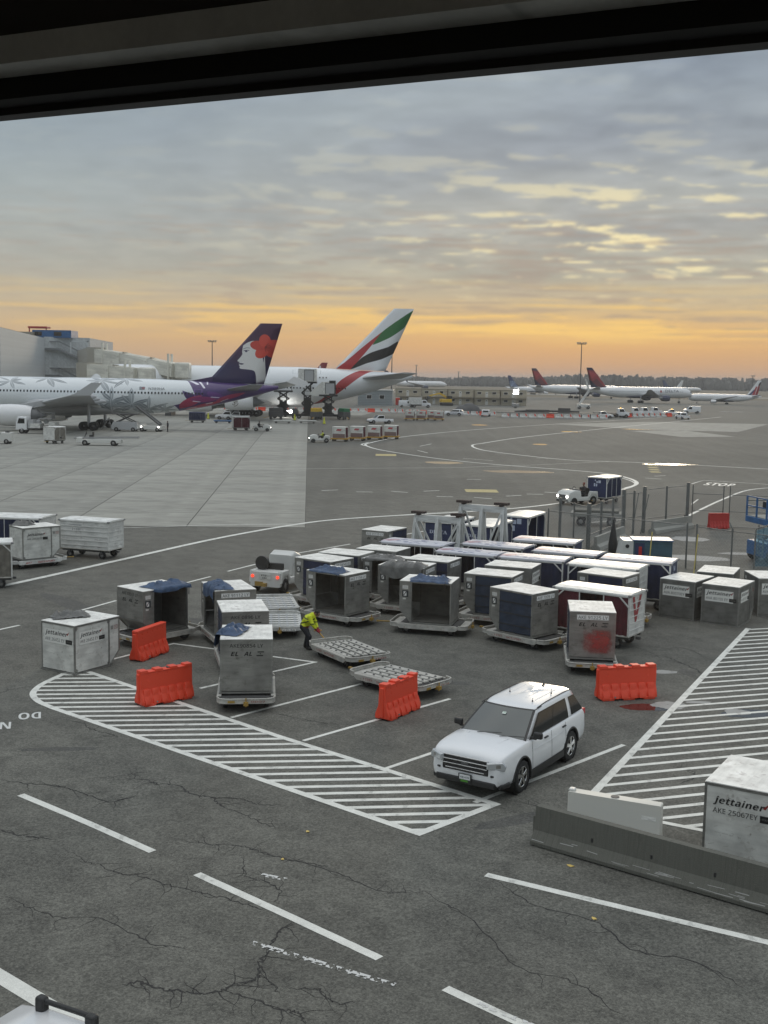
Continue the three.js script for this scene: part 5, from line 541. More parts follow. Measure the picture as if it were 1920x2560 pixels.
// ---- service vehicles round the near airliner
{ const o = thing('hydrant_truck', 'white cab fuel hydrant truck parked under the near wing', 'truck', [-54.6, 0.014, -184.6], 178); part(o, 'cab', crease(ext([[1.6, 0.6], [1.6, 2.6], [3.0, 2.65], [3.3, 1.7], [3.35, 0.6]], 2.2, 0.08, [], 2), 30), mt.carWhite); for (const s of [-1, 1]) part(o, 'side_window', ext([[1.9, 1.6], [1.9, 2.4], [2.8, 2.4], [3.05, 1.6]], 0.03).translate(0, 0, s * 1.1), mt.glass); part(o, 'windscreen', box(0.04, 0.85, 1.9, 3.16, 2.1, 0, 0, 0, 0.28), mt.glass); part(o, 'chassis', box(7, 0.3, 1.2, 0, 0.75, 0), mt.black); part(o, 'hose_reel', join(cyl(0.5, 0.5, 'z', 0.3, 1.7, 0.6, 18), cyl(0.35, 0.6, 'z', -1.0, 1.9, 0.6, 16), box(0.8, 1.3, 1.9, 1.0, 1.5, 0)), mt.planeGrey); part(o, 'locker', join(box(1.6, 0.7, 2.1, 0.3, 1.25, 0), box(1.1, 0.9, 2.0, -2.4, 1.4, 0)), mt.white); part(o, 'lift_platform', join(box(2.2, 0.1, 1.6, -1.2, 2.35, 0), box(0.06, 0.9, 1.6, -2.3, 2.8, 0), bar([-0.1, 2.4, 0.8], [-0.1, 3.3, 0.8], 0.04), bar([-2.3, 3.3, 0.8], [-0.1, 3.3, 0.8], 0.04)), mt.grey); for (const x of [2.4, -1.9]) for (const s of [-1, 1]) wheelOn(o, 0.45, 0.3, x, 0.45, s * 0.95); }
cart({ name: 'apron_cart', label: 'white canvas cart standing alone on the apron in front of the hydrant truck', group: 'carts on the apron', x: -45.2, z: -160, yaw: 62, L: 2.2, W: 2.0, H: 2.3, end: 'white', curtain: 'canvas', closed: [1, 1], seed: 31 });
{ const o = thing('tow_tractor', 'long low white belt loader with raised arms parked on the apron', 'tractor', [-37.9, 0.014, -157], 180); part(o, 'body', crease(ext([[-2.6, 0.35], [-2.6, 0.85], [2.5, 0.85], [2.6, 1.1], [3.3, 1.1], [3.35, 0.35]], 1.7, 0.05), 30), mt.white); part(o, 'conveyor', join(box(8.6, 0.14, 0.8, -0.6, 1.05, -0.3, 0, 0, -0.02), box(8.6, 0.05, 0.1, -0.6, 1.17, 0.12, 0, 0, -0.02)), mt.grey); part(o, 'roller', cyl(0.12, 0.9, 'z', 5.4, 1.0, -0.3, 12), mt.black); part(o, 'steering_post', join(bar([2.6, 0.9, 0.4], [2.3, 1.6, 0.4], 0.05), put(new THREE.TorusGeometry(0.2, 0.03, 6, 16), 2.28, 1.62, 0.4, 0, Math.PI / 2, 0)), mt.black); part(o, 'seat', rbox(0.5, 0.5, 0.6, 0.08, 1.6, 1.15, 0.4), mt.black); part(o, 'seat_back', rbox(0.14, 0.6, 0.6, 0.05, 1.35, 1.5, 0.4), mt.black); for (const x of [2.2, -1.6]) for (const s of [-1, 1]) wheelOn(o, 0.38, 0.28, x, 0.38, s * 0.75); }
{ const o = thing('service_tractor', 'white tractor cut by the left edge of the apron view', 'tractor', [-51.9, 0.014, -157.2], 182); part(o, 'body', crease(ext([[-1.8, 0.35], [-1.8, 1.5], [-0.5, 1.55], [-0.3, 0.9], [1.8, 0.9], [1.9, 0.35]], 1.7, 0.06), 30), mt.white); part(o, 'seat', rbox(0.5, 0.6, 0.6, 0.08, 0.1, 1.15, 0), mt.black); part(o, 'exhaust_cover', rbox(0.5, 0.16, 0.8, 0.05, -1.2, 1.62, 0), mt.black); for (const x of [1.2, -1.2]) for (const s of [-1, 1]) wheelOn(o, 0.34, 0.26, x, 0.34, s * 0.75); }
{ const o = thing('container_loader', 'grey container loader parked under the tail of the near airliner', 'loader', [-43.6, 0.014, -197], 0); part(o, 'hull', crease(ext([[-2.2, 0.3], [-2.3, 0.9], [-1.9, 1.6], [2.0, 1.6], [2.1, 0.5], [1.8, 0.25]], 2.4, 0.06), 30), mt.planeGrey); part(o, 'platform', box(4.2, 0.14, 2.3, 0, 2.9, 0), mt.greyDark); for (const x of [-1.6, 1.6]) for (const s of [-1, 1]) part(o, 'mast', beam([x, 1.5, s * 1.0], [-x * 0.9, 2.9, s * 1.0], 0.12, 0.16), mt.greyDark); part(o, 'guard_rail', join(bar([-2.1, 2.9, 1.1], [-2.1, 3.9, 1.1], 0.05), bar([2.1, 2.9, 1.1], [2.1, 3.9, 1.1], 0.05), bar([-2.1, 3.9, 1.1], [2.1, 3.9, 1.1], 0.05)), mt.grey); for (const x of [-1.4, 1.4]) for (const s of [-1, 1]) wheelOn(o, 0.36, 0.3, x, 0.36, s * 1.1); }
{ const o = thing('belt_loader', 'white belt loader with lit lamps and its black belt raised to the hold', 'loader', [-39.4, 0.014, -197.4], 172); part(o, 'body', crease(ext([[-2, 0.35], [-2, 1.0], [1.0, 1.0], [1.3, 1.3], [2.1, 1.25], [2.2, 0.35]], 1.8, 0.05), 30), mt.white); part(o, 'conveyor', beam([-1.6, 1.1, 0], [2.6, 4.2, 0], 0.9, 0.22), mt.black); part(o, 'side_guard', join(beam([-1.6, 1.3, 0.5], [2.6, 4.4, 0.5], 0.05, 0.2), beam([-1.6, 1.3, -0.5], [2.6, 4.4, -0.5], 0.05, 0.2)), mt.grey); for (const s of [-1, 1]) part(o, 'lamp', cyl(0.13, 0.08, 'z', s * 1.5, 0.8, -0.93, 14), mt.lampGlow); for (const x of [-1.3, 1.4]) for (const s of [-1, 1]) wheelOn(o, 0.36, 0.26, x, 0.36, s * 0.8); }
{ const o = thing('step_ladder', 'grey wheeled step ladder under the near airliner', 'ladder', [-47.1, 0.014, -197.6], 0); for (const s of [-1, 1]) { part(o, 'rail', beam([-0.8, 0.1, s * 0.35], [0.5, 2.2, s * 0.35], 0.05, 0.08), mt.grey); part(o, 'leg', beam([0.9, 0.05, s * 0.35], [0.5, 2.2, s * 0.35], 0.05, 0.06), mt.grey); } for (let k = 0; k < 6; k++) part(o, 'tread', box(0.24, 0.03, 0.7, -0.62 + k * 0.21, 0.4 + k * 0.34, 0), mt.grey); }
cart({ name: 'apron_cart', label: 'dark blue closed cart on the apron below the purple tail', group: 'carts on the apron', x: -38.2, z: -238, yaw: 4, L: 3.2, W: 1.7, H: 2.1, end: 'navyPanel', curtain: 'navy', roof: 'navyPanel', closed: [1, 1], seed: 32, frame: 'navyPanel' });
cart({ name: 'apron_cart', label: 'cart with maroon side and white end coupled to the small white tug', group: 'carts on the apron', x: -25.6, z: -207.5, yaw: 16, L: 3.0, W: 1.9, H: 2.4, end: 'white', curtain: 'maroon', closed: [1, 1], seed: 33 });
for (const [x, z, m, l] of [[-32.9, -237.2, 'blueLift', 'empty blue flat dolly on the apron by the white pickups'], [-21.2, -241.2, 'white', 'white flat pallet lying left of the apron edge line'], [-16.2, -243.4, 'white', 'white flat pallet lying across the apron edge line']]) { const o = thing('flat_dolly', l, 'dolly', [x, 0.014, z], 2, 'flat dollies on the apron'); part(o, 'deck', rbox(3.6, 0.14, 1.8, 0.03, 0, 0.52, 0), mt[m]); part(o, 'frame', join(box(3.4, 0.16, 0.1, 0, 0.38, 0.6), box(3.4, 0.16, 0.1, 0, 0.38, -0.6)), mt[m]); for (const a of [-1, 1]) for (const b of [-1, 1]) wheelOn(o, 0.18, 0.12, a * 1.3, 0.18, b * 0.6); part(o, 'tow_bar', bar([1.8, 0.4, 0], [2.6, 0.3, 0], 0.05), mt[m]); }
// ---- red and white container trains
print('redmark', 90, 40, (x) => { x.fillStyle = '#b2464c'; x.beginPath(); x.moveTo(8, 30); x.lineTo(26, 8); x.lineTo(82, 10); x.lineTo(66, 32); x.fill(); });
function redBox(label, x, z, yaw, group) {
  const o = thing('red_white_container', label, 'container', [x, 0, z], yaw, group); part(o, 'dolly_frame', box(2.5, 0.18, 1.7, 0, 0.42, 0), mt.amber); part(o, 'shell', rbox(2.05, 1.62, 1.55, 0.02, 0, 1.34, 0), mt.whiteUld); part(o, 'curtain', curtainGeo(1.4, 1.5, 3, 5, 0.02).rotateY(Math.PI / 2).translate(1.045, 1.34, 0), mt.maroon); part(o, 'roof', rbox(2.1, 0.06, 1.6, 0.02, 0, 2.17, 0), mt.uldRoof); part(o, 'lower_panel', box(1.9, 0.6, 0.02, 0, 0.86, 0.785), std([0.2, 0.13, 0.12], 0.6)); decal(o, 'emblem', 'redmark', 1.1, 0.5, 0, 1.74, 0.79); for (const a of [-1, 1]) for (const b of [-1, 1]) wheelOn(o, 0.18, 0.12, a * 0.9, 0.18, b * 0.65); return o;
}
for (const [i, l] of ['first', 'second', 'third', 'last'].entries()) redBox(`${l} red and white container in the train behind the green nosed tug`, -6.85 + i * 2.6, -177.3 - i * 3.1, -12, 'red and white container train');
for (const [x, z, l] of [[5.6, -270.5, 'leftmost of four parked red and white containers beyond the service road'], [8.2, -271.5, 'second of four parked red and white containers from the left'], [10.9, -276, 'rear one of four parked red and white containers'], [12.3, -271.8, 'rightmost of four parked red and white containers']]) redBox(l, x, z, -6, 'parked red and white containers');
// ================================================================ airliners; x runs from the tail (0) to the nose (-x), so that the nose points left at yaw 0
function hull(L, R_, { nose = 0.12, tail = 0.36, up = 0.55, squash = 1, n = 40, m = 36, upTail = 0.1 } = {}) {
  const rings = [], U = []; for (let i = 0; i <= n; i++) { const s = i < 10 ? (i / 10) ** 1.6 * nose : i > n - 18 ? 1 - tail + ((i - n + 18) / 18) * tail : nose + (i - 10) / (n - 28) * (1 - nose - tail); let r = 1, cy = 0; if (s < nose) { const t = 1 - s / nose; r = Math.sqrt(Math.max(0.0001, 1 - t ** 2.1)); cy = -0.28 * t * t; } if (s > 1 - tail) { const t = (s - 1 + tail) / tail; r = 1 - 0.9 * t ** 1.55; cy = up * t ** 1.7; } const ring = []; for (let j = 0; j < m; j++) { const a = j / m * Math.PI * 2; ring.push([(s - 1) * L, (cy - Math.cos(a) * r * squash) * R_, Math.sin(a) * r * R_]); } rings.push(ring); U.push(s); }
  const g0 = loft(rings, true, true), P = g0.attributes.position, uv = new Float32Array(P.count * 2); for (let i = 0; i < P.count; i++) { const k = Math.floor(i / m), j = i % m, a = j / m; uv[i * 2] = k <= n ? U[k] : (i === P.count - 1 ? 1 : 0); uv[i * 2 + 1] = a <= 0.5 ? a * 2 : 2 - a * 2; } g0.setAttribute('uv', new THREE.BufferAttribute(uv, 2)); return g0;
}
function foil(secs) { // [xLE, y, z, chord, thickness]
  const af = [[0, 0], [0.03, 0.3], [0.12, 0.5], [0.35, 0.55], [0.7, 0.28], [1, 0.0], [0.7, -0.16], [0.35, -0.4], [0.12, -0.38], [0.03, -0.22]]; const rings = secs.map(([x, y, z, c, t]) => af.map(([u, v]) => [x + u * c, y + v * t, z])); return crease(loft(rings), 40);
}
function finGeo(p, t, uvBox) { // p: [rootLE, rootTE, tipTE, tipLE] as [x, y]; flat outline given an aerofoil thickness
  const secs = 10, rings = []; for (let i = 0; i <= secs; i++) { const q = i / secs, le = [mix(p[0][0], p[3][0], q), mix(p[0][1], p[3][1], q)], te = [mix(p[1][0], p[2][0], q), mix(p[1][1], p[2][1], q)]; const th = t * (1 - 0.6 * q); const cs = [[0, 0], [0.08, 0.5], [0.3, 1], [0.7, 0.6], [1, 0], [0.7, -0.6], [0.3, -1], [0.08, -0.5]]; rings.push(cs.map(([u, v]) => [mix(le[0], te[0], u), mix(le[1], te[1], u), v * th])); }
  const g = loft(rings), P = g.attributes.position, uv = new Float32Array(P.count * 2), [x0, y0, x1, y1] = uvBox; for (let i = 0; i < P.count; i++) { uv[i * 2] = (P.getX(i) - x0) / (x1 - x0); uv[i * 2 + 1] = (P.getY(i) - y0) / (y1 - y0); } g.setAttribute('uv', new THREE.BufferAttribute(uv, 2)); return g;
}
function engine(o, x, y, z, L, r, mat, mark) { const e = part(o, 'engine', put(lathe([[r * 0.8, 0.12 * L], [r * 0.88, 0.01 * L], [r * 0.95, 0], [r * 1.0, L * 0.06], [r * 1.06, L * 0.3], [r * 1.0, L * 0.66], [r * 0.86, L * 0.8], [r * 0.8, L * 0.78]], 32), x, y, z, 0, 0, -Math.PI / 2), mat); part(e, 'fan', put(new THREE.CircleGeometry(r * 0.86, 24), x + 0.14 * L, y, z, 0, -Math.PI / 2, 0), mt.greyDark); part(e, 'exhaust', put(lathe([[r * 0.7, L * 0.76], [r * 0.55, L * 0.9], [r * 0.4, L * 0.92], [0.02, L * 1.12]], 24), x, y, z, 0, 0, -Math.PI / 2), mt.planeDark); return e; }
function gear(o, x, z, top, r, n, w = 0.5, s = 1) { const g = part(o, 'landing_gear', join(cyl(r * 0.35, top - r, 'y', x, (top + r) / 2, z, 10), box(Math.max(0.3, (n - 1) * r * 2.3), r * 0.4, r * 0.5, x, r * 1.05, z)), mt.planeGrey); for (let k = 0; k < n; k++) for (const q of [-1, 1]) { const wx = x + (k - (n - 1) / 2) * r * 2.2; const m = part(g, 'wheel', put(lathe([[r * 0.4, -w / 2], [r * 0.9, -w / 2], [r, -w * 0.25], [r, w * 0.25], [r * 0.9, w / 2], [r * 0.4, w / 2]], 20), wx, r, z + q * r * 0.8, Math.PI / 2), mt.rubber); } return g; }
function windowsRow(o, x0, x1, step, R_, y, cy, size = 0.28, name = 'window_row') { const gs = []; const zz = Math.sqrt(Math.max(0, R_ * R_ - (y - cy) ** 2)), tilt = Math.atan2(y - cy, zz); for (let x = x0; x < x1; x += step) for (const s of [-1, 1]) gs.push(put(box(size * 0.72, size, 0.03), x, y, s * (zz - 0.002), -s * tilt)); return part(o, name, join(gs), mt.glass); }
const poly = (x, pts, col, w, h) => { x.fillStyle = col; x.beginPath(); pts.forEach(([a, b], i) => (i ? x.lineTo(a * w, b * h) : x.moveTo(a * w, b * h))); x.closePath(); x.fill(); };
const curve = (x, cmds, col) => { x.fillStyle = col; x.beginPath(); for (const c of cmds) c.length === 2 ? x.moveTo(...c) : c.length === 3 ? x.lineTo(c[0], c[1]) : c.length === 4 ? x.quadraticCurveTo(...c) : x.bezierCurveTo(...c); x.closePath(); x.fill(); };
// ---------------------------------------------------------------- near airliner: grey floral print, purple tail with a woman in profile and a red flower
{
  const S = 1.08, L = 58 * S, Rr = 2.82 * S, cy = 5.35 * S;
  const livery = canvasTex(2048, 512, (x, w, h) => {
    x.fillStyle = '#dfe4e6'; x.fillRect(0, 0, w, h); const r = rng(14);
    const leaf = (px, py, len, wd, a, col) => { x.save(); x.translate(px, py); x.rotate(a); x.fillStyle = col; x.beginPath(); x.moveTo(0, 0); x.quadraticCurveTo(len * 0.45, -wd, len, 0); x.quadraticCurveTo(len * 0.5, wd, 0, 0); x.fill(); x.strokeStyle = 'rgba(222,226,228,.9)'; x.lineWidth = 3; x.beginPath(); x.moveTo(4, 0); x.lineTo(len * 0.9, 0); x.stroke(); x.restore(); };
    const g1 = '#a2a9ad', g2 = '#868e93';
    for (const [px, py, s] of [[560, 120, 1], [760, 60, 1.2], [1060, 90, 1.3], [1200, 60, 1], [1130, 300, 1.2], [1240, 330, 1.3], [1330, 380, 1.1], [1120, 420, 1.2], [1420, 400, 0.8], [300, 90, 1.2]]) for (let k = 0; k < 7; k++) leaf(px, py, (64 + r() * 70) * s, (18 + r() * 14) * s, k * 0.9 + r() * 0.4 + 0.2, k % 2 ? g1 : g2);
    // rear: purple with crimson petals and white dashes
    x.fillStyle = '#3d1f63'; x.beginPath(); x.moveTo(1530, 0); x.lineTo(w, 0); x.lineTo(w, h); x.lineTo(1490, h); x.quadraticCurveTo(1500, 400, 1470, 360); x.lineTo(1560, 330); x.quadraticCurveTo(1530, 270, 1520, 200); x.lineTo(1590, 250); x.quadraticCurveTo(1560, 110, 1530, 0); x.fill();
    const pet = (px, py, len, wd, a, c) => { x.save(); x.translate(px, py); x.rotate(a); x.fillStyle = c; x.beginPath(); x.moveTo(0, 0); x.bezierCurveTo(len * 0.3, -wd, len * 0.8, -wd * 0.7, len, 0); x.bezierCurveTo(len * 0.8, wd * 0.7, len * 0.3, wd, 0, 0); x.fill(); x.restore(); };
    pet(1500, 420, 200, 70, -0.9, '#a32352'); pet(1520, 470, 240, 60, -0.35, '#ab2149'); pet(1560, 300, 160, 60, 0.3, '#86246a'); pet(1660, 220, 150, 50, 1.0, '#5a2878'); pet(1700, 380, 190, 60, -0.5, '#9a2456'); pet(1780, 150, 170, 50, 0.5, '#4a2470');
    x.strokeStyle = '#e4e2ec'; x.lineCap = 'round'; for (const [a, b, c, d, lw] of [[1610, 60, 1640, 170, 12], [1560, 40, 1600, 110, 20], [1650, 30, 1655, 110, 8], [1580, 330, 1615, 350, 9], [1680, 300, 1720, 320, 9], [1540, 430, 1590, 440, 7], [1730, 400, 1770, 370, 6], [1650, 400, 1680, 395, 12]]) { x.lineWidth = lw; x.beginPath(); x.moveTo(a, b); x.lineTo(c, d); x.stroke(); }
    x.strokeStyle = '#8a68a4'; x.lineWidth = 3; x.strokeRect(1588, 190, 40, 84);
  });
  const finTex = canvasTex(1024, 1024, (x, w, h) => {
    x.fillStyle = '#22184a'; x.fillRect(0, 0, w, h); for (let i = 0; i < 60; i++) { x.fillStyle = `rgba(72,20,58,${0.055})`; x.fillRect(0, 0, w, h * (0.7 - i * 0.011)); }
    x.translate(-12, -104); // profile facing left (page units = fin box)
    curve(x, [[505, 480], [560, 420, 640, 380, 690, 410], [760, 450, 790, 560, 800, 680], [806, 800, 812, 900, 816, 1160], [680, 1160, 0], [690, 960, 660, 910], [640, 880, 560, 880, 480, 872], [462, 868, 456, 850], [458, 836, 466, 828], [452, 818, 448, 806], [452, 800, 462, 794], [450, 790, 446, 778], [452, 768, 462, 760], [440, 752, 424, 744, 430, 730], [452, 700, 490, 650, 496, 618], [486, 590, 500, 520, 505, 480]], '#dcdcda');
    x.strokeStyle = '#22184a'; x.lineWidth = 9; x.beginPath(); x.moveTo(512, 572); x.quadraticCurveTo(540, 548, 590, 562); x.stroke(); x.lineWidth = 7; x.beginPath(); x.moveTo(508, 540); x.quadraticCurveTo(540, 508, 600, 522); x.stroke(); x.fillStyle = '#22184a'; x.beginPath(); x.ellipse(548, 576, 17, 14, 0, 0, 7); x.fill(); curve(x, [[446, 778], [470, 770, 500, 778, 520, 784], [498, 806, 470, 804, 462, 794]], '#22184a');
    curve(x, [[690, 410], [730, 520, 770, 620, 780, 760], [800, 660, 800, 540, 760, 450]], '#22184a');
    const fl = (cx, cy2, s) => { for (let k = 0; k < 5; k++) { x.save(); x.translate(cx, cy2); x.rotate(k * 1.257 - 0.4); x.fillStyle = k % 2 ? '#c23a30' : '#d0473a'; x.beginPath(); x.ellipse(s * 0.52, 0, s * 0.6, s * 0.42, 0, 0, 7); x.fill(); x.restore(); } x.strokeStyle = '#7c1a1c'; x.lineWidth = 9; for (let k = 0; k < 6; k++) { x.beginPath(); x.moveTo(cx - 10, cy2); x.lineTo(cx + Math.cos(k * 0.5 - 1) * s * 0.4, cy2 + Math.sin(k * 0.5 - 1) * s * 0.4); x.stroke(); } };
    fl(810, 500, 190);
  });
  const o = thing('airliner', 'near white airliner with grey leaf print and a purple tail showing a woman in profile', 'airplane', [-18.6, 0.014, -203], 0, 'parked airliners');
  part(o, 'fuselage', hull(L, Rr, { up: 0.62, tail: 0.38 }).translate(0, cy, 0), std([1, 1, 1], 0.32, 0, { map: livery, coat: 0.5 }));
  windowsRow(o, -L * 0.86, -L * 0.2, 0.53 * S, Rr, cy + 0.62 * S, cy, 0.34);
  part(o, 'tail_fin', finGeo([[-11.4 * S, cy + 2.4 * S], [-2.3 * S, cy + 2.2 * S], [0.6 * S, 17.2 * S], [-2.9 * S, 17.2 * S]], 0.3 * S, [-11.4 * S, cy + 2.2 * S, 0.6 * S, 17.2 * S]), std([1, 1, 1], 0.35, 0, { map: finTex, coat: 0.4 }));
  part(o, 'fin_fillet', crease(ext([[-14.4 * S, cy + 2.5 * S], [-10.6 * S, cy + 3.3 * S], [-10.2 * S, cy + 2.3 * S]], 0.3, 0.05), 30), std([0.05, 0.025, 0.1], 0.35));
  for (const s of [-1, 1]) {
    part(o, 'tailplane', foil([[-8.4 * S, cy + 1.25 * S, s * 0.8 * S, 5.2 * S, 0.5 * S], [-3.4 * S, cy + 2.2 * S, s * 9.7 * S, 2.0 * S, 0.22 * S]]), mt.planeDark);
    part(o, 'wing', foil([[-40.5 * S, cy - 1.5 * S, s * 1.5 * S, 12.4 * S, 1.6 * S], [-34.8 * S, cy - 0.95 * S, s * 10 * S, 8.0 * S, 1.0 * S], [-25.6 * S, cy + 0.5 * S, s * 28.4 * S, 2.7 * S, 0.35 * S]]), mt.planeGrey);
    part(o, 'winglet', crease(ext([[-25.4 * S, 0], [-22.9 * S, 0], [-21.3 * S, 1.75 * S], [-22.7 * S, 1.8 * S]], 0.14, 0.03).translate(0, cy + 0.5 * S, s * 28.5 * S), 30), mt.planeGrey);
    const e = engine(o, -42.0 * S, 2.35 * S, s * 9.4 * S, 7.0 * S, 1.6 * S, mt.plane); part(e, 'pylon', crease(ext([[-40 * S, 0], [-34 * S, 1.2 * S], [-32 * S, 1.2 * S], [-34.5 * S, 0.1], [-38 * S, -0.6 * S]], 0.6, 0.1).translate(0, 3.7 * S, s * 9.4 * S), 30), mt.planeGrey);
    for (const [z, x, l] of [[7, -28.5, 5], [13.5, -27.5, 4.2], [19.5, -26, 3.2]]) part(o, 'flap_fairing', put(new THREE.SphereGeometry(1, 16, 10), 0, 0, 0).scale(l * 0.55 * S, 0.42 * S, 0.3 * S).translate(x * S, cy - 1.3 * S + z * 0.075 * S, s * z * S), mt.planeGrey);
    gear(o, -29.0 * S, s * 5.3 * S, 4.2 * S, 0.7 * S, 2);
  }
  part(o, 'belly_fairing', put(new THREE.SphereGeometry(1, 24, 14), 0, 0, 0).scale(10 * S, 1.3 * S, 2.7 * S).translate(-34 * S, cy - 2.0 * S, 0), mt.planeGrey); gear(o, -51.5 * S, 0, 3.4 * S, 0.5 * S, 1);
  print('reg', 130, 30, (x) => { x.fillStyle = '#8a8f96'; x.fillRect(2, 6, 26, 16); x.fillStyle = '#a44'; x.fillRect(14, 10, 14, 3); x.fillRect(14, 16, 14, 3); txt(x, 'N389HA', 84, 15, 18, '#6a7076', '', 80); }); const zr = Math.sqrt(Rr * Rr - (1.3 * S) ** 2); decal(o, 'registration', 'reg', 4.6, 1.0, -19.6 * S, cy + 1.3 * S, zr + 0.03, 0, -Math.atan2(1.3 * S, zr));
}
// ---------------------------------------------------------------- double-deck airliner with a flag tail
{
  const S = 1.08, L = 71.5 * S, Rr = 3.57 * S, sq = 1.18, cy = 6.75 * S;
  const finTex = canvasTex(1024, 1024, (x, w, h) => { x.fillStyle = '#e6e8ea'; x.fillRect(0, 0, w, h);
    // box: x from the fin root's front (0) to the tip's back (1), y from 0 at the tip to 1 at the root
const q = (pts) => pts.map(([a, b]) => [a * 1024, b * 1024]); const fill = (pts, c) => { const P = new THREE.CatmullRomCurve3(pts.map(([a, b]) => V3(a, b, 0)), true, 'catmullrom', 0.25).getPoints(80); x.fillStyle = c; x.beginPath(); P.forEach((p, i) => (i ? x.lineTo(p.x * 1024, p.y * 1024) : x.moveTo(p.x * 1024, p.y * 1024))); x.closePath(); x.fill(); };
    fill([[-0.05, 1.04], [0.14, 0.85], [0.36, 0.61], [0.6, 0.37], [0.54, 0.48], [0.47, 0.58], [0.35, 0.76], [0.2, 0.98], [0.1, 1.06]], '#b3292f'); fill([[0.6, 0.37], [0.78, 0.2], [0.985, 0.03], [0.95, 0.14], [0.88, 0.3], [0.7, 0.46], [0.48, 0.58]], '#1f6b35'); fill([[0.8, 0.52], [0.79, 0.62], [0.74, 0.72], [0.59, 0.81], [0.4, 0.88], [0.2, 0.98], [0.26, 0.89], [0.34, 0.79], [0.45, 0.71], [0.56, 0.66], [0.68, 0.61]], '#17171a'); });
  const skinTex = canvasTex(1024, 512, (x, w, h) => { x.fillStyle = '#e3e6e8'; x.fillRect(0, 0, w, h); curve(x, [[868, 0], [846, 110, 812, 170, 790, 240], [770, 330, 740, 400, 700, 500], [720, 500, 0], [772, 400, 800, 330, 826, 270], [860, 180, 890, 90, 905, 0]], '#a8282e'); x.strokeStyle = '#c2c6c8'; x.lineWidth = 2; for (const X of [600, 690, 760]) { x.strokeRect(X, 218, 16, 56); x.strokeRect(X - 40, 90, 16, 50); } });
  const o = thing('airliner', 'huge white double deck airliner with green, red and black flag tail', 'airplane', [6.2, 0.014, -280], 0, 'parked airliners');
  part(o, 'fuselage', hull(L, Rr, { up: 0.75, tail: 0.36, squash: sq, nose: 0.1 }).translate(0, cy, 0), std([1, 1, 1], 0.32, 0, { map: skinTex, coat: 0.5 }));
  windowsRow(o, -L * 0.86, -L * 0.26, 0.7 * S, Rr * 1.03, cy + 2.0 * S, cy, 0.36); windowsRow(o, -L * 0.86, -L * 0.2, 0.7 * S, Rr * 1.0, cy - 0.3 * S, cy, 0.36);
  part(o, 'tail_fin', finGeo([[-17 * S, cy + 4.0 * S], [-6.0 * S, cy + 3.6 * S], [0.1 * S, 24 * S], [-4.3 * S, 24 * S]], 0.42 * S, [-17 * S, cy + 3.6 * S, 0.1 * S, 24 * S]), std([1, 1, 1], 0.35, 0, { map: finTex, coat: 0.4 }));
  for (const s of [-1, 1]) {
    part(o, 'tailplane', foil([[-11.5 * S, cy + 2.0 * S, s * 1.2 * S, 9 * S, 0.9 * S], [-2.6 * S, cy + 3.2 * S, s * 15 * S, 3.4 * S, 0.3 * S]]), mt.planeGrey);
    part(o, 'wing', foil([[-51.5 * S, cy - 2.6 * S, s * 2 * S, 17.5 * S, 2.2 * S], [-42 * S, cy - 1.4 * S, s * 14 * S, 11 * S, 1.3 * S], [-24.5 * S, cy + 1.1 * S, s * 38.6 * S, 4 * S, 0.4 * S]]), mt.planeGrey);
    part(o, 'wingtip_fence', crease(ext([[-23 * S, 1.1 * S], [-20.4 * S, 0], [-21 * S, -1.1 * S], [-24.4 * S, 0]], 0.14, 0.03).translate(0, cy + 1.1 * S, s * 38.7 * S), 30), mt.plane);
    for (const [x, z, y] of [[-47.4, 14.9, 2.9], [-37.6, 25.7, 3.7]]) { const e = engine(o, x * S, y * S, s * z * S, 7.0 * S, 1.6 * S, mt.plane); part(e, 'pylon', crease(ext([[x + 1.5, 0], [x + 6, 1.4], [x + 8, 1.5], [x + 6.5, 0], [x + 4, -0.5]].map(([a, b]) => [a * S, b * S]), 0.6, 0.1).translate(0, (y + 1.4) * S, s * z * S), 30), mt.planeGrey); }
    gear(o, -39 * S, s * 6.2 * S, 4.6 * S, 0.72 * S, 2); gear(o, -35.5 * S, s * 2.6 * S, 4.2 * S, 0.72 * S, 3);
  }
  part(o, 'belly_fairing', put(new THREE.SphereGeometry(1, 24, 14), 0, 0, 0).scale(14 * S, 1.6 * S, 3.5 * S).translate(-42 * S, cy - 3.2 * S, 0), mt.planeGrey); gear(o, -66 * S, 0, 3.4 * S, 0.62 * S, 1);
  print('script', 90, 96, (x) => { x.strokeStyle = '#6f675c'; x.lineWidth = 5; x.beginPath(); x.moveTo(70, 14); x.quadraticCurveTo(52, 30, 62, 44); x.quadraticCurveTo(40, 40, 30, 56); x.quadraticCurveTo(50, 60, 64, 54); x.moveTo(40, 20); x.lineTo(38, 70); x.quadraticCurveTo(20, 84, 14, 66); x.moveTo(24, 30); x.lineTo(24, 50); x.moveTo(70, 60); x.quadraticCurveTo(60, 90, 30, 88); x.stroke(); }); for (const [x, y, z] of [[-35.4, 3.7, 25.7], [-45.2, 2.9, 14.9]]) decal(o, 'lettering', 'script', 2.0, 2.1, x * S, y * S, z * S + 1.74 * S);
}
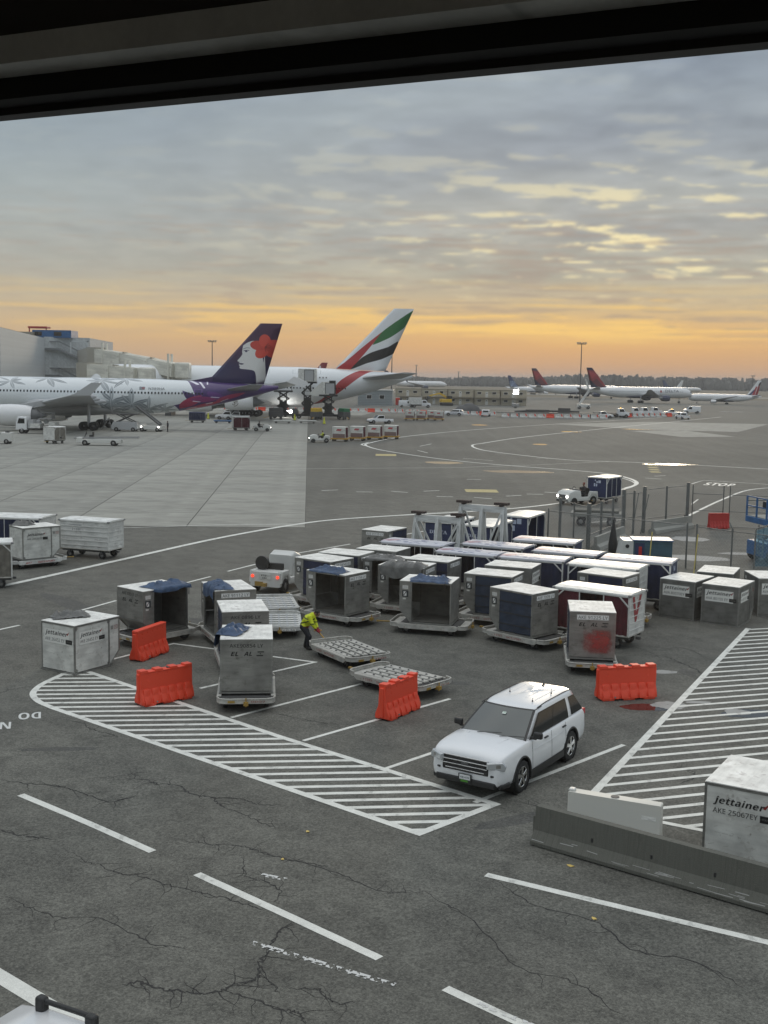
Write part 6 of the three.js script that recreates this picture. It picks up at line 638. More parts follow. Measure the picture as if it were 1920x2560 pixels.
// ---------------------------------------------------------------- other airliners, farther off
const finPics = {
  redblue: canvasTex(256, 256, (x, w, h) => { x.fillStyle = '#1c2340'; x.fillRect(0, 0, w, h); poly(x, [[0.1, 0.2], [0.95, 0.12], [1, 0.5], [0.3, 0.98], [0, 0.9]], '#8e2028', w, h); poly(x, [[0.5, 0.35], [0.95, 0.12], [0.72, 0.55]], '#a83038', w, h); poly(x, [[0.1, 0.98], [0.5, 0.55], [0.72, 0.72], [0.4, 1]], '#5e1a28', w, h); }),
  globe: canvasTex(256, 256, (x, w, h) => { x.fillStyle = '#22315e'; x.fillRect(0, 0, w, h); x.strokeStyle = '#9fb2cc'; x.lineWidth = 7; for (let k = 0; k < 5; k++) { x.beginPath(); x.arc(w * 0.6, h * 1.05, 50 + k * 22, 3.3, 5.9); x.stroke(); } for (let k = 0; k < 4; k++) { x.beginPath(); x.moveTo(w * 0.6, h); x.lineTo(w * (0.3 + k * 0.22), h * 0.45); x.stroke(); } }),
  blue: canvasTex(64, 64, (x, w, h) => { x.fillStyle = '#1f3158'; x.fillRect(0, 0, w, h); x.fillStyle = '#2c4676'; for (let k = 0; k < 5; k++) x.fillRect(10 + k * 10, 10, 5, 40); }),
  feathers: canvasTex(256, 256, (x, w, h) => { x.fillStyle = '#e4e4e4'; x.fillRect(0, 0, w, h); poly(x, [[0.35, 0.98], [0.62, 0.4], [0.72, 0.42], [0.55, 0.98]], '#b03038', w, h); poly(x, [[0.58, 0.98], [0.8, 0.3], [0.9, 0.3], [0.8, 0.98]], '#a02a34', w, h); poly(x, [[0.1, 0.98], [0.5, 0.6], [0.56, 0.66], [0.3, 0.98]], '#39406a', w, h); poly(x, [[0.78, 0.3], [0.9, 0.1], [0.98, 0.1], [0.9, 0.36]], '#333', w, h); }),
  redstripe: canvasTex(128, 128, (x, w, h) => { x.fillStyle = '#8c2430'; x.fillRect(0, 0, w, h); x.strokeStyle = '#e6dede'; x.lineWidth = 10; x.beginPath(); x.moveTo(30, 120); x.quadraticCurveTo(80, 90, 84, 20); x.stroke(); }), plainwhite: null,
};
const finMats = Object.fromEntries(Object.entries(finPics).map(([k, t]) => [k, t ? std([1, 1, 1], 0.4, 0, { map: t }) : mt.plane]));
print('deltaL', 220, 40, (x) => { poly(x, [[0.02, 0.85], [0.08, 0.1], [0.14, 0.85]], '#a02028', 220, 40); txt(x, 'DELTA', 136, 20, 36, '#3a4054', '', 150); });
function jet({ label, x, z, yaw, L = 54.9, R_ = 2.5, H = 15.8, fin, eng = 'plane', winglet, mark, span = 23.8, y = 0, flip }) {
  const o = thing('airliner', label, 'airplane', [x, y, z], yaw, 'parked airliners'), k = L / 54.9, cy = R_ + 2.0 * k + (R_ > 2.3 ? 0.3 : 0);
  part(o, 'fuselage', hull(L, R_, { up: 0.55, tail: 0.34, n: 34, m: 24 }).translate(0, cy, 0), mt.plane); windowsRow(o, -L * 0.88, -L * 0.2, 1.0, R_, cy + 0.4, cy, 0.34); part(o, 'belly', put(new THREE.SphereGeometry(1, 20, 10), 0, 0, 0).scale(L * 0.2, R_ * 0.35, R_ * 0.9).translate(-L * 0.52, cy - R_ * 0.75, 0), mt.engineBlue);
  part(o, 'tail_fin', finGeo([[-11 * k, cy + R_ * 0.85], [-3.2 * k, cy + R_ * 0.8], [-0.6 * k, H], [-3.4 * k, H]], 0.25, [-11 * k, cy + R_ * 0.8, -0.6 * k, H]), finMats[fin]);
  for (const s of [-1, 1]) { part(o, 'tailplane', foil([[-7.6 * k, cy + R_ * 0.45, s * 0.8, 4.6 * k, 0.45], [-2.6 * k, cy + R_ * 0.9, s * 9 * k, 1.6 * k, 0.2]]), mt.planeGrey); part(o, 'wing', foil([[-L * 0.68, cy - R_ * 0.6, s * 1.4, 9.6 * k, 1.2], [-L * 0.565, cy - R_ * 0.2, s * 9 * k, 5.6 * k, 0.8], [-L * 0.36, cy + R_ * 0.55, s * span, 1.8 * k, 0.28]]), mt.planeGrey); if (winglet) part(o, 'winglet', crease(ext([[-L * 0.355, 0], [-L * 0.33, 0], [-L * 0.295, 3.2 * k], [-L * 0.31, 3.3 * k]], 0.16, 0.03).translate(0, cy + R_ * 0.55, s * span), 30), mt.engineBlue); engine(o, -L * 0.69, cy - R_ * 1.0, s * 7.9 * k, 4.6 * k, 1.3 * k, mt[eng]); gear(o, -L * 0.47, s * 4.4 * k, cy - R_ * 0.5, 0.6 * k, 2, 0.4); }
  gear(o, -L * 0.88, 0, cy - R_ * 0.6, 0.45 * k, 1, 0.3);
  part(o, 'cockpit_window', join([-1, 1].map((s) => box(1.1, 0.5, 0.08, -L * 0.968, cy + R_ * 0.12, s * R_ * 0.62, 0, s * 0.5))), mt.glass);
  if (mark) { const dy = R_ * 0.3, zz = Math.sqrt(R_ * R_ - dy * dy); decal(o, 'lettering', 'deltaL', 11, 1.9, -L * 0.76, cy + dy, -(zz + 0.06), Math.PI, -Math.asin(dy / R_)); }
  return o;
}
jet({ label: 'white airliner with red and blue tail and DELTA lettering, nose to the right', x: 90.5, z: -537, yaw: 199, fin: 'redblue', eng: 'engineBlue', mark: 1, L: 57 });
jet({ label: 'white airliner with red and blue tail standing behind the lettered one', x: 79.6, z: -652, yaw: 192, fin: 'redblue', eng: 'engineBlue', H: 16.2 });
jet({ label: 'white airliner with blue globe tail at the left of the far group', x: 82, z: -800, yaw: 190, fin: 'globe', L: 39.5, R_: 1.9, H: 12.6, span: 17, winglet: 1 });
jet({ label: 'distant white airliner seen beyond the flag tail, nose to the right', x: -2.5, z: -1010, yaw: 184, fin: 'redblue', eng: 'engineBlue', L: 54.9, H: 15.8, winglet: 1 });
jet({ label: 'airliner with plain blue tail mostly hidden behind the lettered airliner', x: 262, z: -1120, yaw: 175, fin: 'blue', L: 37.5, R_: 1.95, H: 11.8, span: 17 });
jet({ label: 'white airliner with red and dark feather strokes on its tail, nose to the left', x: 175, z: -548, yaw: -14, fin: 'feathers', L: 33, R_: 1.75, H: 11.2, span: 14 });
jet({ label: 'airliner whose red tail tip with a white stripe shows above the double deck one', x: -27.3, z: -560, yaw: 4, fin: 'redstripe', L: 54.9, H: 16.3 });
jet({ label: 'white tailed airliner showing only its fin between the blue tail and the lettering', x: 268, z: -1060, yaw: 8, fin: 'plainwhite', L: 37, R_: 1.95, H: 11.9, span: 17 });
// ================================================================ buildings, jet bridges, masts
{
  const o = thing('terminal_building', 'grey ribbed terminal building with an outside stair tower at the left', 'building', [0, 0, 0]);
  const A = [-88, -268], B = [-101, -348], C = [-89.3, -354], H = 19.6;
  const wallTo = (name, p, q, h, mat, y0 = 0) => { const dx = q[0] - p[0], dz = q[1] - p[1], l = Math.hypot(dx, dz), m = part(o, name, metreUV(box(l, h, 0.5, 0, y0 + h / 2, 0)), mat); m.position.set((p[0] + q[0]) / 2, 0, (p[1] + q[1]) / 2); m.rotation.y = -Math.atan2(dz, dx); return m; };
  const w1 = wallTo('wall', A, B, H, mt.wall); for (let k = 0; k < 54; k++) part(w1, 'rib', box(0.16, H - 0.2, 0.12, -40 + k * 1.5, H / 2, -0.31), mt.wall);
  wallTo('wall', B, C, H + 0.4, mt.wall); wallTo('wall', C, [-93, -400], H + 0.4, mt.wall); wallTo('wall', A, [-130, -262], H, mt.wall); part(o, 'roof', flat([A, B, C, [-93, -400], [-160, -400], [-160, -262], [-130, -262]], H + 0.1), mt.wallDark);
  // stair tower on the short face
  const sx0 = -97.2, z = -348.6, zig = (y0) => { for (const [a, b, c, d] of [[sx0 - 3.5, y0, sx0 + 0.6, y0], [sx0 + 0.6, y0, sx0 + 7.0, y0 - 3.0], [sx0 + 7, y0 - 3.0, sx0 + 10.4, y0 - 3.0]]) { part(o, 'stair_rail', beam([a, b, z], [c, d, z], 0.3, 0.35), mt.wallDark); part(o, 'stair_flight', beam([a, b - 2.2, z + 0.5], [c, d - 2.2, z + 0.5], 1.8, 0.6), mt.wallDark); } part(o, 'stair_panel', ext([[sx0 - 3.3, y0 - 2.3], [sx0 + 0.6, y0 - 2.3], [sx0 + 7.0, y0 - 5.2], [sx0 + 8.6, y0 - 5.2], [sx0 + 8.6, y0 - 7.6], [sx0 - 3.3, y0 - 7.6]], 0.3).translate(0, 0, z - 0.3), mt.wall); }; zig(18.6); zig(10.8);
  for (const x of [sx0 + 4, sx0 + 9]) part(o, 'stair_post', box(0.4, 5, 0.4, x, 16.5, z + 0.2), mt.wall); part(o, 'stair_beam', box(6, 0.4, 0.4, sx0 + 6.6, 18.8, z + 0.2), mt.wall);
  part(o, 'plant_room', metreUV(box(11.5, 2.2, 8, -99, H + 1.3, -353)), mt.blueLift); for (const x of [-103, -97.2]) part(o, 'plant_window', box(2.2, 1.2, 0.1, x, H + 1.3, -348.95), mt.glass); part(o, 'roof_unit', box(8, 1.6, 6, -108, H + 0.9, -349), mt.beigeDark); part(o, 'roof_frame', join(box(5.6, 0.5, 4, -103.5, H + 3.2, -352), box(0.3, 3, 0.3, -106, H + 1.6, -350.5), box(0.3, 3, 0.3, -101, H + 1.6, -350.5)), mt.redDark); for (const [x, h] of [[-118, 4], [-122, 6], [-126, 3], [-121, 5]]) part(o, 'aerial', bar([x, H, -345], [x, H + h, -345], 0.1), mt.greyDark);
}
function bridge(label, pts, h, legX, seed) { // telescoping jet bridge, each tunnel section ribbed
  const o = thing('jet_bridge', label, 'jet bridge', [0, 0, 0], 0, 'jet bridges');
  for (let i = 0; i < pts.length - 1; i++) { const a = pts[i], b = pts[i + 1], w = h * (1 - i * 0.06), t = part(o, 'tunnel_section', beam(a, b, w, w), mt.bridge); const n = 14; for (let k = 0; k <= n; k++) { const q = k / n, p = a.map((v, j) => mix(v, b[j], q)); part(t, 'rib', box(0.14, w + 0.12, w + 0.16, ...p), mt.bridge); } part(o, 'section_frame', box(0.5, w + 0.7, w + 0.5, ...a), mt.bridgeDark); part(o, 'underside', beam([a[0], a[1] - w / 2 - 0.3, a[2]], [b[0], b[1] - w / 2 - 0.3, b[2]], w * 0.8, 0.5), mt.bridgeDark); }
  const e = pts[pts.length - 1]; part(o, 'rotunda', cyl(h * 0.72, h + 0.6, 'y', pts[0][0], pts[0][1], pts[0][2], 20), mt.bridgeDark); part(o, 'cab', rbox(3.4, h + 0.3, h + 0.5, 0.5, e[0] + 1.4, e[1], e[2]), mt.bridge);
  part(o, 'column', cyl(0.8, pts[0][1], 'y', pts[0][0], pts[0][1] / 2, pts[0][2], 14), mt.bridge); for (const x of legX) { const q = (x - pts[0][0]) / (e[0] - pts[0][0]), y = mix(pts[0][1], e[1], q), zz = mix(pts[0][2], e[2], q); for (const s of [-1, 1]) part(o, 'leg', box(0.5, y + 3.6, 0.5, x, (y + 3.6) / 2, zz + s * (h / 2 + 0.5)), mt.bridge); part(o, 'bogie', box(1.4, 0.9, h + 2.4, x, 0.5, zz), mt.greyDark); }
  return o;
}
bridge('upper beige jet bridge sloping down to the double deck airliner', [[-73.8, 14.0, -300], [-64.5, 12.9, -291], [-56, 11.7, -282], [-48.6, 10.5, -273.6]], 3.5, [-71, -50.6]);
bridge('lower beige jet bridge in the shade below the upper one', [[-71.6, 9.6, -284], [-63.5, 9.3, -276.5], [-56.2, 8.8, -269.5]], 4.3, [-60]);
{ const o = thing('link_corridor', 'beige corridor joining the terminal to the upper jet bridge', 'corridor', [0, 0, 0]); part(o, 'tunnel', beam([-90.2, 14.2, -351], [-74.6, 14.1, -301.6], 3.6, 3.8), mt.bridgeDark); for (const q of [0.3, 0.8]) part(o, 'column', box(0.9, 12.2, 0.9, mix(-90.2, -74.6, q), 6.1, mix(-351, -301.6, q)), mt.bridge); }
function mast(label, x, z, h) { const o = thing('light_mast', label, 'light mast', [x, 0, z], 0, 'floodlight masts'), k = Math.max(1, -z / 450); part(o, 'pole', cyl(0.28 * k, h, 'y', 0, h / 2, 0, 10, 0.14 * k), mt.greyDark); part(o, 'crossarm', join(box(3.4, 0.25, 0.3, 0, h - 0.4, 0), box(0.3, 0.25, 2.4, 0, h - 0.4, 0)), mt.greyDark); for (const s of [-1.5, -0.6, 0.6, 1.5]) part(o, 'floodlight', box(0.7, 0.45, 0.6, s, h + 0.05, 0.1), mt.grey); return o; }
mast('tall light mast standing left of the purple tail', -74.5, -504, 24); mast('tall light mast behind the flag tail', 2.2, -480, 24); mast('tall light mast in front of the two red and blue tails', 74.2, -450, 24); mast('short light mast farther behind the tall one on the right', 172.5, -1000, 16.5); mast('light mast at the far right above the feather tail', 311, -1000, 16.5); mast('thin far mast on the horizon right of the flag tail', 38, -1500, 26); mast('thinnest far mast on the horizon', 95, -1550, 19);
// ---------------------------------------------------------------- site cabins and huts beyond the service road
for (let k = 0; k < 5; k++) {
  const o = thing('site_cabin', ['leftmost', 'second', 'middle', 'fourth', 'rightmost'][k] + ' of the five beige two storey site cabins', 'cabin', [8.4 + k * 9.9, 0, -447 + k * 0.6], 0, 'beige site cabins'); for (const f of [0, 1]) { part(o, 'storey', rbox(9.6, 2.75, 6, 0.05, 0, 1.4 + f * 2.85, 0), mt.beige); for (const x of [-3, 2.6]) { const w = part(o, 'window', box(1.6, 1.0, 0.08, x, 1.7 + f * 2.85, 3.02), mt.white); part(w, 'pane', box(1.4, 0.8, 0.04, x, 1.7 + f * 2.85, 3.07), mt.glass); } const d = part(o, 'door', box(1.0, 2.1, 0.08, -0.2, 1.15 + f * 2.85, 3.03), mt.white); part(d, 'door_window', box(0.3, 0.4, 0.04, -0.2, 1.7 + f * 2.85, 3.09), mt.glass); } part(o, 'roof', box(9.75, 0.16, 6.2, 0, 5.75, 0), mt.beigeDark); part(o, 'walkway', join(box(9.7, 0.12, 1.4, 0, 2.75, 3.75), ...[0, 1, 2, 3].map((q) => bar([-4.6 + q * 3, 0, 4.4], [-4.6 + q * 3, 3.8, 4.4], 0.05, 5)), bar([-4.8, 3.8, 4.4], [4.8, 3.8, 4.4], 0.04, 5), bar([-4.8, 3.3, 4.4], [4.8, 3.3, 4.4], 0.04, 5)), mt.beigeDark);
}
{ const o = thing('grey_hut', 'grey boarded hut with white windows below the flag tail', 'hut', [-3.6, 0, -412], -3); part(o, 'wall', metreUV(box(12, 5.2, 8, 0, 2.6, 0)), mt.cabin); part(o, 'roof', rbox(12.6, 0.3, 8.6, 0.05, 0, 5.35, 0), mt.white); for (const x of [-2, 2.4]) { const w = part(o, 'window', box(1.9, 1.5, 0.1, x, 3.0, 4.03), mt.white); part(w, 'pane', box(1.6, 1.2, 0.06, x, 3.0, 4.08), mt.glass); } for (let k = 0; k < 9; k++) part(o, 'board', box(12.02, 0.06, 0.05, 0, 0.5 + k * 0.55, 4.02), mt.greyDark); }
{ const o = thing('portable_cabin', 'orange portable toilet cabin beside the grey hut', 'cabin', [4.2, 0, -420], 0); part(o, 'wall', rbox(1.4, 2.6, 1.4, 0.08, 0, 1.35, 0), mt.orange); part(o, 'roof', rbox(1.5, 0.25, 1.5, 0.1, 0, 2.75, 0), mt.white); part(o, 'door', box(1.0, 2.1, 0.05, 0, 1.2, 0.72), mt.redDark); }
{ const o = thing('excavator', 'yellow excavator parked before the site cabins', 'excavator', [22, 0, -425], 12); part(o, 'cab', rbox(1.8, 1.8, 1.8, 0.1, 0.8, 2.6, 0.3), mt.glass); part(o, 'upper_body', rbox(4, 1.2, 2.6, 0.12, -0.4, 1.8, 0), mt.yellow); for (const s of [-1, 1]) part(o, 'track', rbox(4.4, 0.95, 0.6, 0.4, 0, 0.5, s * 1.1), mt.black); part(o, 'boom', join(beam([1.6, 2.2, -0.5], [-2.6, 4.4, -0.5], 0.5, 0.6), beam([-2.6, 4.4, -0.5], [-6.4, 3.4, -0.5], 0.45, 0.5)), mt.yellow); part(o, 'bucket', rbox(1.2, 1.1, 1.2, 0.2, -6.6, 2.8, -0.5), mt.greyDark); }
{ const o = thing('boom_lift', 'white boom lift with a folded arm right of the site cabins', 'lift', [69.2, 0, -411], 0); part(o, 'base', rbox(4.4, 1.2, 2.4, 0.1, 0, 1.1, 0), mt.white); for (const a of [-1, 1]) for (const b of [-1, 1]) wheelOn(o, 0.5, 0.4, a * 1.5, 0.5, b * 1.1); part(o, 'lower_boom', beam([-1.4, 1.8, 0], [1.6, 6.2, 0], 0.6, 0.7), mt.white); part(o, 'upper_boom', beam([1.6, 6.2, 0.1], [0.4, 10.4, 0.1], 0.5, 0.6), mt.white); part(o, 'basket', join(box(1.8, 0.12, 1.2, -0.4, 9.6, 0.1), bar([-1.3, 9.6, 0.6], [-1.3, 10.8, 0.6], 0.06), bar([0.5, 9.6, 0.6], [0.5, 10.8, 0.6], 0.06), bar([-1.3, 10.8, 0.6], [0.5, 10.8, 0.6], 0.06)), mt.grey); }
{ const o = thing('light_tower', 'mobile light tower with four bright lamps before the cabins', 'light tower', [44.6, 0, -404]); part(o, 'trailer', rbox(2.4, 1.2, 1.4, 0.1, 0, 1.0, 0), mt.grey); for (const s of [-1, 1]) wheelOn(o, 0.4, 0.2, 0, 0.4, s * 0.75); part(o, 'mast', cyl(0.08, 4.4, 'y', 0, 3.4, 0, 10), mt.steel); for (const a of [-0.6, 0.6]) for (const b of [5.1, 6.1]) { const f = part(o, 'lamp', rbox(0.85, 0.75, 0.3, 0.05, a, b, 0.1), mt.grey); part(f, 'lamp_glass', rbox(0.7, 0.6, 0.06, 0.02, a, b, 0.29), mt.lampGlow); } const l = new THREE.PointLight(new THREE.Color(1, 0.96, 0.9), 60); l.position.set(44.6, 5.7, -402.9); l.castShadow = true; scene.add(l); }
{ const o = thing('dark_mound', 'dark covered mound among the parked vehicles', 'mound', [24.4, 0, -344]); const g = new THREE.SphereGeometry(1, 20, 10, 0, 6.3, 0, 1.57), p = g.attributes.position; for (let i = 0; i < p.count; i++) { const n = 0.8 + 0.4 * fbm(p.getX(i) * 2 + 5, p.getZ(i) * 2 + 9, 3); p.setXYZ(i, p.getX(i) * 4 * n, p.getY(i) * 2.6 * n, p.getZ(i) * 2 * n); } g.computeVertexNormals(); part(o, 'sheet', g, mt.greyDark); }
// red and white crash barriers in a line
const ORD = 'first second third fourth fifth sixth seventh eighth ninth tenth eleventh twelfth thirteenth fourteenth fifteenth sixteenth seventeenth eighteenth nineteenth twentieth twenty-first twenty-second'.split(' ');
{
  const prof2 = [[-0.3, 0], [0.3, 0], [0.26, 0.3], [0.12, 0.5], [0.1, 1.05], [-0.1, 1.05], [-0.12, 0.5], [-0.26, 0.3]], gw = ext(prof2, 2.0, 0.02).rotateY(Math.PI / 2); let n = 0; const run = (ax, az, bx, bz, m, from) => { for (let k = 0; k < m; k++) { const q = (k + 0.5) / m, o = thing('crash_barrier', `${ORD[k]} crash barrier from the left in the ${from}`, 'barrier', [mix(ax, bx, q), 0, mix(az, bz, q)], -Math.atan2(bz - az, bx - ax) / R, 'red and white crash barriers'); part(o, 'body', gw, (n++) % 7 === 5 ? mt.orange : mt.white); part(o, 'slanted_stripe', box(0.3, 1.0, 0.46, 0.72, 0.52, 0, 0, 0, 0.35), mt.orange); } };
  run(-46, -322, 1.3, -330, 22, 'long line under the double deck airliner'); run(1.3, -330, 13.4, -319, 6, 'slanting line beside the grey hut'); run(13.4, -319, 30, -318, 7, 'short line behind the patrol SUV'); run(30, -305, 58, -306, 12, 'line before the long low trailer'); run(66, -322, 82, -336, 8, 'line before the white trucks');
}
// ---------------------------------------------------------------- high-loaders at the double deck airliner
function highLoader(label, x, z, bh, body, yaw = 0) {
  const o = thing('high_loader', label, 'catering truck', [x, 0.014, z], yaw, 'high loaders at the airliner'); part(o, 'chassis', box(6.6, 0.5, 2.3, 0.2, 0.85, 0), mt.black); part(o, 'cab', crease(ext([[2.2, 0.6], [2.2, 2.3], [3.2, 2.3], [3.6, 1.5], [3.6, 0.6]], 2.2, 0.06), 30), mt.greyDark); for (const a of [-1.9, 2.5]) for (const s of [-1, 1]) wheelOn(o, 0.45, 0.35, a, 0.45, s * 0.95);
  for (const s of [-1, 1]) for (let k = 0; k < 3; k++) { const y0 = 1.1 + k * (bh - 1.1) / 3, y1 = 1.1 + (k + 1) * (bh - 1.1) / 3; part(o, 'scissor_arm', beam([-1.3, y0, s * 0.9], [1.3, y1, s * 0.9], 0.2, 0.28), mt.black); part(o, 'scissor_arm', beam([1.3, y0, s * 0.8], [-1.3, y1, s * 0.8], 0.2, 0.28), mt.black); }
  part(o, 'lift_mast', join(...[-0.75, 0.75].map((q) => box(0.22, bh - 1.1, 0.22, q, (bh + 1.1) / 2, 0.5)), ...Array.from({ length: 7 }, (_, q) => box(1.7, 0.12, 0.2, 0, 1.4 + q * (bh - 1.4) / 7, 0.5)), box(1.5, bh * 0.45, 0.3, 0, 1.1 + bh * 0.22, 0.1)), mt.black); part(o, 'platform', box(4.2, 0.4, 2.6, 0, bh, 0), mt.black); if (body) { const b = part(o, 'box_body', metreUV(rbox(body, 2.9, 2.6, 0.05, 0, bh + 1.65, 0)), mt.white); part(b, 'rear_shutter', box(2.0, 2.3, 0.06, 0.4, bh + 1.6, 1.33), mt.planeGrey); part(b, 'shutter_frame', join(box(0.12, 2.5, 0.1, -0.65, bh + 1.6, 1.35), box(0.12, 2.5, 0.1, 1.45, bh + 1.6, 1.35), box(2.2, 0.12, 0.1, 0.4, bh + 2.82, 1.35)), mt.greyDark); } else part(o, 'guard_rail', join(bar([-2, bh, 1.2], [-2, bh + 1.2, 1.2], 0.06), bar([2, bh, 1.2], [2, bh + 1.2, 1.2], 0.06), bar([-2, bh + 1.2, 1.2], [2, bh + 1.2, 1.2], 0.06)), mt.black);
  return o;
}
highLoader('black scissor lift under the wing of the double deck airliner', -23.6, -270.5, 6.2, 0); highLoader('high loader with its white box raised to the upper deck door', -18.0, -270, 8.3, 4.2); highLoader('black high loader with a white box at the rear lower door', -13.2, -270, 5.4, 3.2); { const L = scene.children, o = L[L.length - 1]; part(o, 'chute', crease(ext([[-4.6, 5.6], [-1.6, 8.4], [-1.6, 5.2], [-3.2, 5.2]], 2.2, 0.05), 30), mt.white); part(o, 'black_frame', box(1.4, 3.2, 2.3, 0.9, 7.2, 0.2), mt.black); }
{ const o = thing('cargo_tractor', 'dark tractor with a dazzling headlight under the double deck airliner', 'tractor', [-22.9, 0.014, -279], 90); part(o, 'body', crease(ext([[-2, 0.4], [-2, 1.7], [0, 1.8], [0.3, 1.1], [2, 1.0], [2.1, 0.4]], 2.0, 0.06), 30), mt.greyDark); part(o, 'seat', rbox(0.6, 0.6, 0.7, 0.08, 0.2, 1.4, 0), mt.black); for (const a of [-1.2, 1.3]) for (const s of [-1, 1]) wheelOn(o, 0.45, 0.3, a, 0.45, s * 0.9); }
{ const o = scene.children[scene.children.length - 1]; for (const s of [-0.5, 0.5]) part(o, 'headlight', cyl(s > 0 ? 0.42 : 0.18, 0.1, 'x', -2.06, s > 0 ? 1.35 : 0.75, s, 16), mt.lampGlow); const l = new THREE.PointLight(new THREE.Color(1, 0.98, 0.93), 25); l.position.set(-23.4, 1.5, -276.6); l.castShadow = true; scene.add(l); }
for (const [x, z, l] of [[-24.5, -262, 'dark equipment cart left of the scissor lifts'], [-15.6, -264.5, 'yellow topped equipment cart between the scissor lifts'], [-9.4, -267, 'green topped generator right of the scissor lifts']]) { const o = thing('equipment_cart', l, 'cart', [x, 0.014, z], x * 7, 'equipment carts'); const c = x < -20 ? mt.greyDark : x < -10 ? mt.yellow : mt.green; part(o, 'body', rbox(3.2, 1.2, 1.8, 0.1, 0, 1.2, 0), mt.greyDark); part(o, 'top', rbox(3.0, 0.8, 1.6, 0.08, 0, 2.2, 0), c); part(o, 'tow_bar', bar([1.6, 0.6, 0], [2.8, 0.3, 0], 0.06), mt.amber); for (const a of [-1.1, 1.1]) for (const b of [-0.7, 0.7]) wheelOn(o, 0.3, 0.2, a, 0.3, b); }
for (const [x, z, l] of [[-39, -258, 'yellow cone by the purple tail of the near airliner'], [-20, -258, 'yellow cone in front of the scissor lifts'], [-12.6, -241, 'yellow cone nearest the white flat pallet']]) { const o = thing('traffic_cone', l, 'cone', [x, 0.014, z], 0, 'yellow cones'); part(o, 'base', rbox(0.7, 0.08, 0.7, 0.02, 0, 0.04, 0), mt.black); part(o, 'cone', cyl(0.3, 1.3, 'y', 0, 0.72, 0, 14, 0.08), std([0.6, 0.62, 0.05], 0.5)); }
// ================================================================ barriers, fence, trestles, lift, people
// ---- orange water-filled barriers: moulded body with slots, pockets and a notched top
function waterBarrier(label, x, z, yaw, L = 1.83, mat = 'orange', low) {
  const o = thing('water_barrier', label, 'barrier', [x, 0, z], yaw, 'orange water barriers'), H = 1.07, gs = [];
  const core = ext([[-0.24, 0.05], [0.24, 0.05], [0.235, 0.17], [0.17, 0.34], [0.13, 0.42], [0.105, H - 0.1], [-0.105, H - 0.1], [-0.13, 0.42], [-0.17, 0.34], [-0.235, 0.17]], L - 0.06, 0.025, [], 2).rotateY(Math.PI / 2);
  part(o, 'body', crease(core, 40), mt[mat]);
  const n = 6, pitch = (L - 0.16) / n;
  for (const s of [-1, 1]) for (let k = 0; k < n; k++) part(o, 'moulded_block', crease(ext([[0, 0.06], [0.29, 0.06], [0.28, 0.17], [0.19, 0.3], [0.19, 0.42], [0.15, 0.5], [0, 0.5]].map(([a, b]) => [a * s, b]), pitch - 0.07, 0.02, [], 2).rotateY(Math.PI / 2).translate(-L / 2 + 0.08 + pitch * (k + 0.5), 0, 0), 40), mt[mat]);
  for (const s of [-1, 1]) for (let k = 0; k < 3; k++) part(o, 'foot', rbox(pitch * 1.3, 0.09, 0.14, 0.02, -L / 2 + 0.3 + k * (L - 0.6) / 2, 0.045, s * 0.2), mt[mat]);
  const holes = []; for (let k = 0; k < 5; k++) { const a = -L / 2 + 0.3 + k * (L - 0.6) / 4; holes.push([[a - 0.03, 0.87], [a + 0.03, 0.87], [a + 0.03, 0.93], [a - 0.03, 0.93]]); } for (const a of [-L / 2 + 0.3, L / 2 - 0.3]) holes.push([[a - 0.035, 0.72], [a + 0.035, 0.72], [a + 0.035, 0.8], [a - 0.035, 0.8]]);
  for (const s of [-1, 1]) part(o, 'face_plate', ext([[-L / 2 + 0.05, 0.5], [L / 2 - 0.05, 0.5], [L / 2 - 0.05, H - 0.09], [-L / 2 + 0.05, H - 0.09]], 0.03, 0, holes).rotateX(s * -0.04).translate(0, 0.0, s * 0.135 - s * 0.0), mt[mat]);
  if (low) part(o, 'top_rail', rbox(L - 0.05, 0.1, 0.24, 0.03, 0, H - 0.06, 0), mt[mat]); else for (let k = 0; k < 7; k++) part(o, 'top_block', rbox((L - 0.08) / 7 - (k % 2 ? 0 : 0.004), k % 2 ? 0.05 : 0.1, 0.26, 0.02, -L / 2 + 0.04 + (L - 0.08) / 7 * (k + 0.5), k % 2 ? H - 0.085 : H - 0.06, 0), mt[mat]);
  for (const s of [-1, 1]) part(o, 'end_tongue', rbox(0.08, H - 0.2, 0.12, 0.03, s * (L / 2 - 0.03), H / 2 - 0.02, 0), mt[mat]); part(o, 'drain_plug', cyl(0.025, 0.02, 'z', -L / 2 + 0.5, 0.12, 0.296, 10), mt.hub); part(o, 'filler_cap', cyl(0.07, 0.03, 'y', 0.13, H - 0.045, 0, 16), mt.greyDark); return o;
}
waterBarrier('orange barrier beside the open container at the left, seen from its end', -8.02, -39.6, 68, 1.83, 'orange', 1); waterBarrier('orange barrier standing on the left hatched zone', -6.45, -34.05, 41.2); waterBarrier('orange barrier in front of the empty roller dolly', 0.51, -33.15, 57.3); waterBarrier('orange barrier in front of the red smeared container', 7.55, -35.25, 13.4, 1.95); waterBarrier('dark red barrier standing by the wire gate', 22.45, -77.95, 7.5, 1.45, 'redDark', 1);
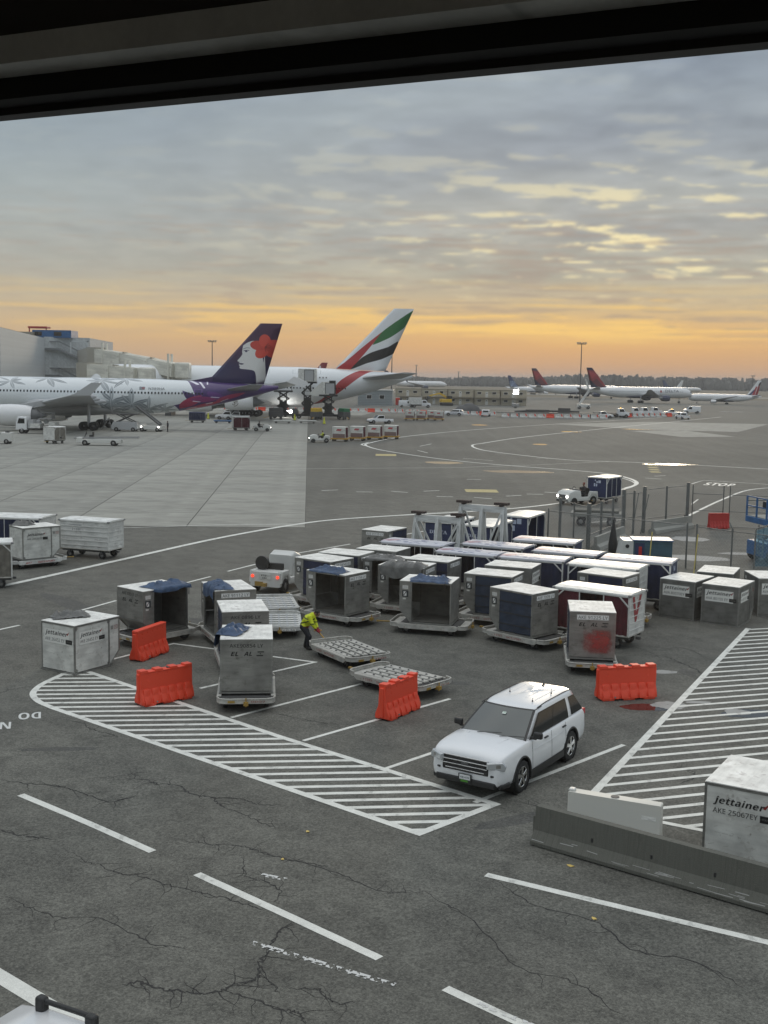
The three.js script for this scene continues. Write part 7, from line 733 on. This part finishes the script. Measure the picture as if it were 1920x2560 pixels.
// ---- concrete and white barriers at the lower right
{ const o = thing('concrete_barrier', 'long stained concrete barrier at the lower right', 'barrier', [5.78, 0, -22.0], -37.3), P = [[-0.3, 0.03], [0.3, 0.03], [0.3, 0.1], [0.14, 0.3], [0.085, 0.8], [-0.085, 0.8], [-0.14, 0.3], [-0.3, 0.1]]; const g = ext(P, 6.1, 0.015, [], 2).rotateY(Math.PI / 2); part(o, 'body', metreUV(crease(g, 30)), mt.jersey); for (const x of [-2.6, 0, 2.6]) part(o, 'foot', box(0.7, 0.06, 0.56, x, 0.03, 0), mt.jersey); for (const x of [-1.7, -0.4, 0.9, 2.2]) part(o, 'lifting_slot', rbox(0.05, 0.09, 0.03, 0.01, x, 0.4, 0.122), mt.black); part(o, 'end_key', box(0.08, 0.5, 0.1, -3.08, 0.3, 0), mt.jersey); const st = rng(91), sc = std([0.34, 0.34, 0.32], 0.9); part(o, 'scrape', join(Array.from({ length: 26 }, () => { const x = -2.9 + st() * 5.6, y = 0.12 + st() * 0.12; return box(0.08 + st() * 0.35, 0.006 + st() * 0.01, 0.004, x, y, 0.3 - (y - 0.1) * 0.8, -0.67, 0, (st() - 0.5) * 0.1); })), sc); }
{ const o = thing('plastic_barrier', 'white plastic barrier with a filler hole behind the concrete barrier', 'barrier', [5.02, 0, -24.05], -24.3); part(o, 'body', crease(ext([[-0.24, 0.04], [0.24, 0.04], [0.22, 0.2], [0.15, 0.4], [0.13, 0.92], [-0.13, 0.92], [-0.15, 0.4], [-0.22, 0.2]], 2.0, 0.04, [], 3).rotateY(Math.PI / 2), 40), std([0.74, 0.73, 0.69], 0.5, 0, { map: roofMap })); part(o, 'filler_hole', cyl(0.09, 0.02, 'y', 0, 0.922, 0, 20), mt.greyDark); for (const s of [-1, 1]) part(o, 'foot', box(0.5, 0.05, 0.44, s * 0.7, 0.025, 0), mt.white); part(o, 'joint_lug', rbox(0.14, 0.06, 0.16, 0.03, -0.93, 0.94, 0), mt.white); part(o, 'label_strip', box(0.3, 0.08, 0.004, 0.75, 0.62, 0.142, -0.04), mt.uldRoof); }
// ---- service van below the window
{ const o = thing('service_van', 'white van roof with a short black roof rail at the lower left corner', 'van', [-2.3, 0, -10.74], -29.4); part(o, 'body', crease(ext([[-2.6, 0.4], [-2.8, 1.6], [-2.76, 2.2], [-2.6, 2.4], [-2.2, 2.47], [-1.2, 2.49], [0.9, 2.45], [1.7, 2.1], [2.2, 1.3], [2.6, 1.15], [2.65, 0.4]], 1.98, 0.07, [], 4), 60), mt.carWhite); for (const x of [1.6, -1.7]) for (const s of [-1, 1]) wheelOn(o, 0.36, 0.24, x, 0.36, s * 0.88); for (const s of [-1, 1]) part(o, 'side_window', ext([[0.4, 1.3], [0.4, 2.0], [1.3, 2.0], [1.8, 1.3]], 0.02).translate(0, 0, s * 0.98), mt.glass); part(o, 'roof_rail', bar([-2.22, 2.58, -0.9], [-1.5, 2.58, -0.93], 0.032, 10), mt.black); for (const x of [-2.24, -1.48]) part(o, 'rail_foot', rbox(0.14, 0.2, 0.12, 0.04, x, 2.53, -0.9), mt.black); }
// ---- chain-link fence: posts, rails and woven wire
function fencePanel(label, a, b, h, { base = 0, posts = [0, 1], wire = true, mids = 0, name = 'wire_fence', pr = 0.045, rails = [1, 0.02] } = {}) {
  const dx = b[0] - a[0], dz = b[1] - a[1], L = Math.hypot(dx, dz), o = thing(name, label, 'fence', [a[0], base, a[1]], -Math.atan2(dz, dx) / R, 'wire fence panels');
  for (const q of posts) part(o, 'post', cyl(pr, h + 0.1, 'y', q * L, (h + 0.1) / 2, 0, 10), mt.galv); for (let k = 1; k <= mids; k++) part(o, 'post', cyl(pr * 0.6, h, 'y', k / (mids + 1) * L, h / 2, 0, 8), mt.galv); for (const r of rails) part(o, 'rail', bar([0, Math.max(0.06, h * r - 0.05), 0], [L, Math.max(0.06, h * r - 0.05), 0], 0.024, 7), mt.galv);
  if (wire) { const gs = [], st = 0.2, t = 0.003; for (let x = -h; x < L; x += st) for (const s of [1, -1]) { let x0 = x, x1 = x + h, y0 = 0.06, y1 = h - 0.06; if (x0 < 0) { y0 += -x0 / h * (h - 0.12); x0 = 0; } if (x1 > L) { y1 -= (x1 - L) / h * (h - 0.12); x1 = L; } if (x1 - x0 < 0.05) continue; gs.push(s > 0 ? bar([x0, y0, 0], [x1, y1, 0], t, 3) : bar([x0, h - y0, 0.006], [x1, h - y1, 0.006], t, 3)); } part(o, 'chain_link', join(gs), mt.steel); }
  return o;
}
const f0 = [10.7, -70.6], f1 = [11.76, -66.68], f2 = [15.24, -74.0], f3 = [16.8, -75.2], f4 = [20.59, -79.0], f5 = [20.85, -79.1];
fencePanel('short fence panel with a thick post behind the navy notices cart', f0, f1, 2.55, { mids: 1, pr: 0.09 }); fencePanel('fence panel with bent rail between the two thick posts', f1, f2, 2.65, { mids: 2, pr: 0.13, rails: [0.97, 0.35] }); fencePanel('narrow fence panel with leaning poles before the tall post', f2, f3, 2.8, { mids: 1, pr: 0.12, rails: [0.95, 0.4] }); fencePanel('fence panel standing on the pale concrete barrier', f3, f4, 2.9, { mids: 1, pr: 0.11, rails: [0.98, 0.32] });
for (const [a, b] of [[[15.9, -74.4], [16.35, -74.9]], [[16.5, -74.6], [16.9, -74.4]]]) { const o = thing('leaning_pole', a[0] < 16 ? 'thin pole leaning on the fence left of the tall post' : 'thin pole leaning against the tall fence post', 'pole', [0, 0, 0], 0, 'leaning poles'); part(o, 'pole', bar([a[0], 0, a[1]], [b[0], 2.6, b[1]], 0.03, 7), mt.galv); }
function gate(label, a, b, h) { const o = fencePanel(label, a, b, h, { name: 'wire_gate', rails: [0.83, 0.42, 0.02], pr: 0.04 }); return o; }
gate('left leaf of the wire gate', [20.95, -79.1], [22.9, -78.6], 2.75); gate('right leaf of the wire gate beside the blue lift', [23.3, -78.5], [26.2, -77.9], 2.75); fencePanel('fence panel with three posts at the right edge beyond the lift', [26.4, -78.5], [31, -80.5], 2.9, { mids: 2 });
const n0 = [9.4, -66.4], n1 = [13.2, -62.9], n2 = [15.9, -60.8], n3 = [16.35, -60.6], n4 = [17.7, -58.9], n5 = [19.2, -57.2];
fencePanel('near fence run crossing before the thick posts', n0, n2, 2.35, { rails: [1] }); fencePanel('near fence panel with a bent post top behind the silver containers', n3, n4, 2.3, { rails: [1] }); fencePanel('near fence panel running to the blue lift', n4, n5, 2.3, { rails: [1] }); { const o = thing('post_arm', 'bent barbed wire arm on the near fence post', 'fence arm', [17.7, 2.35, -58.9], -40); part(o, 'arm', bar([0, 0, 0], [-0.18, 0.34, 0], 0.03, 7), mt.galv); part(o, 'collar', cyl(0.055, 0.1, 'y', 0, -0.03, 0, 10), mt.galv); }
for (const [a, b, l] of [[[17.0, -75.0], [20.4, -78.5], 'pale concrete barrier under the fence by the gate'], [[11.9, -66.9], [14.6, -72.2], 'pale concrete barrier under the fence behind the blue generator']]) { const dx = b[0] - a[0], dz = b[1] - a[1], L2 = Math.hypot(dx, dz), o = thing('concrete_kerb_barrier', l, 'barrier', [(a[0] + b[0]) / 2 + 0.3, 0, (a[1] + b[1]) / 2 + 0.15], -Math.atan2(dz, dx) / R, 'pale concrete barriers'); part(o, 'body', metreUV(crease(ext([[-0.3, 0], [0.3, 0], [0.28, 0.2], [0.1, 0.34], [0.08, 0.8], [-0.08, 0.8], [-0.1, 0.34], [-0.28, 0.2]], L2, 0.015).rotateY(Math.PI / 2), 30)), mt.jerseyPale); part(o, 'foot', box(L2 * 0.3, 0.03, 0.62, 0, 0.016, 0), mt.jersey); }
{ const o = thing('fire_extinguisher', 'red and white extinguisher standing at the foot of the gate post', 'extinguisher', [20.2, 0, -78.1]); part(o, 'cylinder', cyl(0.11, 0.55, 'y', 0, 0.28, 0, 14), mt.red); part(o, 'collar', cyl(0.1, 0.22, 'y', 0, 0.66, 0, 14), mt.white); part(o, 'valve', rbox(0.08, 0.12, 0.16, 0.02, 0, 0.82, 0), mt.black); }
{ const o = thing('closed_parasol', 'closed black parasol standing beside the blue generator', 'parasol', [12.35, 0, -62.4]); part(o, 'cover', lathe([[0.02, 2.35], [0.07, 2.1], [0.16, 1.6], [0.25, 1.0], [0.24, 0.6], [0.1, 0.3], [0.05, 0.28]], 12), mt.black); part(o, 'pole', cyl(0.03, 0.4, 'y', 0, 0.2, 0, 8), mt.steel); part(o, 'base', cyl(0.28, 0.08, 'y', 0, 0.04, 0, 16), mt.greyDark); }
{ const o = thing('generator', 'blue generator cabinet with a white sloping end behind the carts', 'generator', [13.75, 0, -60.9], -4); part(o, 'body', metreUV(rbox(2.0, 1.25, 1.4, 0.03, 0.3, 0.87, 0)), mt.blueBox); part(o, 'white_end', crease(ext([[-1.5, 0.25], [-0.7, 0.25], [-0.7, 1.5], [-1.25, 1.5]], 1.42, 0.03), 30), mt.white); part(o, 'roof', rbox(2.1, 0.06, 1.5, 0.02, 0.3, 1.52, 0), mt.blueLift); part(o, 'exhaust_hole', cyl(0.1, 0.03, 'z', -1.02, 1.2, 0.715, 14), mt.black); part(o, 'red_label', box(0.16, 0.5, 0.02, -0.35, 0.95, 0.71), mt.red); part(o, 'label_panel', box(0.5, 1.0, 0.012, -0.38, 0.88, 0.703), mt.navyPanel); for (const a of [-0.9, 0.9]) part(o, 'skid', box(0.16, 0.24, 1.3, a, 0.12, 0), mt.black); }
for (const [x, z, l] of [[13.6, -59.3, 'yellow pole standing before the blue generator'], [15.75, -58.6, 'yellow pole right of the blue generator']]) { const o = thing('yellow_pole', l, 'pole', [x, 0, z], 0, 'yellow poles'); part(o, 'pole', bar([0, 0.05, 0], [0.12, 2.1, 0], 0.03, 8), std([0.62, 0.5, 0.16], 0.6)); part(o, 'base', box(0.3, 0.06, 0.3, 0, 0.03, 0), mt.greyDark); }
{ const o = thing('dark_tailgate', 'dark plate with rounded corners leaning by the low fence', 'plate', [9.9, 0, -63.6], -20); part(o, 'plate', crease(ext([[-1, 0.1], [1, 0.1], [1, 1.0], [0.85, 1.15], [-0.85, 1.15], [-1, 1.0]], 0.06, 0.015), 30), mt.greyDark); for (const s of [-1, 1]) part(o, 'prop', beam([s * 0.8, 0.02, -0.5], [s * 0.8, 1.0, -0.05], 0.05, 0.05), mt.greyDark); }
{ const o = thing('boat_trailer', 'pale flat trailer bed standing behind the thick fence posts', 'trailer', [14.4, 0, -78.8], -12); part(o, 'bed', rbox(3.4, 0.3, 1.6, 0.06, 0, 0.75, 0), mt.jerseyPale); part(o, 'cover', rbox(3.0, 0.16, 1.4, 0.05, 0, 1.0, 0), mt.jersey); for (const a of [-1, 1]) for (const b of [-0.7, 0.7]) wheelOn(o, 0.3, 0.18, a, 0.3, b); }
// ---- blue scissor platform at the right edge
{ const o = thing('scissor_lift', 'blue scissor lift platform behind the wire fence at the right edge', 'lift', [22.4, 0, -63.8], 12); part(o, 'base', rbox(4.2, 0.8, 2.0, 0.06, 0, 0.75, 0), mt.blueLift); for (const a of [-1.6, 1.6]) for (const b of [-0.9, 0.9]) wheelOn(o, 0.45, 0.3, a, 0.45, b); for (const s of [-1, 1]) for (const q of [-1, 1]) part(o, 'scissor_arm', beam([-1.5 * q, 1.15, s * 0.7], [1.5 * q, 2.1, s * 0.7 + q * 0.08], 0.12, 0.18), mt.black); part(o, 'platform', metreUV(rbox(4.4, 0.32, 2.2, 0.03, 0, 2.3, 0)), mt.blueLift); part(o, 'deck_plate', box(4.2, 0.03, 2.0, 0, 2.48, 0), mt.jerseyPale); for (const [x, z2] of [[-2.15, 1.05], [-2.15, -1.05], [2.15, 1.05], [2.15, -1.05], [-2.15, 0]]) part(o, 'rail_post', box(0.08, 1.1, 0.08, x, 3.0, z2), mt.blueLift); part(o, 'end_rail', join(box(0.06, 0.06, 2.1, -2.15, 3.55, 0), box(0.06, 0.06, 2.1, -2.15, 3.05, 0)), mt.blueLift); part(o, 'side_rail', join(box(4.3, 0.06, 0.06, 0, 3.3, -1.05), box(4.3, 0.06, 0.06, 0, 2.9, -1.05)), mt.galv); part(o, 'control_box', rbox(0.16, 0.4, 0.3, 0.03, -2.0, 3.2, 0.6), mt.black); part(o, 'ladder', join(box(0.06, 1.6, 0.06, -2.2, 1.3, 0.9), box(0.06, 1.6, 0.06, -2.2, 1.3, 0.4), ...[0.6, 1.0, 1.4, 1.8].map((y) => box(0.05, 0.05, 0.5, -2.2, y, 0.65))), mt.steel); }
{ const o = thing('glass_shelter', 'bluish glass panels of a shelter at the right edge', 'shelter', [20.55, 0, -61.0], 0); const gl = new THREE.MeshPhysicalMaterial({ transmission: 0.9, thickness: 0, roughness: 0.08, ior: 1.5 }); gl.color.setRGB(0.55, 0.75, 0.85); for (const x of [-1.0, 0.0, 1.0]) part(o, 'post', box(0.07, 2.1 + (x + 1) * 0.35, 0.07, x, 1.05 + (x + 1) * 0.175, 0), mt.galv); part(o, 'glass_panel', ext([[-0.95, 0.15], [-0.04, 0.15], [-0.04, 2.35], [-0.95, 2.05]], 0.012), gl); part(o, 'glass_panel', ext([[0.04, 0.15], [0.95, 0.15], [0.95, 2.68], [0.04, 2.4]], 0.012), gl); part(o, 'top_rail', beam([-1.0, 2.12, 0], [1.0, 2.8, 0], 0.06, 0.06), mt.galv); }
// ---- engine trestles: white A-frames on the cart row
function trestle(label, x, z, yaw, w, h) { const o = thing('trestle', label, 'trestle', [x, 0, z], yaw, 'white steel trestles'), m = std([0.66, 0.675, 0.68], 0.45, 0, { map: roofMap }); for (const q of [-1, 0, 1]) for (const s of [-1, 1]) part(o, 'leg', beam([q * w * 0.5 - q * 0.0, 0.04, s * 0.55], [q * w * 0.46, h - 0.2, s * 0.12], 0.16, 0.16), m); part(o, 'top_beam', box(w, 0.32, 0.22, 0, h - 0.22, 0), m); for (const s of [-1, 1]) { part(o, 'brace', beam([s * w * 0.45, h - 0.4, 0.3], [s * 0.05, 0.5, 0.45], 0.09, 0.09), m); part(o, 'brace', beam([s * w * 0.45, h - 0.4, -0.3], [s * 0.05, 0.5, -0.45], 0.09, 0.09), m); part(o, 'rubber_saddle', join(box(0.7, 0.12, 0.34, s * (w / 2 - 0.2), h + 0.06, 0), box(0.16, 0.1, 0.3, s * (w / 2 - 0.2), h - 0.03, 0)), std([0.05, 0.035, 0.032], 0.8)); part(o, 'base_rail', box(w, 0.1, 0.14, 0, 0.05, s * 0.55), m); } return o; }
trestle('low white A-frame trestle left of the taller one', 2.7, -57.6, -24, 2.5, 3.0); trestle('tall white A-frame trestle above the carts', 4.85, -57.2, -27, 2.4, 3.62);

// ---------------------------------------------------------------- people: one skin grown round a posed skeleton
function grow(caps, cell, smoothK = 0.03) { // caps: [ax, ay, az, ra, bx, by, bz, rb, colour]
  const lo = [1e9, 1e9, 1e9], hi = [-1e9, -1e9, -1e9]; for (const c of caps) for (const [k, r] of [[0, 3], [4, 7]]) for (let i = 0; i < 3; i++) { lo[i] = Math.min(lo[i], c[k + i] - c[r] - 0.03); hi[i] = Math.max(hi[i], c[k + i] + c[r] + 0.03); }
  const size = Math.max(hi[0] - lo[0], hi[1] - lo[1], hi[2] - lo[2]) / 2, mid = lo.map((v, i) => (v + hi[i]) / 2), N = Math.ceil(size * 2 / cell) + 4;
  const mc = new MarchingCubes(N, new THREE.MeshBasicMaterial(), false, false, 400000); mc.isolation = 0; mc.reset(); const f = mc.field, half = N / 2, d = (c, x, y, z) => { const [ax, ay, az, ra, bx, by, bz, rb] = c, vx = bx - ax, vy = by - ay, vz = bz - az, l = vx * vx + vy * vy + vz * vz, t = l ? clamp(((x - ax) * vx + (y - ay) * vy + (z - az) * vz) / l) : 0; return Math.hypot(x - ax - vx * t, y - ay - vy * t, z - az - vz * t) - mix(ra, rb, t); };
  for (let k = 0; k < N; k++) for (let j = 0; j < N; j++) for (let i = 0; i < N; i++) { const x = mid[0] + (i - half) / half * size, y = mid[1] + (j - half) / half * size, z = mid[2] + (k - half) / half * size; let s = 1e9; for (const c of caps) { const q = d(c, x, y, z); if (q > s + 0.25) continue; const h = Math.max(smoothK - Math.abs(s - q), 0) / smoothK; s = Math.min(s, q) - h * h * smoothK * 0.25; } f[i + j * N + k * N * N] = -s; }
  mc.update(); const n = mc.count, P = new Float32Array(n * 3), Nn = new Float32Array(n * 3), C = new Float32Array(n * 3);
  for (let i = 0; i < n; i++) { const x = mid[0] + mc.positionArray[i * 3] * size, y = mid[1] + mc.positionArray[i * 3 + 1] * size, z = mid[2] + mc.positionArray[i * 3 + 2] * size; P.set([x, y, z], i * 3); Nn.set(mc.normalArray.slice(i * 3, i * 3 + 3), i * 3); let best = 1e9, col = null; for (const c of caps) { const q = d(c, x, y, z); if (q < best) { best = q; col = c[8]; } } C.set(typeof col === 'function' ? col(x, y, z) : col, i * 3); }
  const g = new THREE.BufferGeometry(); g.setAttribute('position', new THREE.BufferAttribute(P, 3)); g.setAttribute('normal', new THREE.BufferAttribute(Nn, 3)); g.setAttribute('color', new THREE.BufferAttribute(C, 3)); return g;
}
const skin = [0.26, 0.15, 0.1], hair = [0.02, 0.018, 0.016];
function head(cx, cy, cz, fx, fy, fz, hairCol, capTop) { const R0 = 0.095, L = (a, ra, b, rb, c) => [...a, ra, ...b, rb, c], F = V3(fx, fy, fz).normalize(), Rt = V3(0, 1, 0).cross(F).normalize(), U = F.clone().cross(Rt), at = (f, u, r) => [cx + F.x * f + U.x * u + Rt.x * r, cy + F.y * f + U.y * u + Rt.y * r, cz + F.z * f + U.z * u + Rt.z * r]; const c = [L(at(-0.02, 0.05, 0), R0, at(0.0, 0.02, 0), R0 * 0.95, hairCol), L(at(0.03, 0.02, 0), 0.078, at(0.045, -0.07, 0), 0.052, skin), L(at(0.095, 0.0, 0), 0.014, at(0.108, -0.028, 0), 0.017, skin), L(at(0.088, -0.062, -0.02), 0.01, at(0.088, -0.062, 0.02), 0.01, [0.2, 0.08, 0.07])]; for (const s of [-1, 1]) { c.push(L(at(0.0, 0.0, s * 0.088), 0.02, at(-0.01, -0.03, s * 0.088), 0.014, skin)); c.push(L(at(0.1, 0.012, s * 0.034), 0.009, at(0.1, 0.012, s * 0.036), 0.009, [0.02, 0.02, 0.02])); } return c; }
function hand(w, dir, palmN, col, curl = 0.9) { const W = V3(...w), D = V3(...dir).normalize(), Np = V3(...palmN).normalize(), Sd = D.clone().cross(Np).normalize(), c = [], p = (d, s, n) => W.clone().addScaledVector(D, d).addScaledVector(Sd, s).addScaledVector(Np, n).toArray(), seg = (a, ra, b, rb) => c.push([...a, ra, ...b, rb, col]); seg(p(0, -0.012, 0), 0.026, p(0.075, -0.022, 0), 0.02); seg(p(0, 0.012, 0), 0.026, p(0.075, 0.022, 0), 0.02); [[-0.033, 0.036, 0.022, 0.018], [-0.011, 0.044, 0.027, 0.02], [0.011, 0.042, 0.025, 0.019], [0.033, 0.032, 0.019, 0.016]].forEach(([s, a, b, e]) => { let q = [0.085, s, 0], an = 0.25; for (const l of [a, b, e]) { const d2 = [q[0] + Math.cos(an) * l, s, q[2] + Math.sin(an) * l]; seg(p(...q), 0.0095, p(...d2), 0.009); q = d2; an += curl; } }); seg(p(0.02, -0.035, 0.01), 0.014, p(0.05, -0.055, 0.035), 0.011); seg(p(0.05, -0.055, 0.035), 0.011, p(0.07, -0.04, 0.055), 0.0095); return c; }
const vc = (r) => std([1, 1, 1], r, 0, { vertexColors: true });
const mcap = (a, ra, b, rb, c) => [...a, ra, ...b, rb, c];
{ // the worker pulling the dolly: bent forward, both hands low on the tow bar (local +x is where he faces)
  const o = thing('person', 'worker in a yellow and red high visibility jacket bending to pull a dolly', 'person', [-2.68, 0, -41.05], -12);
  const hv = [0.58, 0.66, 0.02], redC = [0.2, 0.02, 0.025], blk = [0.015, 0.016, 0.022], boot = [0.012, 0.012, 0.012];
  const jack = (x, y, z) => (y < 0.86 && x < 0.1 ? redC : Math.abs(y - 1.02 - x * 0.35) < 0.022 || Math.abs(y - 1.16 + x * 0.25) < 0.02 ? blk : hv), arm = (x, y, z) => (y < 0.8 ? redC : Math.abs(y - 0.98) < 0.02 ? blk : hv), legs = (x, y) => (y < 0.16 ? boot : blk);
  const caps = [mcap([-0.1, 0.86, 0.0], 0.16, [0.06, 1.08, 0], 0.19, jack), mcap([-0.1, 0.84, 0.08], 0.12, [-0.1, 0.84, -0.08], 0.12, jack), mcap([0.06, 1.08, 0.1], 0.15, [0.06, 1.08, -0.1], 0.15, jack), mcap([0.06, 1.08, 0], 0.18, [0.2, 1.22, 0], 0.13, jack), mcap([0.2, 1.24, 0], 0.075, [0.3, 1.3, 0], 0.07, redC),
    ...[-1, 1].flatMap((s) => [mcap([0.14, 1.2, s * 0.17], 0.085, [0.24, 0.98, s * 0.2], 0.07, arm), mcap([0.24, 0.98, s * 0.2], 0.07, [0.36, 0.76, s * 0.1], 0.05, arm), mcap([-0.12, 0.82, s * 0.09], 0.12, [s > 0 ? 0.12 : 0.0, 0.48, s * 0.12], 0.085, legs), mcap([s > 0 ? 0.12 : 0.0, 0.48, s * 0.12], 0.085, [s > 0 ? 0.06 : -0.1, 0.12, s * 0.12], 0.06, legs), mcap([s > 0 ? 0.06 : -0.1, 0.07, s * 0.12], 0.06, [s > 0 ? 0.2 : 0.06, 0.055, s * 0.14], 0.05, boot)]), ...head(0.36, 1.32, 0, 0.8, -0.55, 0.05, hair)];
  const b = grow(caps, 0.018), hs = [[-1, 0.1], [1, -0.02]].map(([s, q]) => grow(hand([0.37, 0.74, s * 0.09], [0.5, -0.8, -s * 0.3], [0.6, 0.3, -s * 0.7], [0.34, 0.02, 0.03]), 0.005, 0.008)); const all = mergeGeometries([b, ...hs]); part(o, 'body', all, vc(0.7));
}
function driver(label, x, y, z, yaw, coat, hatCol) { const o = thing('person', label, 'person', [x, y, z], yaw, 'tug drivers'), dk = [0.02, 0.02, 0.025]; const caps = [mcap([-0.02, 0.12, 0], 0.16, [-0.06, 0.5, 0], 0.17, coat), mcap([-0.06, 0.5, 0.12], 0.13, [-0.06, 0.5, -0.12], 0.13, coat), mcap([-0.06, 0.62, 0], 0.06, [-0.04, 0.72, 0], 0.055, skin), ...[-1, 1].flatMap((s) => [mcap([-0.04, 0.54, s * 0.2], 0.075, [0.1, 0.32, s * 0.25], 0.06, coat), mcap([0.1, 0.32, s * 0.25], 0.06, [0.34, 0.36, s * 0.16], 0.045, coat), mcap([0, 0.08, s * 0.1], 0.11, [0.44, 0.1, s * 0.12], 0.08, dk), mcap([0.44, 0.1, s * 0.12], 0.08, [0.52, -0.2, s * 0.12], 0.055, dk), mcap([0.52, -0.22, s * 0.12], 0.055, [0.66, -0.24, s * 0.12], 0.045, dk)]), ...head(-0.03, 0.83, 0, 1, -0.08, 0, hatCol)]; const hs = [-1, 1].map((s) => grow(hand([0.35, 0.37, s * 0.16], [0.9, 0.1, 0], [0, -1, 0], skin, 1.0), 0.006, 0.008)); part(o, 'body', mergeGeometries([grow(caps, 0.024), ...hs]), vc(0.8)); return o; }
driver('driver in dark clothes and a red hat on the tug by the fence', 15.72, 0.78, -92.05, 212, [0.03, 0.026, 0.026], [0.16, 0.015, 0.015]); driver('driver in a yellow vest on the green nosed tug', -9.3, 0.8, -173.15, 188, [0.42, 0.46, 0.05], hair); driver('driver in black on the small white tug on the apron', -22.05, 0.8, -205.2, 2, [0.015, 0.015, 0.016], hair);
{ const o = thing('person', 'dark clothed ramp worker standing by the belt loader', 'person', [-36.6, 0.014, -197], 200), c = [0.02, 0.02, 0.024]; const caps = [mcap([0, 0.95, 0], 0.15, [0, 1.4, 0], 0.17, c), mcap([0, 1.42, 0.13], 0.1, [0, 1.42, -0.13], 0.1, c), mcap([0, 1.52, 0], 0.06, [0.01, 1.6, 0], 0.055, skin), ...[-1, 1].flatMap((s) => [mcap([0, 1.42, s * 0.2], 0.075, [-0.02, 1.12, s * 0.26], 0.06, c), mcap([-0.02, 1.12, s * 0.26], 0.06, [0.08, 0.88, s * 0.25], 0.045, c), mcap([0, 0.92, s * 0.1], 0.115, [0.02, 0.5, s * 0.11], 0.085, c), mcap([0.02, 0.5, s * 0.11], 0.085, [-0.02, 0.1, s * 0.11], 0.06, c), mcap([-0.02, 0.06, s * 0.11], 0.055, [0.14, 0.045, s * 0.12], 0.045, c)]), ...head(0.02, 1.7, 0, 1, 0, 0, hair)]; part(o, 'body', mergeGeometries([grow(caps, 0.026), ...[-1, 1].map((s) => grow(hand([0.085, 0.86, s * 0.25], [0.2, -1, 0], [0.9, 0, -s * 0.3], skin, 0.5), 0.006, 0.008))]), vc(0.8)); }
renderer.render(scene, camera);
